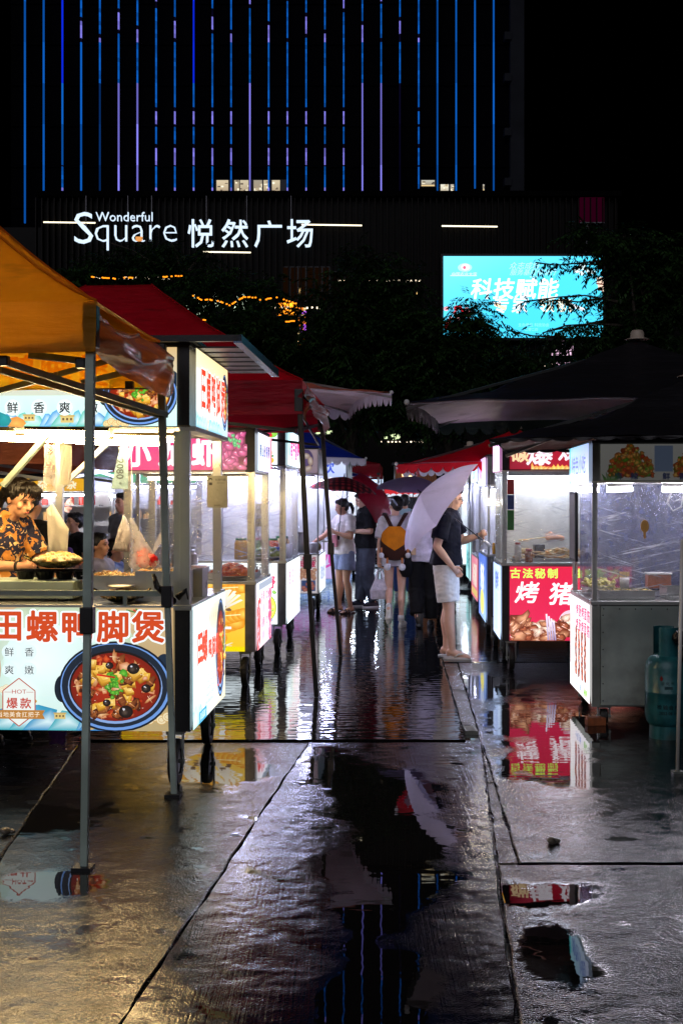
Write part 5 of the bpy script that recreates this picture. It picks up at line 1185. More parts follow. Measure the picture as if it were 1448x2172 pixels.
MB().lathe([(.02, .56), (.02, .60), (.012, .61), (.012, .66), (.025, .66), (.025, .68), (.001, .68)], n=14).build('valve', M_wok, t, smooth=True)
P = Print((-.1, -.139, .12), (1, 0, 0), (0, 0, 1), .2, .38, (0, 0, 100, 190))
def curved_print(P, root, r, name, strength=0, zc_=0):
    o = P.build(name, strength, root)
    for v in o.data.vertices:
        a = v.co.x / r; rr = r + .0012 + (-.139 - v.co.y); v.co = (rr * math.sin(a), -rr * math.cos(a), v.co.z)
    return o
P.text('检验合格', 52, 140, 16, '#0a1c20', .02, spacing=19); P.text('2023 08 16', 52, 160, 13, '#0a1c20', .015); P.text('液化气', 50, 62, 13, '#12343a', .01, spacing=16); P.rect(40, 72, 66, 82, '#173c42'); P.fan(30, 45, [(30, 36), (35, 46), (33, 54), (27, 54), (25, 46)], '#7a1c14', '#6a1410'); P.rect(2, 4, 3, 5, '#1e5a60')
curved_print(P, t, .138, 'stencil'); t.rotation_euler[2] = -.18
t2 = thing('rubbish_bag', 'black cloth bundle slung over the collar of the gas bottle', 'bag', (GX + .075, 8.06, .60), 0); m = MB(); q = random.Random(5)
for i in range(8): m.ell((q.uniform(-.03, .06), q.uniform(-.03, .03), q.uniform(-.08, .10)), (.05, .04, .05), (q.random(), q.random(), 0), 10, 6)
m.build('bundle', M_black_bag, t2, smooth=True)
m = MB(); m.tube(gp(1436, 1640), Vector(((1447 - CX) / F * 7.08, 7.08, 1.35)), .011, n=10); o = tag(m.build('tent_pole', M_white_paint, smooth=True), 'slim white pole standing at the right edge of the photo', 'pole'); b = gp(1436, 1640); MB().box(b.x - .03, b.y - .03, 0, b.x + .03, b.y + .03, .012).build('foot_plate', M_steel_dull, o)

d = 11.3
R2 = cart('food cart with red roast pork panel and white brush lettering', (1064 - CX) / F * d, d, 1.2, .9, .276, 1.0, 1.84, 2.13, 1, post=.07, tubes=2, tube_mat=em('pork_cart_tube', '#dfe6ff', 55), trim=M_dark_trim)
RD = '#cc2450'
P = front_print(1.2, .285, .965, 1, (1079, 1196, 1079 + 1.11 * 230, 1360), x_in=.07, x_out=.02); P.base([RD, '#b81836', '#d02444', '#c81e40'])
P.text('古法秘制 独家配方', 1079 + 116, 1211, 23, '#c8f060', .03, spacing=26)
P.text('烤', 1116, 1253, 50, '#fff0f8', .02, shear=.15); P.text('猪', 1188, 1256, 52, '#fff0f8', .022, shear=.15); P.text('蹄', 1262, 1256, 50, '#fff0f8', .02, shear=.15)
q = random.Random(19)
P.disc(1208, 1318, 26, 26, '#f0d8e4', '#d8b8cc')
for i in range(150):
    x = q.uniform(1079, 1340); top = 1322 + 14 * math.sin(x * .05) - (18 if 1130 < x < 1200 else 0); y = q.uniform(top, 1360)
    z = q.random(); a = q.uniform(-.9, .9); r = q.uniform(6, 12); c1, c2 = (('#e8a880', '#6a2814') if z < .4 else ('#b86444', '#48160e') if z < .75 else ('#f8e4d0', '#a87868'))
    P.blob(x, y, r, c1, c2, 11, .42, q.uniform(1.0, 1.8), a)
    for k2 in range(3): e = q.uniform(-.5, .5) * r; P.line(x - r * .7 * math.cos(a), y + e - r * .7 * math.sin(a), x + r * .7 * math.cos(a), y + e + r * .6 * math.sin(a), q.uniform(.5, 1.4), q.choice(('#ffe8e0', '#d89080', '#5c2018')), c1)
    if z > .5: P.blob(x - 2, y - 3, 1.8, '#fff8f4', '#e8c0b0', 6, .4, .5)
for x in (1155, 1160, 1165, 1170): P.line(x, 1300 + (x - 1155), x + 4, 1358, 3.4, '#e8dcf4', '#9080a8')
P.build('front_panel', 1.45, R2)
P = side_print(.9, .285, .965, 1, (0, 0, 120, 100)); P.base(['#b0c8f0', '#c8dcfc', '#c0d4f8', '#a8c0f0']); P.text('烧烤', 60, 22, 30, '#3850a8', .03)
for i in range(6): P.text('羊肉串鸡翅', 60, 44 + i * 9, 9, '#5870b8', .01)
P.build('side_panel', 1.9, R2)
P = front_print(1.2, 1.86, 2.12, 1, (1085, 940, 1085 + 1.11 * 230, 1003), x_in=.07, x_out=.02); P.base(['#b81c34', '#b81c34', '#a81830', '#a81830'])
q = random.Random(20)
for i in range(26): x = 1135 + i * 9; P.fan(x, 1003, [(x - 9, 1003), (x - 3, 1003 - q.uniform(6, 17)), (x + 1, 997), (x + 6, 1003 - q.uniform(3, 12)), (x + 9, 1003)], '#fff0a0', q.choice(('#f09030', '#f8c040', '#d84020')))
P.rect(1085, 940, 1130, 1003, ['#8c1428', '#a01830', '#b8304a', '#7a1020']); P.text('爆', 1150, 968, 54, '#fdf4ff', .03, shear=.15); P.text('烧', 1212, 962, 46, '#fdf4ff', .03, shear=.15); P.text('烤', 1275, 965, 46, '#fdf4ff', .05, shear=.15); P.text('碳', 1107, 968, 40, '#f8d8a8', .03)
P.build('top_sign', 1.1, R2)
P = side_print(.9, 1.85, 2.12, 1, (0, 0, 120, 36), off=.02); P.base(['#d888c8', '#f0b0e0', '#e8a0e0', '#e090d0'])
for i in range(5): P.rect(8 + i * 24, 0, 16 + i * 24, 36, '#f8e8ff')
P.build('top_sign', 2.0, R2)
MB().box(.06, .0, 1.80, 1.18, .03, 1.84).build('sign_ledge', M_steel, R2)
t = thing('sticker_strip', 'red, blue and green payment stickers stacked down the post of the roast pork cart', 'stickers', local(R2, .075, -.035, 1.27), YAW)
for k, (c, z0, z1) in enumerate((('#a81c20', .36, .50), ('#20387c', .22, .355), ('#2c7830', .03, .215))): MB().box(-.028, 0, z0, .034, .004, z1).build('sticker', pm('sticker_' + c[1:], c, .4), t)
t = thing('skewer_tray', 'long tray of pale grilled skewers behind the film of the roast pork cart', 'skewers', local(R2, .42, .35, 1.0), YAW); MB().box(-.32, -.16, 0, .5, .16, .03).build('tray', M_steel, t); m = MB(); q = random.Random(7)
for i in range(70):
    x, y, z = q.uniform(-.3, .45), q.uniform(-.14, .12), q.uniform(.035, .10); a = q.uniform(-.5, .5); m.path([(x, y, z), (x + .09 * math.cos(a), y + .09 * math.sin(a), z + q.uniform(-.02, .03)), (x + .17 * math.cos(a), y + .14 * math.sin(a), z)], [.006, .012, .005], 6)
o = m.build('skewers', M_noodle, t, smooth=True); o['kind'] = 'stuff'
bevel(tag(MB().box(-.05, -.05, 0, .05, .05, .13).build('tin', M_black_metal, loc=local(R2, .37, .28, 1.03)), 'small black tin among the skewers of the roast pork cart', 'tin'), .006)
o = MB().lathe([(.001, .028), (.02, .02), (.028, 0), (.02, -.02), (.001, -.028)], n=14).build('bulb', T_bulb, smooth=True); o.location = local(R2, -.08, .55, 1.555); tag(o, 'bare glowing bulb hanging between the roast pork cart and the cart behind', 'bulb')
cable('wire that holds the bare glowing bulb', [local(R2, -.08, .55, 1.58), local(R2, -.07, .55, 1.84)], .004)

d = 13.2
R3 = cart('grey steel cart with inset door behind the roast pork cart', (1033 - CX) / F * d, d, 1.3, 1.3, .235, .99, 1.73, 2.05, 1, post=.04, tubes=2, tube_mat=T_cool, film=False)
m = MB(); m.path([(.05, -.005, .32), (.05, -.005, .90), (.07, -.005, .93), (.5, -.005, .93), (.5, -.005, .32), (.05, -.005, .32)], .006, 6); m.build('door_seam', M_dark_trim, R3)
P = side_print(1.3, .25, .96, 1, (0, 0, 120, 70)); P.base(['#5878c8', '#a8c8f0', '#4868c0', '#3858b0']); P.text('奶茶', 60, 24, 30, '#f0f8ff', .03); P.disc(60, 52, 30, 14, '#f0e060'); P.build('side_panel', 1.6, R3)
P = side_print(1.3, 1.74, 2.04, 1, (0, 0, 120, 30), off=.02); P.base(['#8898e8', '#d8d8ff', '#e8b8d8', '#6070d8']); P.text('冰粉', 45, 15, 24, '#d83058', .04); P.build('top_sign', 2.0, R3)
d = 16.7
R4 = cart('small pink and tan cart on castors beyond the grey steel cart', (1015 - CX) / F * d, d, 1.2, 1.6, .17, .80, 1.82, 2.15, 1, post=.03, tubes=2, tube_mat=T_cool, film=False, body=M_tan, trim=M_tan)
P = side_print(1.6, .18, .77, 1, (0, 0, 160, 60)); P.base(['#e85878', '#f07890', '#f8a0b0', '#e86080']); P.text('冰汤圆', 80, 26, 34, '#fff4e0', .04); P.rect(10, 46, 150, 56, '#f0d070'); P.build('side_panel', .9, R4)
P = side_print(1.6, 1.83, 2.14, 1, (0, 0, 160, 30), off=.02); P.base(['#d8f0ff'] * 4); P.text('甜品站', 80, 15, 24, '#58a0d0', .03); P.build('top_sign', 1.2, R4)
d = 20.5
R5 = cart('bright cyan lit cart farther along the right side', (1000 - CX) / F * d, d, 1.4, 1.6, .2, .9, 1.9, 2.25, 1, post=.04, tubes=3, tube_mat=T_cool, film=False, body=M_white_paint, trim=M_white_paint)
P = side_print(1.6, .21, .87, 1, (0, 0, 160, 60)); P.base(['#a8f0f0', '#d0ffff', '#c0f8ff', '#90e0e8']); P.text('鲜榨果汁', 80, 30, 30, '#20a0a0', .03); P.build('side_panel', 1.0, R5)
# far left continuation
d = 20.5
S5 = cart('violet lit cart at the far left side of the alley', (738 - CX) / F * d, d, 1.6, 1.6, .25, .9, 1.95, 2.3, -1, post=.04, tubes=3, tube_mat=T_cool, film=False, body=M_white_paint, trim=M_white_paint)
P = front_print(1.6, .26, .87, -1, (0, 0, 200, 70), x_in=.04); P.base(['#b8a8f0', '#d8c8ff', '#e8e0ff', '#c8b8f8']); P.text('冷饮冰沙', 110, 34, 34, '#e050c0', .03); P.build('front_panel', .8, S5)
P = front_print(1.6, 1.96, 2.28, -1, (0, 0, 200, 40), x_in=.04); P.base(['#a8c0ff', '#c8d8ff', '#e0e8ff', '#b0c8ff']); P.text('冷饮', 150, 20, 26, '#4060e0', .03); P.build('top_sign', 1.0, S5)
# stalls in the lane behind the nearest left cart
for k, (px, dd, W_, lab, txt, c, sc) in enumerate(((196, 15.0, 1.5, 'stall with a yellow beef offal sign seen behind the vendor', '牛杂牛杂', '#f0b020', '#fff4d0'), (268, 18.0, 1.3, 'grey stall with white lamps between the tent pole and the pink sign', '炒粉', '#f4ecd0', '#806030'), (60, 20.0, 1.6, 'far stall with blue side seen over the shoulder of the vendor', '烤鱼', '#2040a0', '#e0e8ff'), (430, 16.5, 1.5, 'greenish lit stall seen through the cling film of the crayfish cart', '粥粉面', '#70c8a0', '#f0fff4'))):
    x0_ = (px - CX) / F * dd
    B = cart(lab, x0_, dd, W_, 1.1, .3, .95, 1.68 + (.12 if k == 3 else 0), 1.85 + (.12 if k == 3 else 0), -1, post=.04, tubes=1 if k != 3 else 1, tube_mat=T_white if k != 3 else T_cool, film=False, trim=M_grey_trim, group='stalls in the lane behind the hot pot cart')
    P = front_print(W_, (1.69 if k != 3 else 1.81), (1.84 if k != 3 else 1.96), -1, (0, 0, 200, 22)); P.base([c] * 4); P.text(txt, 130, 11, 17, sc, .04, spacing=24); P.build('top_sign', .9, B)
    for j in range(3):
        m = MB(); zz = 1.1 + j * .2; m.box(-W_ + .1, .7, zz, -.1, .95, zz + .012); m.build('shelf', M_steel, B)
        m = MB(); q = random.Random(k * 5 + j)
        for i in range(10): xx = -W_ + .15 + q.random() * (W_ - .3); hh = q.uniform(.05, .13); m.lathe([(.001, zz + .013), (.035, zz + .013), (.035, zz + .013 + hh), (.001, zz + .013 + hh)], (xx, .8, 0), n=10)
        o = m.build('goods', pm('goods_%d' % (j % 3), ('#d8d8d0', '#b08850', '#c04030')[j % 3], .4, 0, .3, 4), B, smooth=False); o['kind'] = 'stuff'
# drinks kiosk at the end of the alley with glass fridge
KX = (884 - CX) / F * 25
KS = thing('drinks_kiosk', 'red topped drinks kiosk with a lit fridge at the end of the alley', 'kiosk', (KX, 25, 0), YAW)
MB().box(-.62, 0, .1, 0, .7, 1.62).build('cabinet', pm('dark_fridge', '#2a2c30', .4), KS)
for j in range(4):
    m = MB(); q = random.Random(j + 40)
    o = MB().box(-.58, -.02, .22 + j * .30, -.06, -.002, .48 + j * .30).build('fridge_shelf', em('fridge_light_%d' % j, ('#b8f0e8', '#e8f4ff', '#c8ffe8', '#ffe0e8')[j], .8), KS)
    for i in range(8): 
        x = -.55 + i * .062; b = MB().lathe([(.001, 0), (.024, 0), (.024, .13), (.010, .17), (.010, .20), (.001, .20)], (x, -.05, .23 + j * .30), n=8); b.build('bottle', pm('bottle_%d' % (i % 4), ('#c02828', '#2c8c4c', '#e0b030', '#2858b0')[i % 4], .3), o)
P = Print((-.66, -.03, 1.64), (1, 0, 0), (0, 0, 1), .72, .22, (0, 0, 100, 30)); P.base(['#c81c24', '#c81c24', '#e02830', '#e02830'])
for i in range(6): P.disc(8 + i * 17, 28, 9, 7, '#e8f0ff')
P.text('冷饮', 50, 11, 15, '#ffffff', .05); P.build('top_sign', .9, KS); MB().box(-.66, -.02, 1.63, .06, .72, 1.87).build('sign_box', pm('kiosk_red', '#a81820', .4), KS)
# timber booth with small lit sign
BX = (838 - CX) / F * 30; k = F / 30
WB = thing('timber_booth', 'timber slatted booth with a small lit sign under the far trees', 'booth', (BX, 30, 0), 0)
MB().box(.0, .03, 0, 1.0, .9, 2.44).build('wall', pm('dark_booth_back', '#3a2414', .7), WB)
M_slat = pm('warm_timber', '#a8683a', .55, 0, .2, 9, stretch=(8, 8, 1))
for i in range(22): MB().box(.004 + i * .046, 0, .05, .038 + i * .046, .03, 2.42).build('slat', M_slat, WB)
MB().box(-.05, -.1, 2.45, 1.05, 1.0, 2.50).build('roof', M_dark_trim, WB)
MB().box(.17, -.04, 2.15, .50, -.005, 2.25).build('lit_sign', em('booth_lamp', '#ffd8a0', 4), WB); MB().box(.20, -.05, 2.17, .47, -.042, 2.23).build('sign_print', em('booth_sign_red', '#f07a30', 1.2), WB); MB().box(.15, -.03, 2.33, .22, -.005, 2.36).build('vent', M_black_metal, WB)
MB().box(.12, -.12, 2.30, .55, -.02, 2.32).build('lamp_hood', M_black_metal, WB)

# ---------- jars, pots and boxes on the other counters
def jar(label, p, r, h, mat, lid=None, cat='jar', group=None, name='jar'):
    t = thing(name, label, cat, p, YAW, group); MB().lathe([(.001, 0), (r, 0), (r * 1.03, h * .1), (r * 1.03, h * .85), (r * .8, h), (.001, h)], n=16).build('body', mat, t, smooth=True)
    if lid: MB().lathe([(.001, h + .001), (r * .84, h + .001), (r * .84, h + .022), (.001, h + .024)], n=16).build('lid', lid, t)
    return t
M_am = pm('amber_sauce', '#8c3c10', .25); M_ye = pm('yellow_cup', '#e0a828', .4, trans=.2); M_gr = pm('green_lid', '#2a7a3c', .4); M_rd = pm('red_lid', '#b02020', .4); M_ms = pm('mustard_sauce', '#c89018', .3)
jar('tall steel pot at the back of the crayfish cart', local(S2, -.70, .55, .895), .12, .22, M_steel, M_steel, 'pot', name='pot')
jar('short steel pot in front of the tall pot on the crayfish cart', local(S2, -.52, .26, .895), .09, .12, M_steel, None, 'pot', name='pot')
jar('red lidded sauce jar on the crayfish cart', local(S2, -.66, .16, .895), .04, .13, M_am, M_rd)
jar('green lidded sauce jar on the crayfish cart', local(S2, -.78, .18, .895), .04, .15, M_ms, M_gr)
jar('amber sauce jar nearest the left post of the crayfish cart', local(S2, -.92, .2, .895), .045, .12, M_am, M_rd)
jar('yellow pickled fruit jar on the fruit cart', local(S3, -.50, .3, .955), .07, .2, M_ms, M_gr)
jar('green pickled fruit jar on the fruit cart', local(S3, -.34, .42, .955), .07, .2, M_greenfood, M_rd)
jar('red pickled fruit jar on the fruit cart', local(S3, -.20, .55, .955), .07, .19, M_redfood, M_gr)
jar('pale radish jar at the back of the fruit cart', local(S3, -.14, 1.0, .955), .08, .2, M_noodle, M_gr)
for k, x in enumerate((.10, .22)): jar('yellow paper cup %s on the grey steel cart' % ('nearest the alley' if k == 0 else 'farther from the alley'), local(R3, x, .18, .99), .035, .12, M_ye, None, 'cup', name='cup')
jar('white sauce bottle standing at the front of the roast pork cart', local(R2, .16, .15, 1.0), .03, .16, M_white_plastic, M_rd, 'bottle', name='bottle')
jar('brown spice jar beside the white sauce bottle of the roast pork cart', local(R2, .26, .13, 1.0), .035, .10, M_am, M_rd)
jar('white bowl stack at the alley end of the dumpling cart', local(S4, -.12, .3, .86), .09, .14, M_white_plastic, None, 'bowls', name='bowl_stack')
jar('steel steamer drum in the dumpling cart', local(S4, -.42, .5, .86), .2, .26, M_steel, M_steel, 'steamer', name='steamer')

# ---------- last carts, added with bright tubes to brighten the alley's far end
T_far = em('added_far_tube', '#dce6ff', 160)
for lab, px, dd, W_, D_, s_, c1, c2, tx in (('pale blue lit cart added beyond the violet cart to brighten the far end', 758, 25.5, 1.6, 1.4, -1, '#a8d0ff', '#e8f4ff', '奶茶'), ('white lit cart added on the right to brighten the end of the alley', 975, 25.0, 1.6, 1.5, 1, '#e0f4ff', '#f8ffff', '炸鸡'), ('icy blue lit cart added behind the umbrellas to brighten the far end', 812, 32.0, 1.5, 1.2, -1, '#90b8ff', '#d0e4ff', '冰')):
    B = cart(lab, (px - CX) / F * dd, dd, W_, D_, .25, .92, 1.9, 2.2, s_, post=.04, tubes=3, tube_mat=T_far, film=False, body=M_white_paint, trim=M_white_paint)
    P = front_print(W_, .27, .89, s_, (0, 0, 200, 80)); P.base([c1, c2, c2, c1]); P.text(tx, 100, 40, 50, '#3868d0', .03); P.build('front_panel', 1.5, B)
    P = front_print(W_, 1.92, 2.18, s_, (0, 0, 200, 34)); P.base([c2] * 4); P.text(tx, 100, 17, 24, '#d83868', .03); P.build('top_sign', 1.4, B)
    P = side_print(D_, .27, .89, s_, (0, 0, 200, 80)); P.base([c2, c1, c2, c1]); P.text(tx, 100, 40, 50, '#4878d0', .03); P.build('side_panel', 1.8, B)
# ------------------------------------------------------------------ pop-up tents
def tent(label, cx, cy, hx, hy, ze, h, ridge, drop, mat, legmat, legs, frame=True, val=('f', 'b', 'l', 'r'), p=1.2, cat='tent', clamps=True, vmat=None, wr=.02, seed=0, legr=.019, vm_back=None):
    t = thing('pop_up_tent', label, cat, (cx, cy, 0), YAW)
    def z(x, y):
        m_ = max(max(0, abs(x) - ridge) / (hx - ridge), abs(y) / hy); return ze + h * max(0, 1 - m_) ** p
    def fn(u, v):
        x, y = (u * 2 - 1) * hx, (v * 2 - 1) * hy; k = noise.noise(Vector((x * 2.2 + seed, y * 2.2, 3))) + .5 * noise.noise(Vector((x * 6, y * 5 + seed, 1)))
        k += .6 * noise.noise(Vector((math.atan2(y, x) * 7, math.hypot(x, y) * .7, seed))); e = min(1, 4 * max(0, 1 - max(abs(x) / hx, abs(y) / hy))); return (x, y, z(x, y) + k * wr * e)
    MB().grid(fn, 72, 56).build('canopy', mat, t, smooth=True)
    sm = MB()
    for sx_ in (-1, 1):
        for sy_ in (-1, 1):
            P_ = []
            for i in range(13):
                f = i / 12; u = .5 + sx_ * (hx - f * (hx - ridge)) / hx / 2; v = .5 + sy_ * (1 - f) / 2; a = fn(u, v); P_.append((a[0], a[1], a[2] + .004))
            sm.path(P_, .006, 6)
    sm.build('seams', mat, t)
    for sd in val:
        def vf(u, v, sd=sd):
            w = math.sin(u * 40 + v * 3) * .006 + noise.noise(Vector((u * 6, v * 2, seed))) * .025; w *= v
            dz = -drop * v - abs(math.sin(u * 3.14159)) * .012 * v
            if sd == 'f': return ((u * 2 - 1) * hx, -hy - .003 + w, ze + dz)
            if sd == 'b': return ((u * 2 - 1) * hx, hy + .003 + w, ze + dz)
            if sd == 'l': return (-hx - .003 + w, (u * 2 - 1) * hy, ze + dz)
            return (hx + .003 + w, (u * 2 - 1) * hy, ze + dz)
        MB().grid(vf, 60, 8).build('valance', (vm_back if (sd == 'b' and vm_back) else (vmat or mat)), t, smooth=True)
    for (sx_, sy_, fx, fy) in legs:
        x, y = sx_ * (hx - .03), sy_ * (hy - .03); zt = ze - drop + .08
        m = MB(); m.beam((x, y, zt + .12), (x + fx * .5, y + fy * .5, zt * .45), legr * 2, legr * 2); m.beam((x + fx * .5, y + fy * .5, zt * .47), (x + fx, y + fy, .0), legr * 1.65, legr * 1.65)
        o = m.build('leg', legmat, t); bevel(o, .003)
        j = MB().box(x + fx * .5 - legr * 1.5, y + fy * .5 - legr * 1.5, zt * .44, x + fx * .5 + legr * 1.5, y + fy * .5 + legr * 1.5, zt * .49); bevel(j.build('leg_clamp', M_black_plastic, o), .004)
        MB().box(x + fx - legr * 2.4, y + fy - legr * 2.4, 0, x + fx + legr * 2.0, y + fy + legr * 2.0, .014).build('foot_plate', M_black_metal, o)
        c = MB().box(x - legr * 1.6, y - legr * 1.6, zt - .06, x + legr * 1.6, y + legr * 1.6, zt + .12).build('corner_joint', M_black_plastic, t); bevel(c, .004)
    if frame:
        zt = ze - drop
        for sy_ in (-1, 1):
            n = 2; a = hx - .06
            for i in range(n):
                x0_, x1_ = -a + 2 * a * i / n, -a + 2 * a * (i + 1) / n; y = sy_ * (hy - .05)
                for dz0, dz1 in ((.07, -.13), (-.13, .07)): MB().beam((x0_, y, zt + dz0), (x1_, y + .01, zt + dz1), .012, .026).build('truss_bar', legmat, t)
                MB().box((x0_ + x1_) / 2 - .02, y - .022, zt - .052, (x0_ + x1_) / 2 + .02, y + .026, zt - .008).build('truss_joint', M_black_plastic, t)
        for sx_ in (-1, 1):
            a = hy - .06
            for dz0, dz1 in ((.07, -.13), (-.13, .07)): MB().beam((sx_ * (hx - .05), -a, zt + dz0), (sx_ * (hx - .05), a, zt + dz1), .012, .026).build('truss_bar', legmat, t)
        for sx_ in (-1, 1):
            for sy_ in (-1, 1): MB().beam((sx_ * (hx - .05), sy_ * (hy - .05), ze - .03), (sx_ * ridge, 0, ze + h * .93), .02, .02).build('roof_bar', legmat, t)
    return t
# orange tent nearest left
TO = tent('orange pop-up tent with sagging front at the left edge', -2.505, 5.97, 1.5, .68, 2.425, 1.0, .25, .215, M_orange_cloth, M_green_steel, ((1, -1, -.03, 0), (1.025, 1, .075, 0)), frame=False, val=('f',), p=1.2, wr=.012, vm_back=M_yellow_cloth, seed=3)
def vb(u, v):
    k = noise.noise(Vector((u * 6, v * 3, 5))) * .02 * v; return ((u * 2 - 1) * 1.5, .67 + k, 2.40 - (.215 + .02 * math.sin(u * 3.1)) * v)
MB().grid(vb, 50, 8).build('valance', M_yellow_cloth, TO, smooth=True)
MB().box(-1.5, .672, 2.172, 1.48, .678, 2.18).build('valance_hem', pm('dark_red_hem', '#6a1810', .5), TO)
def Tl(px, py, dd):     # photo point -> tent local
    w = at(px, py, dd) - Vector(TO.location); c, s_ = math.cos(-YAW), math.sin(-YAW); return Vector((w.x * c - w.y * s_, w.x * s_ + w.y * c, w.z))
for a, b in (((0, 764, 5.3), (354, 880, 6.55)), ((0, 785, 5.5), (350, 884, 6.58)), ((0, 828, 6.5), (125, 795, 6.2)), ((60, 752, 5.3), (172, 765, 5.35)), ((100, 800, 6.3), (262, 756, 6.5)), ((172, 812, 6.5), (262, 790, 6.55))):
    MB().beam(Tl(*a), Tl(*b), .016, .030).build('truss_bar', M_green_steel, TO)
for x, y, dd in ((8, 765, 5.3), (103, 800, 6.1), (275, 817, 6.5), (346, 868, 6.6), (172, 770, 5.3)):
    c = Tl(x, y, dd); bevel(MB().box(c.x - .022, c.y - .02, c.z - .022, c.x + .022, c.y + .025, c.z + .022).build('truss_joint', M_black_plastic, TO), .005)
top_ = [Tl(194, 637, 5.28), Tl(205, 668, 5.4), Tl(232, 692, 5.65), Tl(262, 702, 5.9), Tl(290, 704, 6.1), Tl(318, 722, 6.35), Tl(342, 735, 6.5), Tl(360, 752, 6.64)]
bot_ = [Tl(197, 740, 5.28), Tl(206, 752, 5.4), Tl(232, 772, 5.62), Tl(268, 800, 5.9), Tl(296, 816, 6.1), Tl(322, 828, 6.35), Tl(345, 838, 6.5), Tl(361, 842, 6.64)]
def bf(u, v):
    k = min(6, int(u * 7)); f = u * 7 - k; a = top_[k].lerp(top_[k + 1], f); b = bot_[k].lerp(bot_[k + 1], f); p = a.lerp(b, v)
    pinch = min(1, u * 5) * min(1, (1 - u) * 6)
    ang = math.sin(v * 9 + u * 7 + 2.5 * noise.noise(Vector((u * 3, v * 2, 0)))); o = (.10 * math.sin(v * math.pi) + .030 * ang + .022 * noise.noise(Vector((u * 8, v * 6, 4))) + .006 * noise.noise(Vector((u * 24, v * 20, 4)))) * (.25 + .75 * pinch)
    return (p.x + o * .9, p.y - o * .5, p.z - .012 * ang)
MB().grid(bf, 70, 36).build('bundled_side', M_bundle, TO, smooth=True)
# red tent
TR = tent('red pop-up tent with dark poles over the crayfish cart', -2.02, 11.12, 1.78, 1.31, 2.53, 1.0, .30, .27, M_red_cloth, M_black_metal, ((1, -1, .14, 0), (1, 1, .20, 0), (-1, 1, 0, 0)), p=1.12, wr=.02, seed=8, vmat=M_crimson_cloth, val=('f', 'b', 'l'), legr=.021)
def bf2(u, v):
    y = -1.31 + 2.62 * u; pin = abs(math.sin(u * 3.14)) ; k = math.sin(v * 14 + u * 5) * .02 + noise.noise(Vector((u * 9, v * 6, 8))) * .03
    return (1.79 + k + .03 * math.sin(v * 3.1), y, 2.53 - .06 * pin - v * (.14 + .20 * (1 - pin) ** 3))
MB().grid(bf2, 50, 20).build('bundled_side', M_bundle, TR, smooth=True)
# tent behind the hot pot cart: brown lining seen from below
TB = tent('tent with rust brown lining behind the hot pot cart', -3.55, 11.0, 1.45, 1.5, 2.08, .7, .2, .22, M_brown_cloth, M_steel, ((1, 1, 0, 0), (-1, 1, 0, 0), (-1, -1, 0, 0)), p=1.1, seed=4)
tent('dark red pop-up tent far down the left side of the alley', -.92, 25.6, 1.75, 1.5, 2.28, .5, .2, .25, M_crimson_cloth, M_steel, ((1, -1, 0, 0), (1, 1, 0, 0)), seed=6)
tent('navy and teal tent in the far middle of the market lane', -1.6, 29.5, 2.0, 1.6, 2.35, .6, .2, .22, M_blue_cloth, M_steel, ((1, -1, 0, 0),), seed=9)

# ------------------------------------------------------------------ market parasols
def parasol(label, corners, zedge, center, zap, outer, inner, pole=True, val=.12, rim=None, ball=True, n_sc=12, sag=.05, vsides=None, polemat=M_steel, cat='parasol', vmat=None):
    cx, cy = center; t = thing('market_parasol', label, cat, (cx, cy, 0), 0); n = len(corners); Cn = [Vector((x - cx, y - cy, zedge)) for x, y in corners]; A = Vector((0, 0, zap))
    def surf(off, name, mat):
        m = MB()
        for i in range(n):
            a, b = Cn[i], Cn[(i + 1) % n]
            def fn(u, v, a=a, b=b):
                e = a.lerp(b, u); p = A.lerp(e, v); s_ = sag * math.sin(u * math.pi) * v; k = noise.noise(Vector((p.x * 2.5, p.y * 2.5, 1))) * .055 * min(1, 4 * v) * min(1, 6 * (1 - v) + .3) + noise.noise(Vector((p.x * 9, p.y * 9, 4))) * .010
                p = p + Vector((0, 0, .0 - .10 * math.sin(v * math.pi) * .8 + k - off)); c_ = (a + b) / 2; 
                return (p.x - c_.x * s_ * .5, p.y - c_.y * s_ * .5, p.z + s_ * .5)
            m.grid(fn, 18, 18)
        m.build(name, mat, t, smooth=True)
    surf(0, 'canopy', outer); surf(.014, 'lining', inner)
    for i in range(n):
        if vsides is not None and i not in vsides: continue
        a, b = Cn[i], Cn[(i + 1) % n]; L = (b - a).length; k = max(4, int(L / .13)); c_ = (a + b) / 2
        def vf(u, v, a=a, b=b, k=k, c_=c_):
            e = a.lerp(b, u); s_ = sag * math.sin(u * math.pi); sc = abs(math.sin(u * k * math.pi)) ** .6; w = math.sin(u * k * 2) * .012 * v
            return (e.x * 1.002 - c_.x * s_ * .5 + w, e.y * 1.002 - c_.y * s_ * .5 + w, e.z + s_ * .5 - val * v * (.45 + .55 * sc) - .006)
        MB().grid(vf, k * 8, 3).build('scalloped_edge', vmat or inner, t, smooth=True)
        MB().beam(A - Vector((0, 0, .06)), a - Vector((0, 0, .05)), .018, .022).build('rib', polemat, t)
        if ball: MB().ell(a, .022, None, 10, 6).build('rib_end', M_white_plastic, t, smooth=True)
    if pole:
        MB().tube((0, 0, 0.02), (0, 0, zap), .024, n=12).build('pole', polemat, t, smooth=True); MB().lathe([(.001, 0), (.26, 0), (.26, .05), (.05, .07), (.03, .16)], n=24).build('base', M_dark_trim, t)
        MB().lathe([(.10, -.005), (.11, .0), (.06, .014), (.058, .06), (.045, .08), (.001, .085)], (0, 0, zap - .0), n=20).build('cap', pm('cap_beige', '#b8a898', .5), t, smooth=True)
    return t
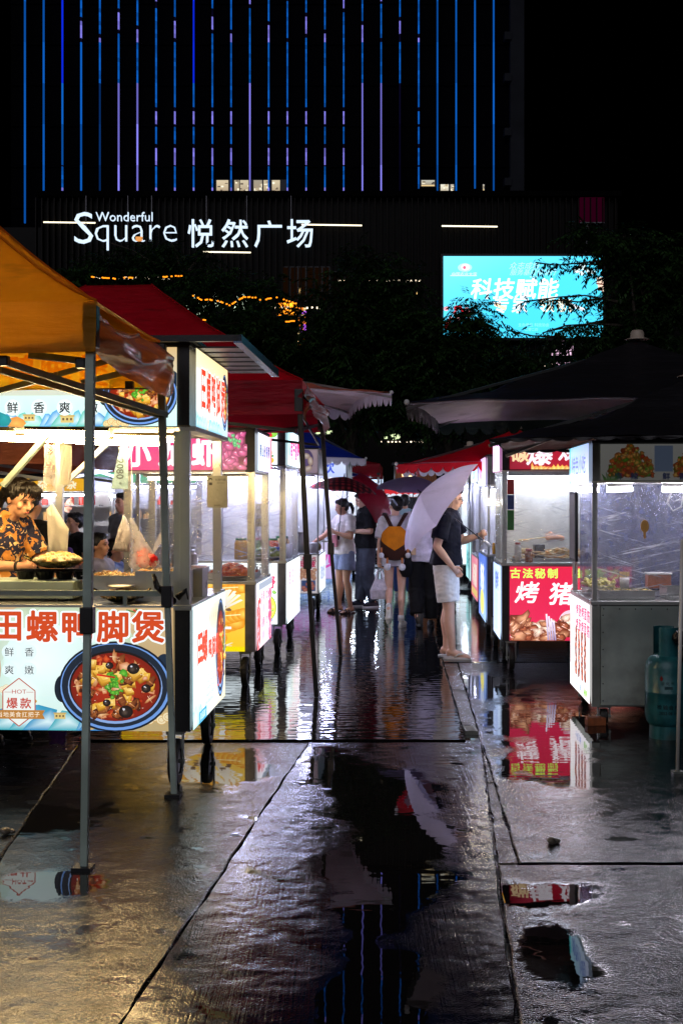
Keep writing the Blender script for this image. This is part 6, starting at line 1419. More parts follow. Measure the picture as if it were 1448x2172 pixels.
parasol('salmon market parasol with white lining behind the red tent', ((.53, 13.0), (.095, 15.4), (-3.2, 14.8), (-2.8, 12.4)), 2.72, (-1.35, 13.8), 3.12, M_salmon_cloth, M_white_cloth, val=.14, vsides=(0, 1), sag=.10)
parasol('large black market parasol with white lining and pale cap', ((.50, 9.4), (.93, 11.7), (4.3, 11.3), (4.0, 8.9)), 2.33, (2.58, 10.7), 2.98, M_black_cloth, M_white_cloth, val=.13, vsides=(0, 1), sag=.03, vmat=M_darkgreen_cloth)
parasol('low black market parasol covering the roofs of the two near right carts', ((.97, 8.05), (1.33, 9.9), (3.9, 9.6), (3.6, 7.4)), 1.985, (2.50, 8.75), 2.46, M_black_cloth, M_black_cloth, val=.025, sag=.02, vmat=M_black_cloth, ball=False)
parasol('red market parasol with blue trim over the far right carts', ((.625, 14.0), (1.05, 16.6), (3.6, 16.2), (3.2, 13.4)), 1.99, (2.15, 15.05), 2.46, M_red_cloth, M_white_cloth, val=.11, vsides=(0, 3), sag=.06, vmat=M_red_cloth)
parasol('blue market parasol with white lining far along the left side', ((.39, 19.5), (.15, 22.0), (-2.4, 21.8), (-2.1, 19.2)), 2.24, (-1.0, 20.7), 3.05, M_blue_cloth, M_white_cloth, val=.12, vsides=(0, 3), sag=.06)
parasol('blue and white market parasol behind the umbrella carriers', ((.55, 23.5), (.3, 25.6), (-1.9, 25.2), (-1.6, 23.0)), 2.02, (-.6, 24.4), 2.5, M_blue_cloth, M_white_cloth, val=.10, vsides=(0, 3), sag=.06)
parasol('grey lined market parasol on the far right beyond the red one', ((1.0, 20.0), (1.2, 22.2), (3.4, 22.0), (3.1, 19.6)), 2.05, (2.2, 21.0), 2.5, M_brown_cloth, M_white_cloth, val=.10, vsides=(0, 3), sag=.06)
# ------------------------------------------------------------------ people
REM = []
def remesh(mb, name, mat, parent, vox=.009, smooth=3, loc=None):
    o = mb.build(name, mat, parent, smooth=True, loc=loc)
    r = o.modifiers.new('r', 'REMESH'); r.mode = 'VOXEL'; r.voxel_size = vox; r.use_smooth_shade = True
    if smooth: s_ = o.modifiers.new('s', 'SMOOTH'); s_.factor = .5; s_.iterations = smooth
    REM.append(o); return o
def skinmat(name, col):
    if name in MATS: return MATS[name]
    m = pm(name, col, .5, 0, .06, 12, .08, 120); b = [x for x in m.node_tree.nodes if x.type == 'BSDF_PRINCIPLED'][0]
    b.inputs['Subsurface Weight'].default_value = .12; b.inputs['Subsurface Radius'].default_value = (.012, .005, .003); b.inputs['Subsurface Scale'].default_value = .6; return m
M_skin = skinmat('skin', '#d8a284'); M_skin2 = skinmat('skin_pale', '#e0b29a'); M_hair = pm('black_hair', '#0e0b0a', .35, 0, .4, 60, .6, 120, stretch=(1, 1, .15)); M_hair2 = pm('dark_brown_hair', '#140d09', .35, 0, .5, 60, .6, 120, stretch=(1, 1, .2))
M_eye = pm('dark_eye', '#140d0b', .2); M_lip = pm('lips', '#a04a44', .4)
def fab(name, col, bump=.5, **k): return pm(name, col, .8, 0, .15, 12, bump, 9, sheen=.03, spec=.25, **k)
class Hum:
    def __init__(s, label, x, y, yaw, H=1.65, pose={}, z=0.0, lean=0.0, build=1.0, seated=False, vox=.009, skin=None, lower=True):
        s.t = thing('person', label, 'person', (x, y, z), yaw); k = H / 1.7; s.k = k; s.b = build; s.vox = vox; s.skin = skin or M_skin; s.lower = lower; s.feet = False
        J = dict(pel=(0, 0, .94), wai=(0, .0, 1.08), che=(0, -.005, 1.26), sho=(0, .005, 1.40), nec=(0, .0, 1.455), hea=(0, -.02, 1.585),
                 hipL=(.088, 0, .90), kneL=(.095, -.015, .49), ankL=(.10, .02, .085), toeL=(.115, -.13, .03),
                 shoL=(.175, .005, 1.385), elbL=(.225, .03, 1.11), wriL=(.23, -.04, .87), hanL=(.225, -.07, .79))
        for a in ('hip', 'kne', 'ank', 'toe', 'sho', 'elb', 'wri', 'han'): v = J[a + 'L']; J[a + 'R'] = (-v[0], v[1], v[2])
        J.update(pose); s.hr = pose.get('headrot', (0, 0, 0)); J.pop('headrot', None)
        s.J = {a: Vector(v) * k for a, v in J.items()}
    def V(s, *p): return Vector(p) * s.k
    def torso(s, e=0.0, top='nec', hem=None, flare=0.0, mb=None, shoulders=True):
        J, k, b = s.J, s.k, s.b; m = mb or MB(); up = (J['che'] - J['pel']).normalized()
        L = []
        hemp = J['pel'] - Vector((0, 0, .05 * k)) if hem is None else J['pel'] + up * hem * k
        L.append((hemp, (.163 * b + e + flare) * k, (.115 * b + e + flare) * k))
        if hem is None or hem < -.02: L.append((J['pel'], (.165 * b + e + flare * .8) * k, (.118 * b + e + flare * .8) * k))
        L += [(J['wai'], (.138 * b + e + flare * .5) * k, (.100 * b + e + flare * .5) * k), (J['che'], (.158 * b + e) * k, (.115 * b + e) * k), (J['sho'] - Vector((0, 0, .02 * k)), (.155 * b + e) * k, (.092 * b + e) * k), (J['sho'] + Vector((0, 0, .03 * k)), (.10 * b + e) * k, (.07 + e) * k), (J['nec'], (.052 + e) * k, (.055 + e) * k)]
        m.erings(L, 28)
        for sd in 'LR': m.cap(J['sho'] + Vector((0, 0, -.01 * k)), J['sho' + sd], (.075 * b + e) * k, (.058 * b + e) * k)
        return m
    def body(s, hands=True):
        J, k, b = s.J, s.k, s.b; m = s.torso(0)
        m.cap(J['sho'], J['hea'] - Vector((0, 0, .02 * k)), .056 * k, .05 * k)
        R = Euler(s.hr).to_matrix(); h = J['hea']; q = lambda x, y, z: h + R @ (Vector((x, y, z)) * k)
        rot = s.hr
        m.ell(q(0, .012, .025), (.074 * k, .092 * k, .088 * k), rot, 20, 14); m.ell(q(0, -.022, -.045), (.054 * k, .062 * k, .062 * k), rot, 18, 12)
        m.ell(q(0, -.055, -.082), (.026 * k, .022 * k, .02 * k), rot)
        m.cap(q(0, -.078, .012), q(0, -.098, -.022), .007 * k, .0125 * k, 8); m.ell(q(0, -.088, -.026), (.016 * k, .010 * k, .008 * k), rot)
        m.ell(q(0, -.078, -.055), (.020 * k, .010 * k, .010 * k), rot)
        for sg in (-1, 1): m.ell(q(sg * .076, .015, -.008), (.009 * k, .018 * k, .03 * k), rot); m.ell(q(sg * .042, -.055, -.02), (.022 * k, .02 * k, .022 * k), rot); m.ell(q(sg * .03, -.072, .028), (.022 * k, .010 * k, .008 * k), rot)
        for sd in 'LR':
            S, E, W = J['sho' + sd], J['elb' + sd], J['wri' + sd]
            m.cap(S, S.lerp(E, .45), .052 * b * k, .046 * b * k); m.cap(S.lerp(E, .45), E, .046 * b * k, .038 * b * k); m.cap(E, E.lerp(W, .3), .038 * b * k, .040 * b * k); m.cap(E.lerp(W, .3), W, .040 * b * k, .025 * k)
            s.hand(m, sd, s.grip.get(sd, .35) if hasattr(s, 'grip') else .35)
            if s.lower:
                Hp, K, A, T = J['hip' + sd], J['kne' + sd], J['ank' + sd], J['toe' + sd]
                m.cap(Hp, Hp.lerp(K, .5), .088 * b * k, .072 * b * k); m.cap(Hp.lerp(K, .5), K, .072 * b * k, .052 * b * k)
                bk = Vector((0, .014 * k, 0)); mid = K.lerp(A, .32) + bk
                m.cap(K, mid, .050 * b * k, .056 * b * k); m.cap(mid, K.lerp(A, .72), .056 * b * k, .038 * b * k); m.cap(K.lerp(A, .72), A, .038 * b * k, .034 * k)
                f = (T - A)
                if not s.feet: continue
                m.cap(A - Vector((0, 0, .02 * k)) - f * .15, A + f * .5 - Vector((0, 0, .012 * k)), .036 * k, .034 * k); m.cap(A + f * .5 - Vector((0, 0, .012 * k)), T, .034 * k, .024 * k)
                m.cap(A - f * .25 - Vector((0, 0, .045 * k)), A, .026 * k, .034 * k)
                side = f.cross(Vector((0, 0, 1))).normalized()
                for i in range(5 if s.feet else 0): u = (i - 2) * .0145 * k; m.cap(T + side * u, T + side * u * 1.1 + f.normalized() * (.032 - abs(i - 2) * .004) * k, .011 * k, .009 * k, 8)
        return remesh(m, 'body', s.skin, s.t, s.vox, 3)
    def hand(s, m, sd, curl):
        J, k = s.J, s.k; W, Hn = J['wri' + sd], J['han' + sd]; a = (Hn - W).normalized(); 
        inn = Vector((0, -1, 0)) if abs(a.y) < .8 else Vector((0, 0, 1)); side = a.cross(Vector((1 if sd == 'R' else -1, 0, 0)))
        if side.length < .2: side = Vector((0, -1, 0)); 
        side.normalize(); pn = a.cross(side).normalized() * (1 if sd == 'L' else -1)    # palm normal
        c = W + a * .05 * k; 
        m.cap(W, c, .024 * k, .030 * k); m.ell(W + a * .065 * k, (.03 * k, .03 * k, .03 * k))
        for i, ln in enumerate((.066, .075, .070, .055)):
            o = side * (.032 - i * .0205) * k; p0 = W + a * .075 * k + o * .9; cur = curl * 1.0
            d1 = (a * math.cos(cur) - pn * math.sin(cur)).normalized(); d2 = (a * math.cos(cur * 2.2) - pn * math.sin(cur * 2.2)).normalized(); d3 = (a * math.cos(cur * 3.2) - pn * math.sin(cur * 3.2)).normalized()
            p1 = p0 + d1 * ln * .48 * k; p2 = p1 + d2 * ln * .32 * k; p3 = p2 + d3 * ln * .26 * k
            for u, v, r0, r1 in ((p0, p1, .0105, .0095), (p1, p2, .0095, .0085), (p2, p3, .0085, .0075)): m.cap(u, v, r0 * k, r1 * k, 8)
        t0 = W + a * .025 * k + side * .028 * k; t1 = t0 + (a * .6 + side * .7 - pn * (.3 + curl * .5)).normalized() * .036 * k; t2 = t1 + (a * .9 + side * .1 - pn * (.3 + curl)).normalized() * .032 * k
        m.cap(t0, t1, .014 * k, .011 * k, 8); m.cap(t1, t2, .011 * k, .009 * k, 8)
    def face(s, mouth=True, brow=True, glasses=False):
        h, k = s.J['hea'], s.k; R = Euler(s.hr).to_matrix(); q = lambda x, y, z: h + R @ (Vector((x, y, z)) * k)
        for sg in (-1, 1):
            MB().ell(q(sg * .031, -.0785, .010), (.0125 * k, .006 * k, .0038 * k), s.hr, 10, 6).build('eye', M_eye, s.t, smooth=True)
            if brow: MB().cap(q(sg * .018, -.0855, .030), q(sg * .046, -.074, .032), .0028 * k, .002 * k, 6).build('eyebrow', M_hair, s.t)
        if mouth: MB().ell(q(0, -.0885, -.054), (.019 * k, .006 * k, .0045 * k), s.hr, 10, 6).build('lips', M_lip, s.t, smooth=True)
        if glasses:
            g = MB()
            for sg in (-1, 1):
                g.path([q(sg * .033 + .021 * math.cos(a), -.096, .008 + .015 * math.sin(a)) for a in [i * math.pi / 6 for i in range(13)]], .0016 * k, 5); g.path([q(sg * .054, -.094, .012), q(sg * .078, -.01, .008)], .0016 * k, 5)
            g.path([q(-.012, -.098, .01), q(.012, -.098, .01)], .0016 * k, 5); g.build('glasses', M_dark_trim, s.t)
    def hair(s, mat, style='short'):
        h, k = s.J['hea'], s.k; R = Euler(s.hr).to_matrix(); q = lambda x, y, z: h + R @ (Vector((x, y, z)) * k); m = MB()
        m.ell(q(0, .026, .048), (.084 * k, .094 * k, .082 * k), s.hr, 20, 14); m.ell(q(0, .055, .0), (.074 * k, .062 * k, .075 * k), s.hr, 18, 12)
        for sg in (-1, 1): m.ell(q(sg * .066, .022, .028), (.022 * k, .045 * k, .045 * k), s.hr)
        if style == 'tail': m.path([q(0, .10, .03), q(0, .15, .01), q(0, .17, -.06), q(0, .155, -.14)], [.03 * k, .034 * k, .03 * k, .008 * k], 10)
        if style == 'bun': m.ell(q(0, .115, .035), (.055 * k, .045 * k, .06 * k), s.hr); m.ell(q(.02, .12, .08), (.02 * k, .02 * k, .03 * k), s.hr)
        if style == 'short': m.ell(q(0, -.035, .095), (.062 * k, .045 * k, .03 * k), s.hr)
        if style in ('tail', 'bun', 'fringe'): m.ell(q(0, -.04, .09), (.062 * k, .042 * k, .032 * k), s.hr)
        return remesh(m, 'hair', mat, s.t, s.vox * .8, 2)
    def sleeve(s, m, sd, frac=.5, r0=.066, r1=.07, e=0):
        J, k = s.J, s.k; S, E = J['sho' + sd], J['elb' + sd]; p = S + Vector((0, 0, .012 * k)); m.ell(S, (r0 * s.b * k,) * 3); m.path([p, S.lerp(E, frac * .5), S.lerp(E, frac)], [r0 * s.b * k, (r0 + r1) / 2 * k, r1 * s.b * k], 18)
    def tee(s, mat, hem=-.03, e=.012, flare=.012, frac=.55, r1=.072, name='shirt', collar=False):
        m = s.torso(e, hem=hem, flare=flare)
        for sd in 'LR': s.sleeve(m, sd, frac, .068, r1)
        o = remesh(m, name, mat, s.t, s.vox, 2)
        if collar:
            c = MB(); k = s.k; n = s.J['nec']; c.erings([(n - Vector((0, 0, .03 * k)), .078 * k, .072 * k), (n + Vector((0, -.004 * k, .015 * k)), .066 * k, .066 * k), (n + Vector((0, -.004 * k, .012 * k)), .060 * k, .060 * k)], 20, False); c.build('collar', mat, s.t, smooth=True)
        return o
    def legs(s, mat, to=.5, r0=.108, r1=.098, name='shorts', waist=.06, full=False, r2=.075):
        J, k, b = s.J, s.k, s.b; m = MB(); up = (J['wai'] - J['pel']).normalized()
        m.erings([(J['pel'] - Vector((0, 0, .09 * k)), .172 * b * k, .125 * b * k), (J['pel'], .176 * b * k, .128 * b * k), (J['pel'] + up * waist * k, .155 * b * k, .115 * b * k)], 26)
        for sd in 'LR':
            H_, K, A = J['hip' + sd], J['kne' + sd], J['ank' + sd]
            if full: m.path([H_ + Vector((0, 0, .03 * k)), H_.lerp(K, .5), K, K.lerp(A, .5), K.lerp(A, to)], [r0 * b * k, (r0 + r1) * .5 * b * k, r1 * b * k, (r1 + r2) * .5 * k, r2 * k], 18)
            else: m.path([H_ + Vector((0, 0, .03 * k)), H_.lerp(K, to * .5), H_.lerp(K, to)], [r0 * b * k, (r0 + r1) / 2 * b * k, r1 * b * k], 20)
        return remesh(m, name, mat, s.t, s.vox, 2)
    def shoe(s, sd, mat, sole=None, kind='shoe', name='shoe'):
        J, k = s.J, s.k; A, T = J['ank' + sd], J['toe' + sd]; f = (T - A); fl = Vector((f.x, f.y, f.z)).normalized(); side = fl.cross(Vector((0, 0, 1))).normalized(); upv = side.cross(fl).normalized()
        base = A - upv * .0 * k; P_ = lambda a, b_, c: A + fl * a * k + side * b_ * k + upv * c * k
        # sole outline
        pts = []
        for i in range(22):
            a = 2 * math.pi * i / 22; L_, W_ = .135, .046 + .006 * math.cos(a); pts.append((.055 + L_ * math.cos(a), W_ * math.sin(a)))
        zl = -.085 + (.02 if kind != 'shoe' else 0.0)
        down = (A.z / k) ; upv_ok = upv
        th = .022 if kind != 'flat' else .015
        z0 = -down + .002 if abs(f.z) < .09 * k else -.075
        if abs(f.z) < .09 * k: fl2 = Vector((f.x, f.y, 0)).normalized(); P_ = lambda a, b_, c: A + fl2 * a * k + side * b_ * k + Vector((0, 0, c * k))
        m = MB(); m.loft([[P_(a, b_, z0) for a, b_ in pts], [P_(a * 1.02 - .001, b_ * 1.05, z0 + th * .5) for a, b_ in pts], [P_(a, b_, z0 + th) for a, b_ in pts]])
        so = m.build('sole', sole or mat, s.t, smooth=False)
        if kind == 'shoe':
            m = MB(); m.ell(P_(.115, 0, z0 + .042), (.052 * k, .052 * k, .036 * k)); m.loft([[P_(a * .97, b_ * .95, z0 + th) for a, b_ in pts], [P_(a * .93, b_ * .9, z0 + th + .025) for a, b_ in pts], [P_(.03 + (a - .055) * .62, b_ * .72, z0 + th + .055) for a, b_ in pts], [P_(-.005 + (a - .055) * .38, b_ * .75, z0 + th + .075) for a, b_ in pts]])
            remesh(m, name, mat, s.t, .007, 2)
        elif kind == 'flip':
            m = MB(); 
            for sg in (-1, 1): m.path([P_(.135, 0, z0 + th), P_(.11, sg * .02, z0 + th + .035), P_(.07, sg * .046, z0 + th + .03), P_(.03, sg * .05, z0 + th)], [.006 * k, .009 * k, .009 * k, .007 * k], 8)
            m.build('strap', mat, s.t, smooth=True)
        else:
            for off in (.06, .12):
                m = MB(); rings = []
                for i in range(13):
                    a = math.pi * i / 12; y_, z_ = .050 * math.cos(a), .048 * math.sin(a); rings.append([P_(off - .018, y_, z0 + th + z_), P_(off + .018, y_, z0 + th + z_ * .9)])
                vs = [p for r in rings for p in r]; m.add(vs, [(2*i, 2*i+1, 2*i+3, 2*i+2) for i in range(12)]); m.build('strap', mat, s.t, smooth=True)
def umbrella(label, tip, axis, R, depth, mat, n=8, shaft=.75, under=None, handle_mat=None, ribm=None, scal=.10, roll=0.0, hl=.10, curve=1.35):
    """tip = top of the canopy, axis = direction from handle to tip"""
    tip = Vector(tip); ax = Vector(axis).normalized(); t = thing('umbrella', label, 'umbrella', tip, 0)
    u = ax.cross(Vector((0.1, 0.2, 1))).normalized(); v = ax.cross(u); m = MB(); NR, NS = 10, 6
    def pt(a, r): return (u * math.cos(a) + v * math.sin(a)) * R * math.sin(min(1, r) * 1.2) / math.sin(1.2) - ax * depth * (r ** curve)
    for i in range(n):
        a0, a1 = roll + 2 * math.pi * i / n, roll + 2 * math.pi * (i + 1) / n
        def fn(p, q, a0=a0, a1=a1):
            A, B = pt(a0, q), pt(a1, q); C_ = A.lerp(B, p); b = math.sin(p * math.pi); return C_ + ax * (scal * .35 * b * q * q * R) - (C_ - ax * C_.dot(ax)) * scal * .3 * b * q ** 3
        m.grid(fn, NS, NR)
    m.build('canopy', mat, t, smooth=True)
    for i in range(n): MB().path([pt(roll + 2 * math.pi * i / n, q / 6) - ax * .006 for q in range(7)], .0022, 5).build('rib', ribm or M_dark_trim, t)
    for i in range(n): a = roll + 2 * math.pi * i / n; MB().tube(pt(a, .55) - ax * .006, -ax * (depth + .12), .0018, n=4).build('stretcher', ribm or M_dark_trim, t)
    MB().tube(ax * .035, -ax * shaft, .006, n=8).build('shaft', M_dark_trim, t, smooth=True); MB().tube(ax * .05, ax * .0, .004, .011, n=10).build('tip', M_dark_trim, t)
    MB().path([-ax * shaft, -ax * (shaft + hl * .3), -ax * (shaft + hl)], [.014, .018, .017], 12).build('handle', handle_mat or M_black_plastic, t, smooth=True); return t
# plaid fabric
def plaid():
    m, n, out = newmat('plaid_fabric'); L = n.links; tc = nd(n, 'ShaderNodeTexCoord'); sp = nd(n, 'ShaderNodeSeparateXYZ'); L.new(tc.outputs['Object'], sp.inputs[0])
    fx = mth(n, 'SINE', mth(n, 'MULTIPLY', sp.outputs[0], 78.0)); fy = mth(n, 'SINE', mth(n, 'MULTIPLY', sp.outputs[1], 78.0))
    a = ramp(n, mth(n, 'MULTIPLY_ADD', fx, .5, .5), .35, .65); b_ = ramp(n, mth(n, 'MULTIPLY_ADD', fy, .5, .5), .35, .65)
    c = mixc(n, a, lin('#a03038'), lin('#4c1018')); c = mixc(n, mth(n, 'MULTIPLY', b_, .75), c, lin('#1c0c14')); b = nd(n, 'ShaderNodeBsdfPrincipled', i_Roughness=.6); L.new(c, b.inputs['Base Color'])
    tl = nd(n, 'ShaderNodeBsdfTranslucent'); L.new(c, tl.inputs[0]); mx = nd(n, 'ShaderNodeMixShader', i_0=.3); L.new(b.outputs[0], mx.inputs[1]); L.new(tl.outputs[0], mx.inputs[2]); L.new(mx.outputs[0], out.inputs[0]); return m
M_plaid = plaid(); M_wine = cloth('wine_umbrella_fabric', '#8c1028', .35, .4, bump=.15); M_lilac = cloth('lilac_umbrella_fabric', '#dcd2f2', .5, .4, dirt='#8a80a0', bump=.12); M_greyv = cloth('grey_violet_umbrella_fabric', '#6c6480', .3, .4, bump=.12)

# ---- P5: man in navy shirt and white shorts under the lilac umbrella (faces right)
px5 = gp(948, 1396); k = 1
h5 = Hum('man in navy shirt, white shorts and white flip-flops holding the pale lilac umbrella', px5.x, px5.y, math.radians(78), 1.73, dict(
    headrot=(math.radians(16), 0, 0), hea=(.0, -.06, 1.565), nec=(0, -.03, 1.45), sho=(0, -.01, 1.40), che=(0, .01, 1.26), wai=(0, .0, 1.08), pel=(0, .01, .95),
    hipL=(.085, .01, .90), kneL=(.07, .0, .49), ankL=(.085, .02, .085), toeL=(.10, -.13, .03), hipR=(-.085, .01, .90), kneR=(-.075, -.03, .49), ankR=(-.085, -.06, .085), toeR=(-.10, -.21, .03),
    shoR=(-.18, -.0, 1.37), elbR=(-.25, .07, 1.10), wriR=(-.20, -.08, .90), hanR=(-.14, -.11, .86), shoL=(.18, -.03, 1.38), elbL=(.22, -.12, 1.14), wriL=(.15, -.30, 1.20), hanL=(.12, -.355, 1.23)), vox=.008, skin=M_skin2, build=1.04)
h5.feet = True; h5.grip = {'L': 1.0, 'R': .5}; h5.body(); h5.face(glasses=True); h5.hair(M_hair, 'short'); h5.tee(fab('navy_shirt', '#070b20'), hem=-.03, e=.022, flare=.022, frac=.72, r1=.082)
h5.legs(fab('white_shorts', '#f4f4f4', .4), .82, .115, .105); 
for sd in 'LR': h5.shoe(sd, M_white_plastic, kind='flip')
MB().lathe([(.030, -.008), (.033, 0), (.030, .008)], n=16).build('watch', M_black_plastic, h5.t, loc=h5.J['wriL'].lerp(h5.J['elbL'], .1), rot=(1.2, 0, .3))
hand5 = Vector(h5.t.location) + Matrix.Rotation(math.radians(78), 3, 'Z') @ h5.J['hanL']
ax5 = Vector((-.62, -.52, .60)).normalized(); tip5 = at(893, 1045, 12.05); 
sh5 = (hand5 - tip5); ax5b = (-sh5).normalized()
umbrella('pale lilac umbrella tilted back over the shoulder of the man in navy', tip5, Vector((-.78, -.05, .60)), .58, .25, M_lilac, 8, shaft=sh5.length - .02, handle_mat=M_white_plastic, roll=.2)
# ---- P3: girl with backpack (faces away)
p3 = gp(838, 1331)
h3 = Hum('young woman walking away in pale blouse and dark shorts with a yellow and brown backpack', p3.x, p3.y, math.radians(176), 1.62, dict(headrot=(0, 0, math.radians(35)), 
    kneL=(.08, -.0, .49), ankL=(.075, .30, .27), toeL=(.085, .36, .12), kneR=(-.08, -.03, .49), ankR=(-.075, -.0, .085), toeR=(-.105, -.14, .03),
    shoL=(.155, .005, 1.385), shoR=(-.155, .005, 1.385), elbL=(.20, .05, 1.10), wriL=(.21, .0, .87), hanL=(.205, -.01, .79), elbR=(-.20, 0, 1.12), wriR=(-.14, -.18, 1.06), hanR=(-.1, -.25, 1.08)), build=.88, vox=.0085, skin=M_skin2)
# facing away: body-left is image left
h3.grip = {'L': .9}; h3.body(); h3.hair(M_hair, 'bun'); h3.tee(fab('pale_blouse', '#dcd8e0', .6, col2='#c8c4d0'), hem=-.14, e=.018, flare=.02, frac=.80, r1=.088, name='blouse')
h3.legs(fab('dark_shorts', '#14161c', .3), .28, .10, .098)
for sd in 'LR': h3.shoe(sd, pm('white_shoe', '#d8d4c8', .5), pm('grey_sole', '#b8b4a8', .6))
for sd in 'LR': a = h3.J['ank' + sd]; MB().path([a - (a - h3.J['kne' + sd]) * 0 + Vector((0, 0, .0)), a.lerp(h3.J['kne' + sd], .18)], [.040, .038], 14).build('sock', M_white_plastic, h3.t, smooth=True)
MB().path([h3.J['hea'] + Vector((-.03, .155, .0)), h3.J['hea'] + Vector((.01, .165, .05)), h3.J['hea'] + Vector((.03, .15, .10))], [.008, .016, .006], 8).build('hair_clip', pm('clip', '#8c94a8', .2), h3.t, smooth=True)
bp = thing('backpack', 'yellow and brown plush backpack with white pompoms on the young woman', 'backpack', Vector(h3.t.location), math.radians(176))
M_bpy = fab('yellow_plush', '#c87408', .4); M_bpb = fab('brown_plush', '#3a1c14', .4)
k3 = 1.62 / 1.7; c = Vector((0, .175, 1.14)) * k3
remesh(MB().ell(c + Vector((0, 0, -.02)), (.155, .085, .17), None, 24, 16).ell(c + Vector((0, .0, -.085)), (.16, .085, .105), None, 24, 14), 'bag', M_bpb, bp, .008, 2)
m = MB(); m.add([], [])
def flap(u, v):
    a = (u - .5) * 2.3; r = 1.05; hh = 1 - v; y = .098 * math.cos(a * .9) + .004; x = .150 * math.sin(a) * (.45 + .55 * math.sin(min(1, v * 1.4) * 1.57)); zt = .155 - v * (.14 + .10 * (1 - abs(u - .5) * 2)); return (c.x + x, c.y + y * (.55 + .45 * math.sin(min(1, v * 1.5) * 1.57)) + .008, c.z + zt)
MB().grid(flap, 20, 14).grid(lambda u, v: tuple(Vector(flap(u, v)) - Vector((0, .006, 0))), 20, 14).build('flap', M_bpy, bp, smooth=True)
for sg in (-1, 1):
    S = Vector((sg * .095, 0, 1.42)) * k3; MB().path([c + Vector((sg * .03, .01, .14)), Vector((sg * .085 * k3, .10, 1.385 * k3)), Vector((sg * .115 * k3, .03, 1.435 * k3)), Vector((sg * .13 * k3, -.07, 1.36 * k3)), Vector((sg * .14 * k3, -.12, 1.2 * k3))], [.026, .026, .026, .024, .02], 10, sq=.35).build('strap', M_bpb, bp, smooth=True)
    for (x, z, ln, r) in ((sg * .135, -.06, .05, .028), (sg * .075, -.16, .06, .036)):
        o = MB().tube(c + Vector((x, .06, z)), c + Vector((x, .085, z - ln)), .012, n=8).build('tassel', pm('orange_cord', '#b8703c', .6), bp, smooth=True); MB().ell(c + Vector((x, .09, z - ln - r * .8)), (r, r * .8, r), None, 14, 10).build('pompom', fab('white_plush', '#d8d8e0', .5), o, smooth=True)
bp.scale = (1.2, 1.1, 1.22); bp.location.z = -c.z * .22 - .02
bevel(MB().box(-.215, .07, -.13, -.165, .085, -.06).build('tag', pm('tag_tan', '#b89878', .5), bp, loc=c), .004)
# carried white bag
hl = Vector(h3.t.location) + Matrix.Rotation(math.radians(176), 3, 'Z') @ h3.J['hanL']
t = thing('takeaway_bag', 'white carrier bag with a food box hanging from the young woman\'s left hand', 'bag', hl + Vector((0, 0, -.40)), .1)
m = MB()
for (z0, z1, a0, a1, b0, b1) in ((0, .10, .105, .112, .075, .08), (.10, .24, .112, .055, .08, .03)):
    m.loft([[(x * (a0 if z == z0 else a1), y * (b0 if z == z0 else b1), z) for x, y in ((-1, -1), (1, -1), (1, 1), (-1, 1))] for z in (z0, z1)])
m.path([(-.045, 0, .24), (-.03, 0, .33), (0, 0, .365), (.03, 0, .33), (.045, 0, .24)], [.016, .010, .009, .010, .016], 8); bevel(m.build('bag', thin_bag_mat('carrier_bag', '#e8e0e8', .85), t), .012, 3)
MB().box(-.09, -.065, .01, .09, .065, .09).build('food_box', pm('takeaway_box', '#d8d4d8', .4), t)
# ---- P1: woman in white tee with plaid umbrella (faces left-ish toward cart)
p1 = gp(730, 1301)
h1 = Hum('woman in white T-shirt and pale blue shorts under the plaid umbrella', p1.x, p1.y, math.radians(-60), 1.60, dict(headrot=(math.radians(12), 0, math.radians(-12)), hea=(0, -.05, 1.57),
    kneL=(.09, -.02, .49), ankL=(.10, .05, .085), toeL=(.12, -.10, .03), kneR=(-.10, -.03, .49), ankR=(-.12, -.02, .085), toeR=(-.14, -.17, .03),
    elbL=(.24, -.03, 1.13), wriL=(.10, -.22, 1.20), hanL=(.05, -.26, 1.24), elbR=(-.24, -.18, 1.16), wriR=(-.25, -.42, 1.02), hanR=(-.25, -.50, .98)), skin=M_skin)
h1.feet = True; h1.grip = {'L': 1.0, 'R': .5}; h1.body(); h1.face(); h1.hair(M_hair, 'tail'); h1.tee(fab('white_tee', '#f0e8e4', .5), hem=-.06, e=.02, flare=.02, frac=.7, r1=.082); h1.legs(fab('pale_blue_shorts', '#8c98b8', .4), .62, .115, .128)
for sd in 'LR': h1.shoe(sd, pm('brown_sandal', '#3a241c', .5), kind='sandal')
m = MB(); m.path([h1.J['shoL'] + Vector((-.04, .0, .075)), h1.J['che'] + Vector((.02, -.155, .02)), h1.J['wai'] + Vector((-.10, -.14, .0))], [.012, .012, .012], 8, sq=.3); m.build('bag_strap', fab('grey_strap', '#a8a4a4'), h1.t, smooth=True)
t = thing('phone_pouch', 'small pink pouch hanging at the front of the woman in white', 'pouch', Vector(h1.t.location) + Matrix.Rotation(math.radians(-60), 3, 'Z') @ (h1.J['wai'] + Vector((.02, -.165, -.02))), math.radians(-50)); bevel(MB().box(-.06, -.012, -.07, .06, .012, .10).build('pouch', pm('pink_pouch', '#c88088', .4), t), .01)
u1 = Vector(h1.t.location) + Matrix.Rotation(math.radians(-60), 3, 'Z') @ h1.J['hanL']; tip1 = at(730, 1011, p1.y - .15)
umbrella('dark red plaid umbrella held upright by the woman in white', tip1, tip1 - u1 + Vector((0, 0, 1.2)), .50, .21, M_plaid, 8, shaft=(tip1 - u1).length + .02, roll=.3)
t = tag(MB().ell((0, 0, .0), (.09, .07, .065), None, 16, 10).build('fruit', pm('green_brown_fruit', '#6a6420', .6, 0, .3, 40, .6, 60, col2='#8c7a30'), smooth=True), 'large rough green brown fruit under the reaching hand of the woman in white', 'fruit'); t.location = at(668, 1160, 16.9)
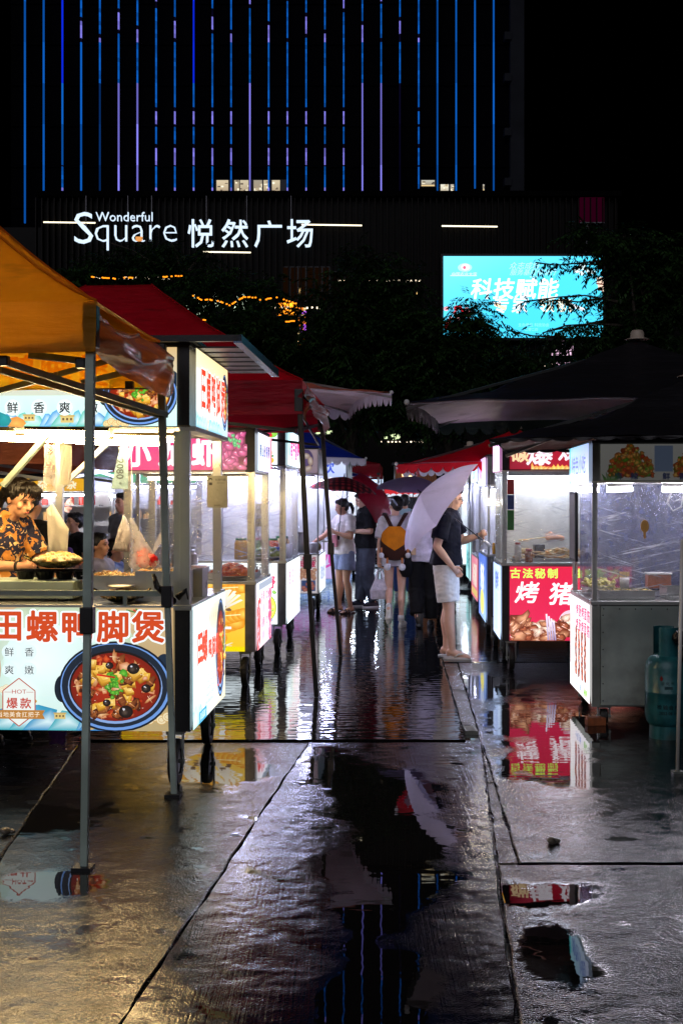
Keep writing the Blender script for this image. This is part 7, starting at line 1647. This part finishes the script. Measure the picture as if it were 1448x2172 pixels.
# ---- P2: man in dark polo looking at phone with wine red umbrella (faces left)
p2 = gp(776, 1288)
h2 = Hum('man in dark polo and faded jeans carrying the wine red umbrella', p2.x, p2.y, math.radians(-75), 1.70, dict(headrot=(math.radians(22), 0, 0), hea=(0, -.07, 1.57), nec=(0, -.03, 1.45),
    ankL=(.09, .10, .085), toeL=(.11, -.05, .03), ankR=(-.11, -.06, .085), toeR=(-.13, -.21, .03), elbL=(.23, -.0, 1.12), wriL=(.12, -.24, 1.12), hanL=(.08, -.31, 1.15), elbR=(-.22, -.02, 1.12), wriR=(-.08, -.24, 1.10), hanR=(-.03, -.30, 1.13)), build=1.12, skin=M_skin2)
h2.grip = {'L': .9, 'R': .7}; h2.body(); h2.face(glasses=True); h2.hair(M_hair, 'short'); h2.tee(fab('black_polo', '#07080e'), hem=-.06, e=.03, flare=.03, frac=.85, r1=.088, collar=True); h2.legs(fab('faded_jeans', '#4c5260', .7, col2='#3a3e4c'), .95, .115, .10, 'trousers', full=True, r2=.085)
for sd in 'LR': h2.shoe(sd, pm('dark_sneaker', '#14182c', .5), M_white_plastic)
u2 = Vector(h2.t.location) + Matrix.Rotation(math.radians(-75), 3, 'Z') @ h2.J['hanL']; tip2 = at(818, 1052, p2.y - .25)
umbrella('wine red umbrella tilted behind the man in the dark polo', tip2, Vector((.74, -.30, .50)), .54, .20, M_wine, 8, shaft=.55, roll=.1)
bevel(tag(MB().box(-.036, -.004, -.075, .036, .004, .075).build('phone', M_black_plastic, loc=Vector(h2.t.location) + Matrix.Rotation(math.radians(-75), 3, 'Z') @ (h2.J['hanR'] + Vector((0, -.05, .06))), rot=(.5, 0, math.radians(-75))), 'black phone in the hands of the man in the dark polo', 'phone'), .004)
# ---- P4: person in white shirt and black trousers, walking away, behind the lilac umbrella
p4 = gp(898, 1331)
h4 = Hum('person in white shirt and black trousers walking behind the lilac umbrella', p4.x, p4.y, math.radians(178), 1.66, dict(kneL=(.09, -.02, .49), ankL=(.085, .16, .15), toeL=(.09, .16, .02), kneR=(-.09, -.05, .49), ankR=(-.09, -.02, .085), toeR=(-.1, -.16, .03),
    elbR=(-.2, -.1, 1.15), wriR=(-.06, -.24, 1.2), hanR=(-.02, -.28, 1.24)), build=1.05)
h4.grip = {'R': 1.0}; h4.body(); h4.hair(M_hair, 'short'); h4.tee(fab('white_shirt', '#dcd4e4', .6), hem=-.10, e=.025, flare=.02, frac=.9, r1=.082); h4.legs(fab('black_trousers', '#08080a', .6), .93, .115, .10, 'trousers', full=True, r2=.09)
for sd in 'LR': h4.shoe(sd, M_black_plastic, M_rubber)
t = thing('shoulder_bag', 'long black shoulder bag hanging at the left side of the person in the white shirt', 'bag', (p4.x - .21, p4.y - .03, .62), 0)
MB().lathe([(.001, 0), (.06, .01), (.095, .08), (.10, .2), (.075, .36), (.03, .5), (.012, .62)], n=20).build('bag', fab('black_bag_cloth', '#0a0a0e', .5), t, smooth=True); MB().path([(0, 0, .6), (.05, .0, .78), (.09, .02, .80)], .012, 8).build('strap', fab('black_bag_cloth', '#0a0a0e', .5), t, smooth=True)
umbrella('grey violet umbrella with white left edge held by the person in the white shirt', at(880, 1010, p4.y - .1), (.10, -.06, 1), .50, .20, M_greyv, 8, shaft=.7, roll=.4)
# ---- P6: person in pale blue shirt and blue jeans far behind
p6 = gp(858, 1268)
h6 = Hum('person in pale blue shirt and blue jeans half hidden behind the young woman', p6.x, p6.y, math.radians(180), 1.66, {}, vox=.012)
h6.body(); h6.hair(M_hair, 'short'); h6.tee(fab('ice_blue_shirt', '#a8c8d8', .5), hem=-.05, e=.02, flare=.02); h6.legs(fab('blue_jeans', '#2c4c88', .6), .95, .115, .10, 'trousers', full=True, r2=.08)
for sd in 'LR': h6.shoe(sd, pm('grey_sneaker', '#9aa0a0', .5))
# ---- vendor behind the hot pot cart
pv = local(S1, lx(S1, 22, 1.2) - .10, 1.2, .0)
# local frame: vendor faces +x (image right) leaning over the counter
hv = Hum('woman vendor in yellow and navy floral shirt looking down at the wok', pv.x, pv.y, math.radians(58), 1.76, dict(headrot=(math.radians(24), 0, math.radians(-4)), hea=(0, -.20, 1.53), nec=(0, -.10, 1.46), sho=(0, -.06, 1.38), che=(0, -.04, 1.25), wai=(0, .0, 1.07), pel=(0, .02, .94),
    shoR=(-.155, -.07, 1.355), elbR=(-.21, -.12, 1.12), wriR=(-.12, -.33, 1.12), hanR=(-.09, -.41, 1.13), shoL=(.155, -.07, 1.355), elbL=(.22, -.16, 1.12), wriL=(.14, -.36, 1.08), hanL=(.11, -.44, 1.08)), vox=.0055, skin=skinmat('vendor_skin', '#dca684'), build=.95)
hv.grip = {'L': .6, 'R': .6}; hv.body(); hv.face(); hv.hair(M_hair2, 'tail')
h, k = hv.J['hea'], hv.k; R = Euler(hv.hr).to_matrix(); m = MB()
q = random.Random(4)
for i in range(30):     # loose fringe strands
    sg = q.choice((-1, 1, 1)); x0_ = q.uniform(.0, .062) * sg; P_ = lambda x, y, z: h + R @ (Vector((x, y, z)) * k); a = q.uniform(-.012, .012)
    dn = .066 if abs(x0_) < .04 else .050; m.path([P_(x0_ * .5, -.03, .128), P_(x0_ * 1.05 + a, -.078, .098), P_(x0_ * 1.3 + a, -.092, dn), P_(x0_ * 1.35 + a * 2, -.09 + .5 * abs(x0_), dn - .02 - abs(x0_) * .3)], [.006, .0055, .0045, .0012], 5)
m.build('fringe', M_hair2, hv.t, smooth=True)
def floral():
    m_, n, out = newmat('floral_shirt'); L = n.links; tc = nd(n, 'ShaderNodeTexCoord')
    v = nd(n, 'ShaderNodeTexNoise', i_Scale=13.0, i_Detail=2.0, i_Distortion=1.2); L.new(tc.outputs['Object'], v.inputs['Vector']); v2 = nd(n, 'ShaderNodeTexNoise', i_Scale=24.0, i_Detail=2.0, i_Distortion=1.0); L.new(tc.outputs['Object'], v2.inputs['Vector'])
    c = mixc(n, ramp(n, v.outputs['Fac'], .53, .55), lin('#0c1238'), lin('#c8883a')); c = mixc(n, ramp(n, v2.outputs['Fac'], .60, .63), c, lin('#e6c890')); c = mixc(n, ramp(n, v2.outputs['Fac'], .30, .34, (1, 1, 1, 1), (0, 0, 0, 1)), c, lin('#20304c'))
    b = nd(n, 'ShaderNodeBsdfPrincipled', i_Roughness=.75); L.new(c, b.inputs['Base Color']); w = nd(n, 'ShaderNodeTexNoise', i_Scale=9.0, i_Detail=3.0); L.new(tc.outputs['Object'], w.inputs['Vector']); bp_ = nd(n, 'ShaderNodeBump', i_Strength=.6, i_Distance=.03); L.new(w.outputs['Fac'], bp_.inputs['Height']); L.new(bp_.outputs[0], b.inputs['Normal']); L.new(b.outputs[0], out.inputs[0]); return m_
hv.tee(floral(), hem=-.10, e=.016, flare=.02, frac=.75, r1=.075, collar=True); hv.legs(fab('navy_trousers', '#14203c', .5), .95, .11, .09, 'trousers', full=True, r2=.07)
for sd in 'LR': hv.shoe(sd, M_black_plastic)
for sd, mt, f in (('R', M_black_plastic, .06), ('L', M_white_plastic, .08)):
    a, b = hv.J['wri' + sd], hv.J['elb' + sd]; p = a.lerp(b, f + .02); q_ = a.lerp(b, f + .10); MB().tube(p, q_, .031, .032, n=18).build('watch' if sd == 'R' else 'bracelet', mt, hv.t, smooth=True)
# ---- background people behind the hot pot cart
def bust(label, px, py_head, dd, yaw, shirt, hairm=M_hair, style='short', seat=None, H=1.65):
    zt = EYE - (py_head - HY) / F * dd; x = (px - CX) / F * dd; z0 = zt - 1.70 * H / 1.7
    hh = Hum(label, x, dd, yaw, H, dict(kneL=(.12, -.42, .88), ankL=(.12, -.40, .46), toeL=(.12, -.54, .42), kneR=(-.12, -.42, .88), ankR=(-.12, -.40, .46), toeR=(-.12, -.54, .42), wriL=(.14, -.26, 1.02), hanL=(.12, -.33, 1.03), wriR=(-.14, -.26, 1.02), hanR=(-.12, -.33, 1.03)) if seat else {}, z=z0 if seat else 0.0, vox=.011)
    hh.body(); hh.face(); hh.hair(hairm, style); hh.tee(shirt, e=.02, flare=.02, hem=-.04); hh.legs(fab('dark_trousers', '#1a1c24', .4), .93, .11, .095, 'trousers', full=True, r2=.08)
    if seat:
        s_ = thing('stool', 'low plastic stool under the ' + seat, 'stool', (x, dd, 0), yaw); zs = z0 + .80 * H / 1.7
        bevel(MB().box(-.15, -.15, zs - .03, .15, .15, zs).build('seat', pm('stool_' + seat[:4], '#9c3030', .4), s_), .008)
        for a in (-1, 1):
            for b in (-1, 1): MB().tube((a * .12, b * .12, zs - .03), (a * .15, b * .15, 0), .016, n=8).build('leg', pm('stool_' + seat[:4], '#9c3030', .4), s_)
    return hh
bust('seated man in grey white T-shirt facing right behind the tent pole', 208, 1132, 11.4, math.radians(70), fab('grey_white_tee', '#a8a4b0'), seat='man in grey white')
bust('seated person in pale blue patterned shirt next to the man in grey white', 243, 1143, 12.3, math.radians(80), fab('blue_patterned', '#6478b0', col2='#b8c8e0'), seat='person in pale blue')
bust('dark haired woman facing left far behind the hanging paper bags', 160, 1088, 14.2, math.radians(-50), fab('black_top', '#101014'), style='bun', seat='dark haired woman')
bust('person in purple jacket seated behind the wok', 102, 1108, 12.0, math.radians(190), fab('purple_jacket', '#4a2478'), hairm=pm('grey_cap', '#606c74', .7), seat='person in purple')
bust('man in black T-shirt standing behind the vendor', 62, 1062, 9.4, math.radians(150), fab('black_tee2', '#0c0c10'))
bust('person leaning over a pot in the stall left of the pink sign', 262, 1062, 14.0, math.radians(-40), fab('grey_top', '#70747c'))
bust('man in dark clothes at the far stall near the left post', 138, 1040, 15.8, math.radians(80), fab('black_top2', '#14141a'))
# vendor of the roast pork cart: hand with skewer seen through the film
ph = local(R2, 1.18, 1.05, 0)
hr_ = Hum('vendor of the roast pork cart turning a skewer behind the cling film', ph.x, ph.y, math.radians(-30), 1.66, dict(elbR=(-.30, -.22, 1.20), wriR=(-.44, -.46, 1.24), hanR=(-.52, -.52, 1.24)), vox=.011)
hr_.grip = {'R': .9}; hr_.body(); hr_.face(); hr_.hair(M_hair, 'short'); hr_.tee(fab('violet_grey_shirt', '#4c4860'), e=.02, flare=.02, frac=.9); hr_.legs(fab('dark_trousers', '#1a1c24', .4), .93, .11, .095, 'trousers', full=True, r2=.08)
hp = Vector(hr_.t.location) + Matrix.Rotation(math.radians(-30), 3, 'Z') @ hr_.J['hanR']
tag(MB().tube((0, 0, 0), (-.24, -.03, -.03), .008, n=8).ell((-.22, -.03, -.03), (.06, .014, .014)).build('skewer', M_noodle, smooth=True, loc=hp), 'grilled skewer held by the vendor of the roast pork cart', 'skewer')

# ------------------------------------------------------------------ bake the remeshed figures
bpy.context.view_layer.update(); dg = bpy.context.evaluated_depsgraph_get()
for o in REM:
    me = bpy.data.meshes.new_from_object(o.evaluated_get(dg)); old = o.data; o.modifiers.clear(); o.data = me
    me.polygons.foreach_set('use_smooth', [True] * len(me.polygons))
    kind = o.name.split('.')[0]
    if kind in ('shirt', 'blouse', 'shorts', 'trousers', 'hair'):      # folds in the cloth, strands in the hair
        n = len(me.vertices); co = [0.0] * (3 * n); no = [0.0] * (3 * n); me.vertices.foreach_get('co', co); me.vertex_normals.foreach_get('vector', no); sd = n % 97
        for i in range(n):
            x, y, z = co[3*i:3*i+3]
            f = noise.noise(Vector((x * 90, y * 90, z * 16))) * .004 if kind == 'hair' else noise.noise(Vector((x * 13, y * 13, z * 5 + sd))) * .009 + abs(noise.noise(Vector((x * 9 + z * 9, y * 12, z * 20 + sd)))) * .009 - .002
            co[3*i] += no[3*i] * f; co[3*i+1] += no[3*i+1] * f; co[3*i+2] += no[3*i+2] * f
        me.vertices.foreach_set('co', co); me.update()
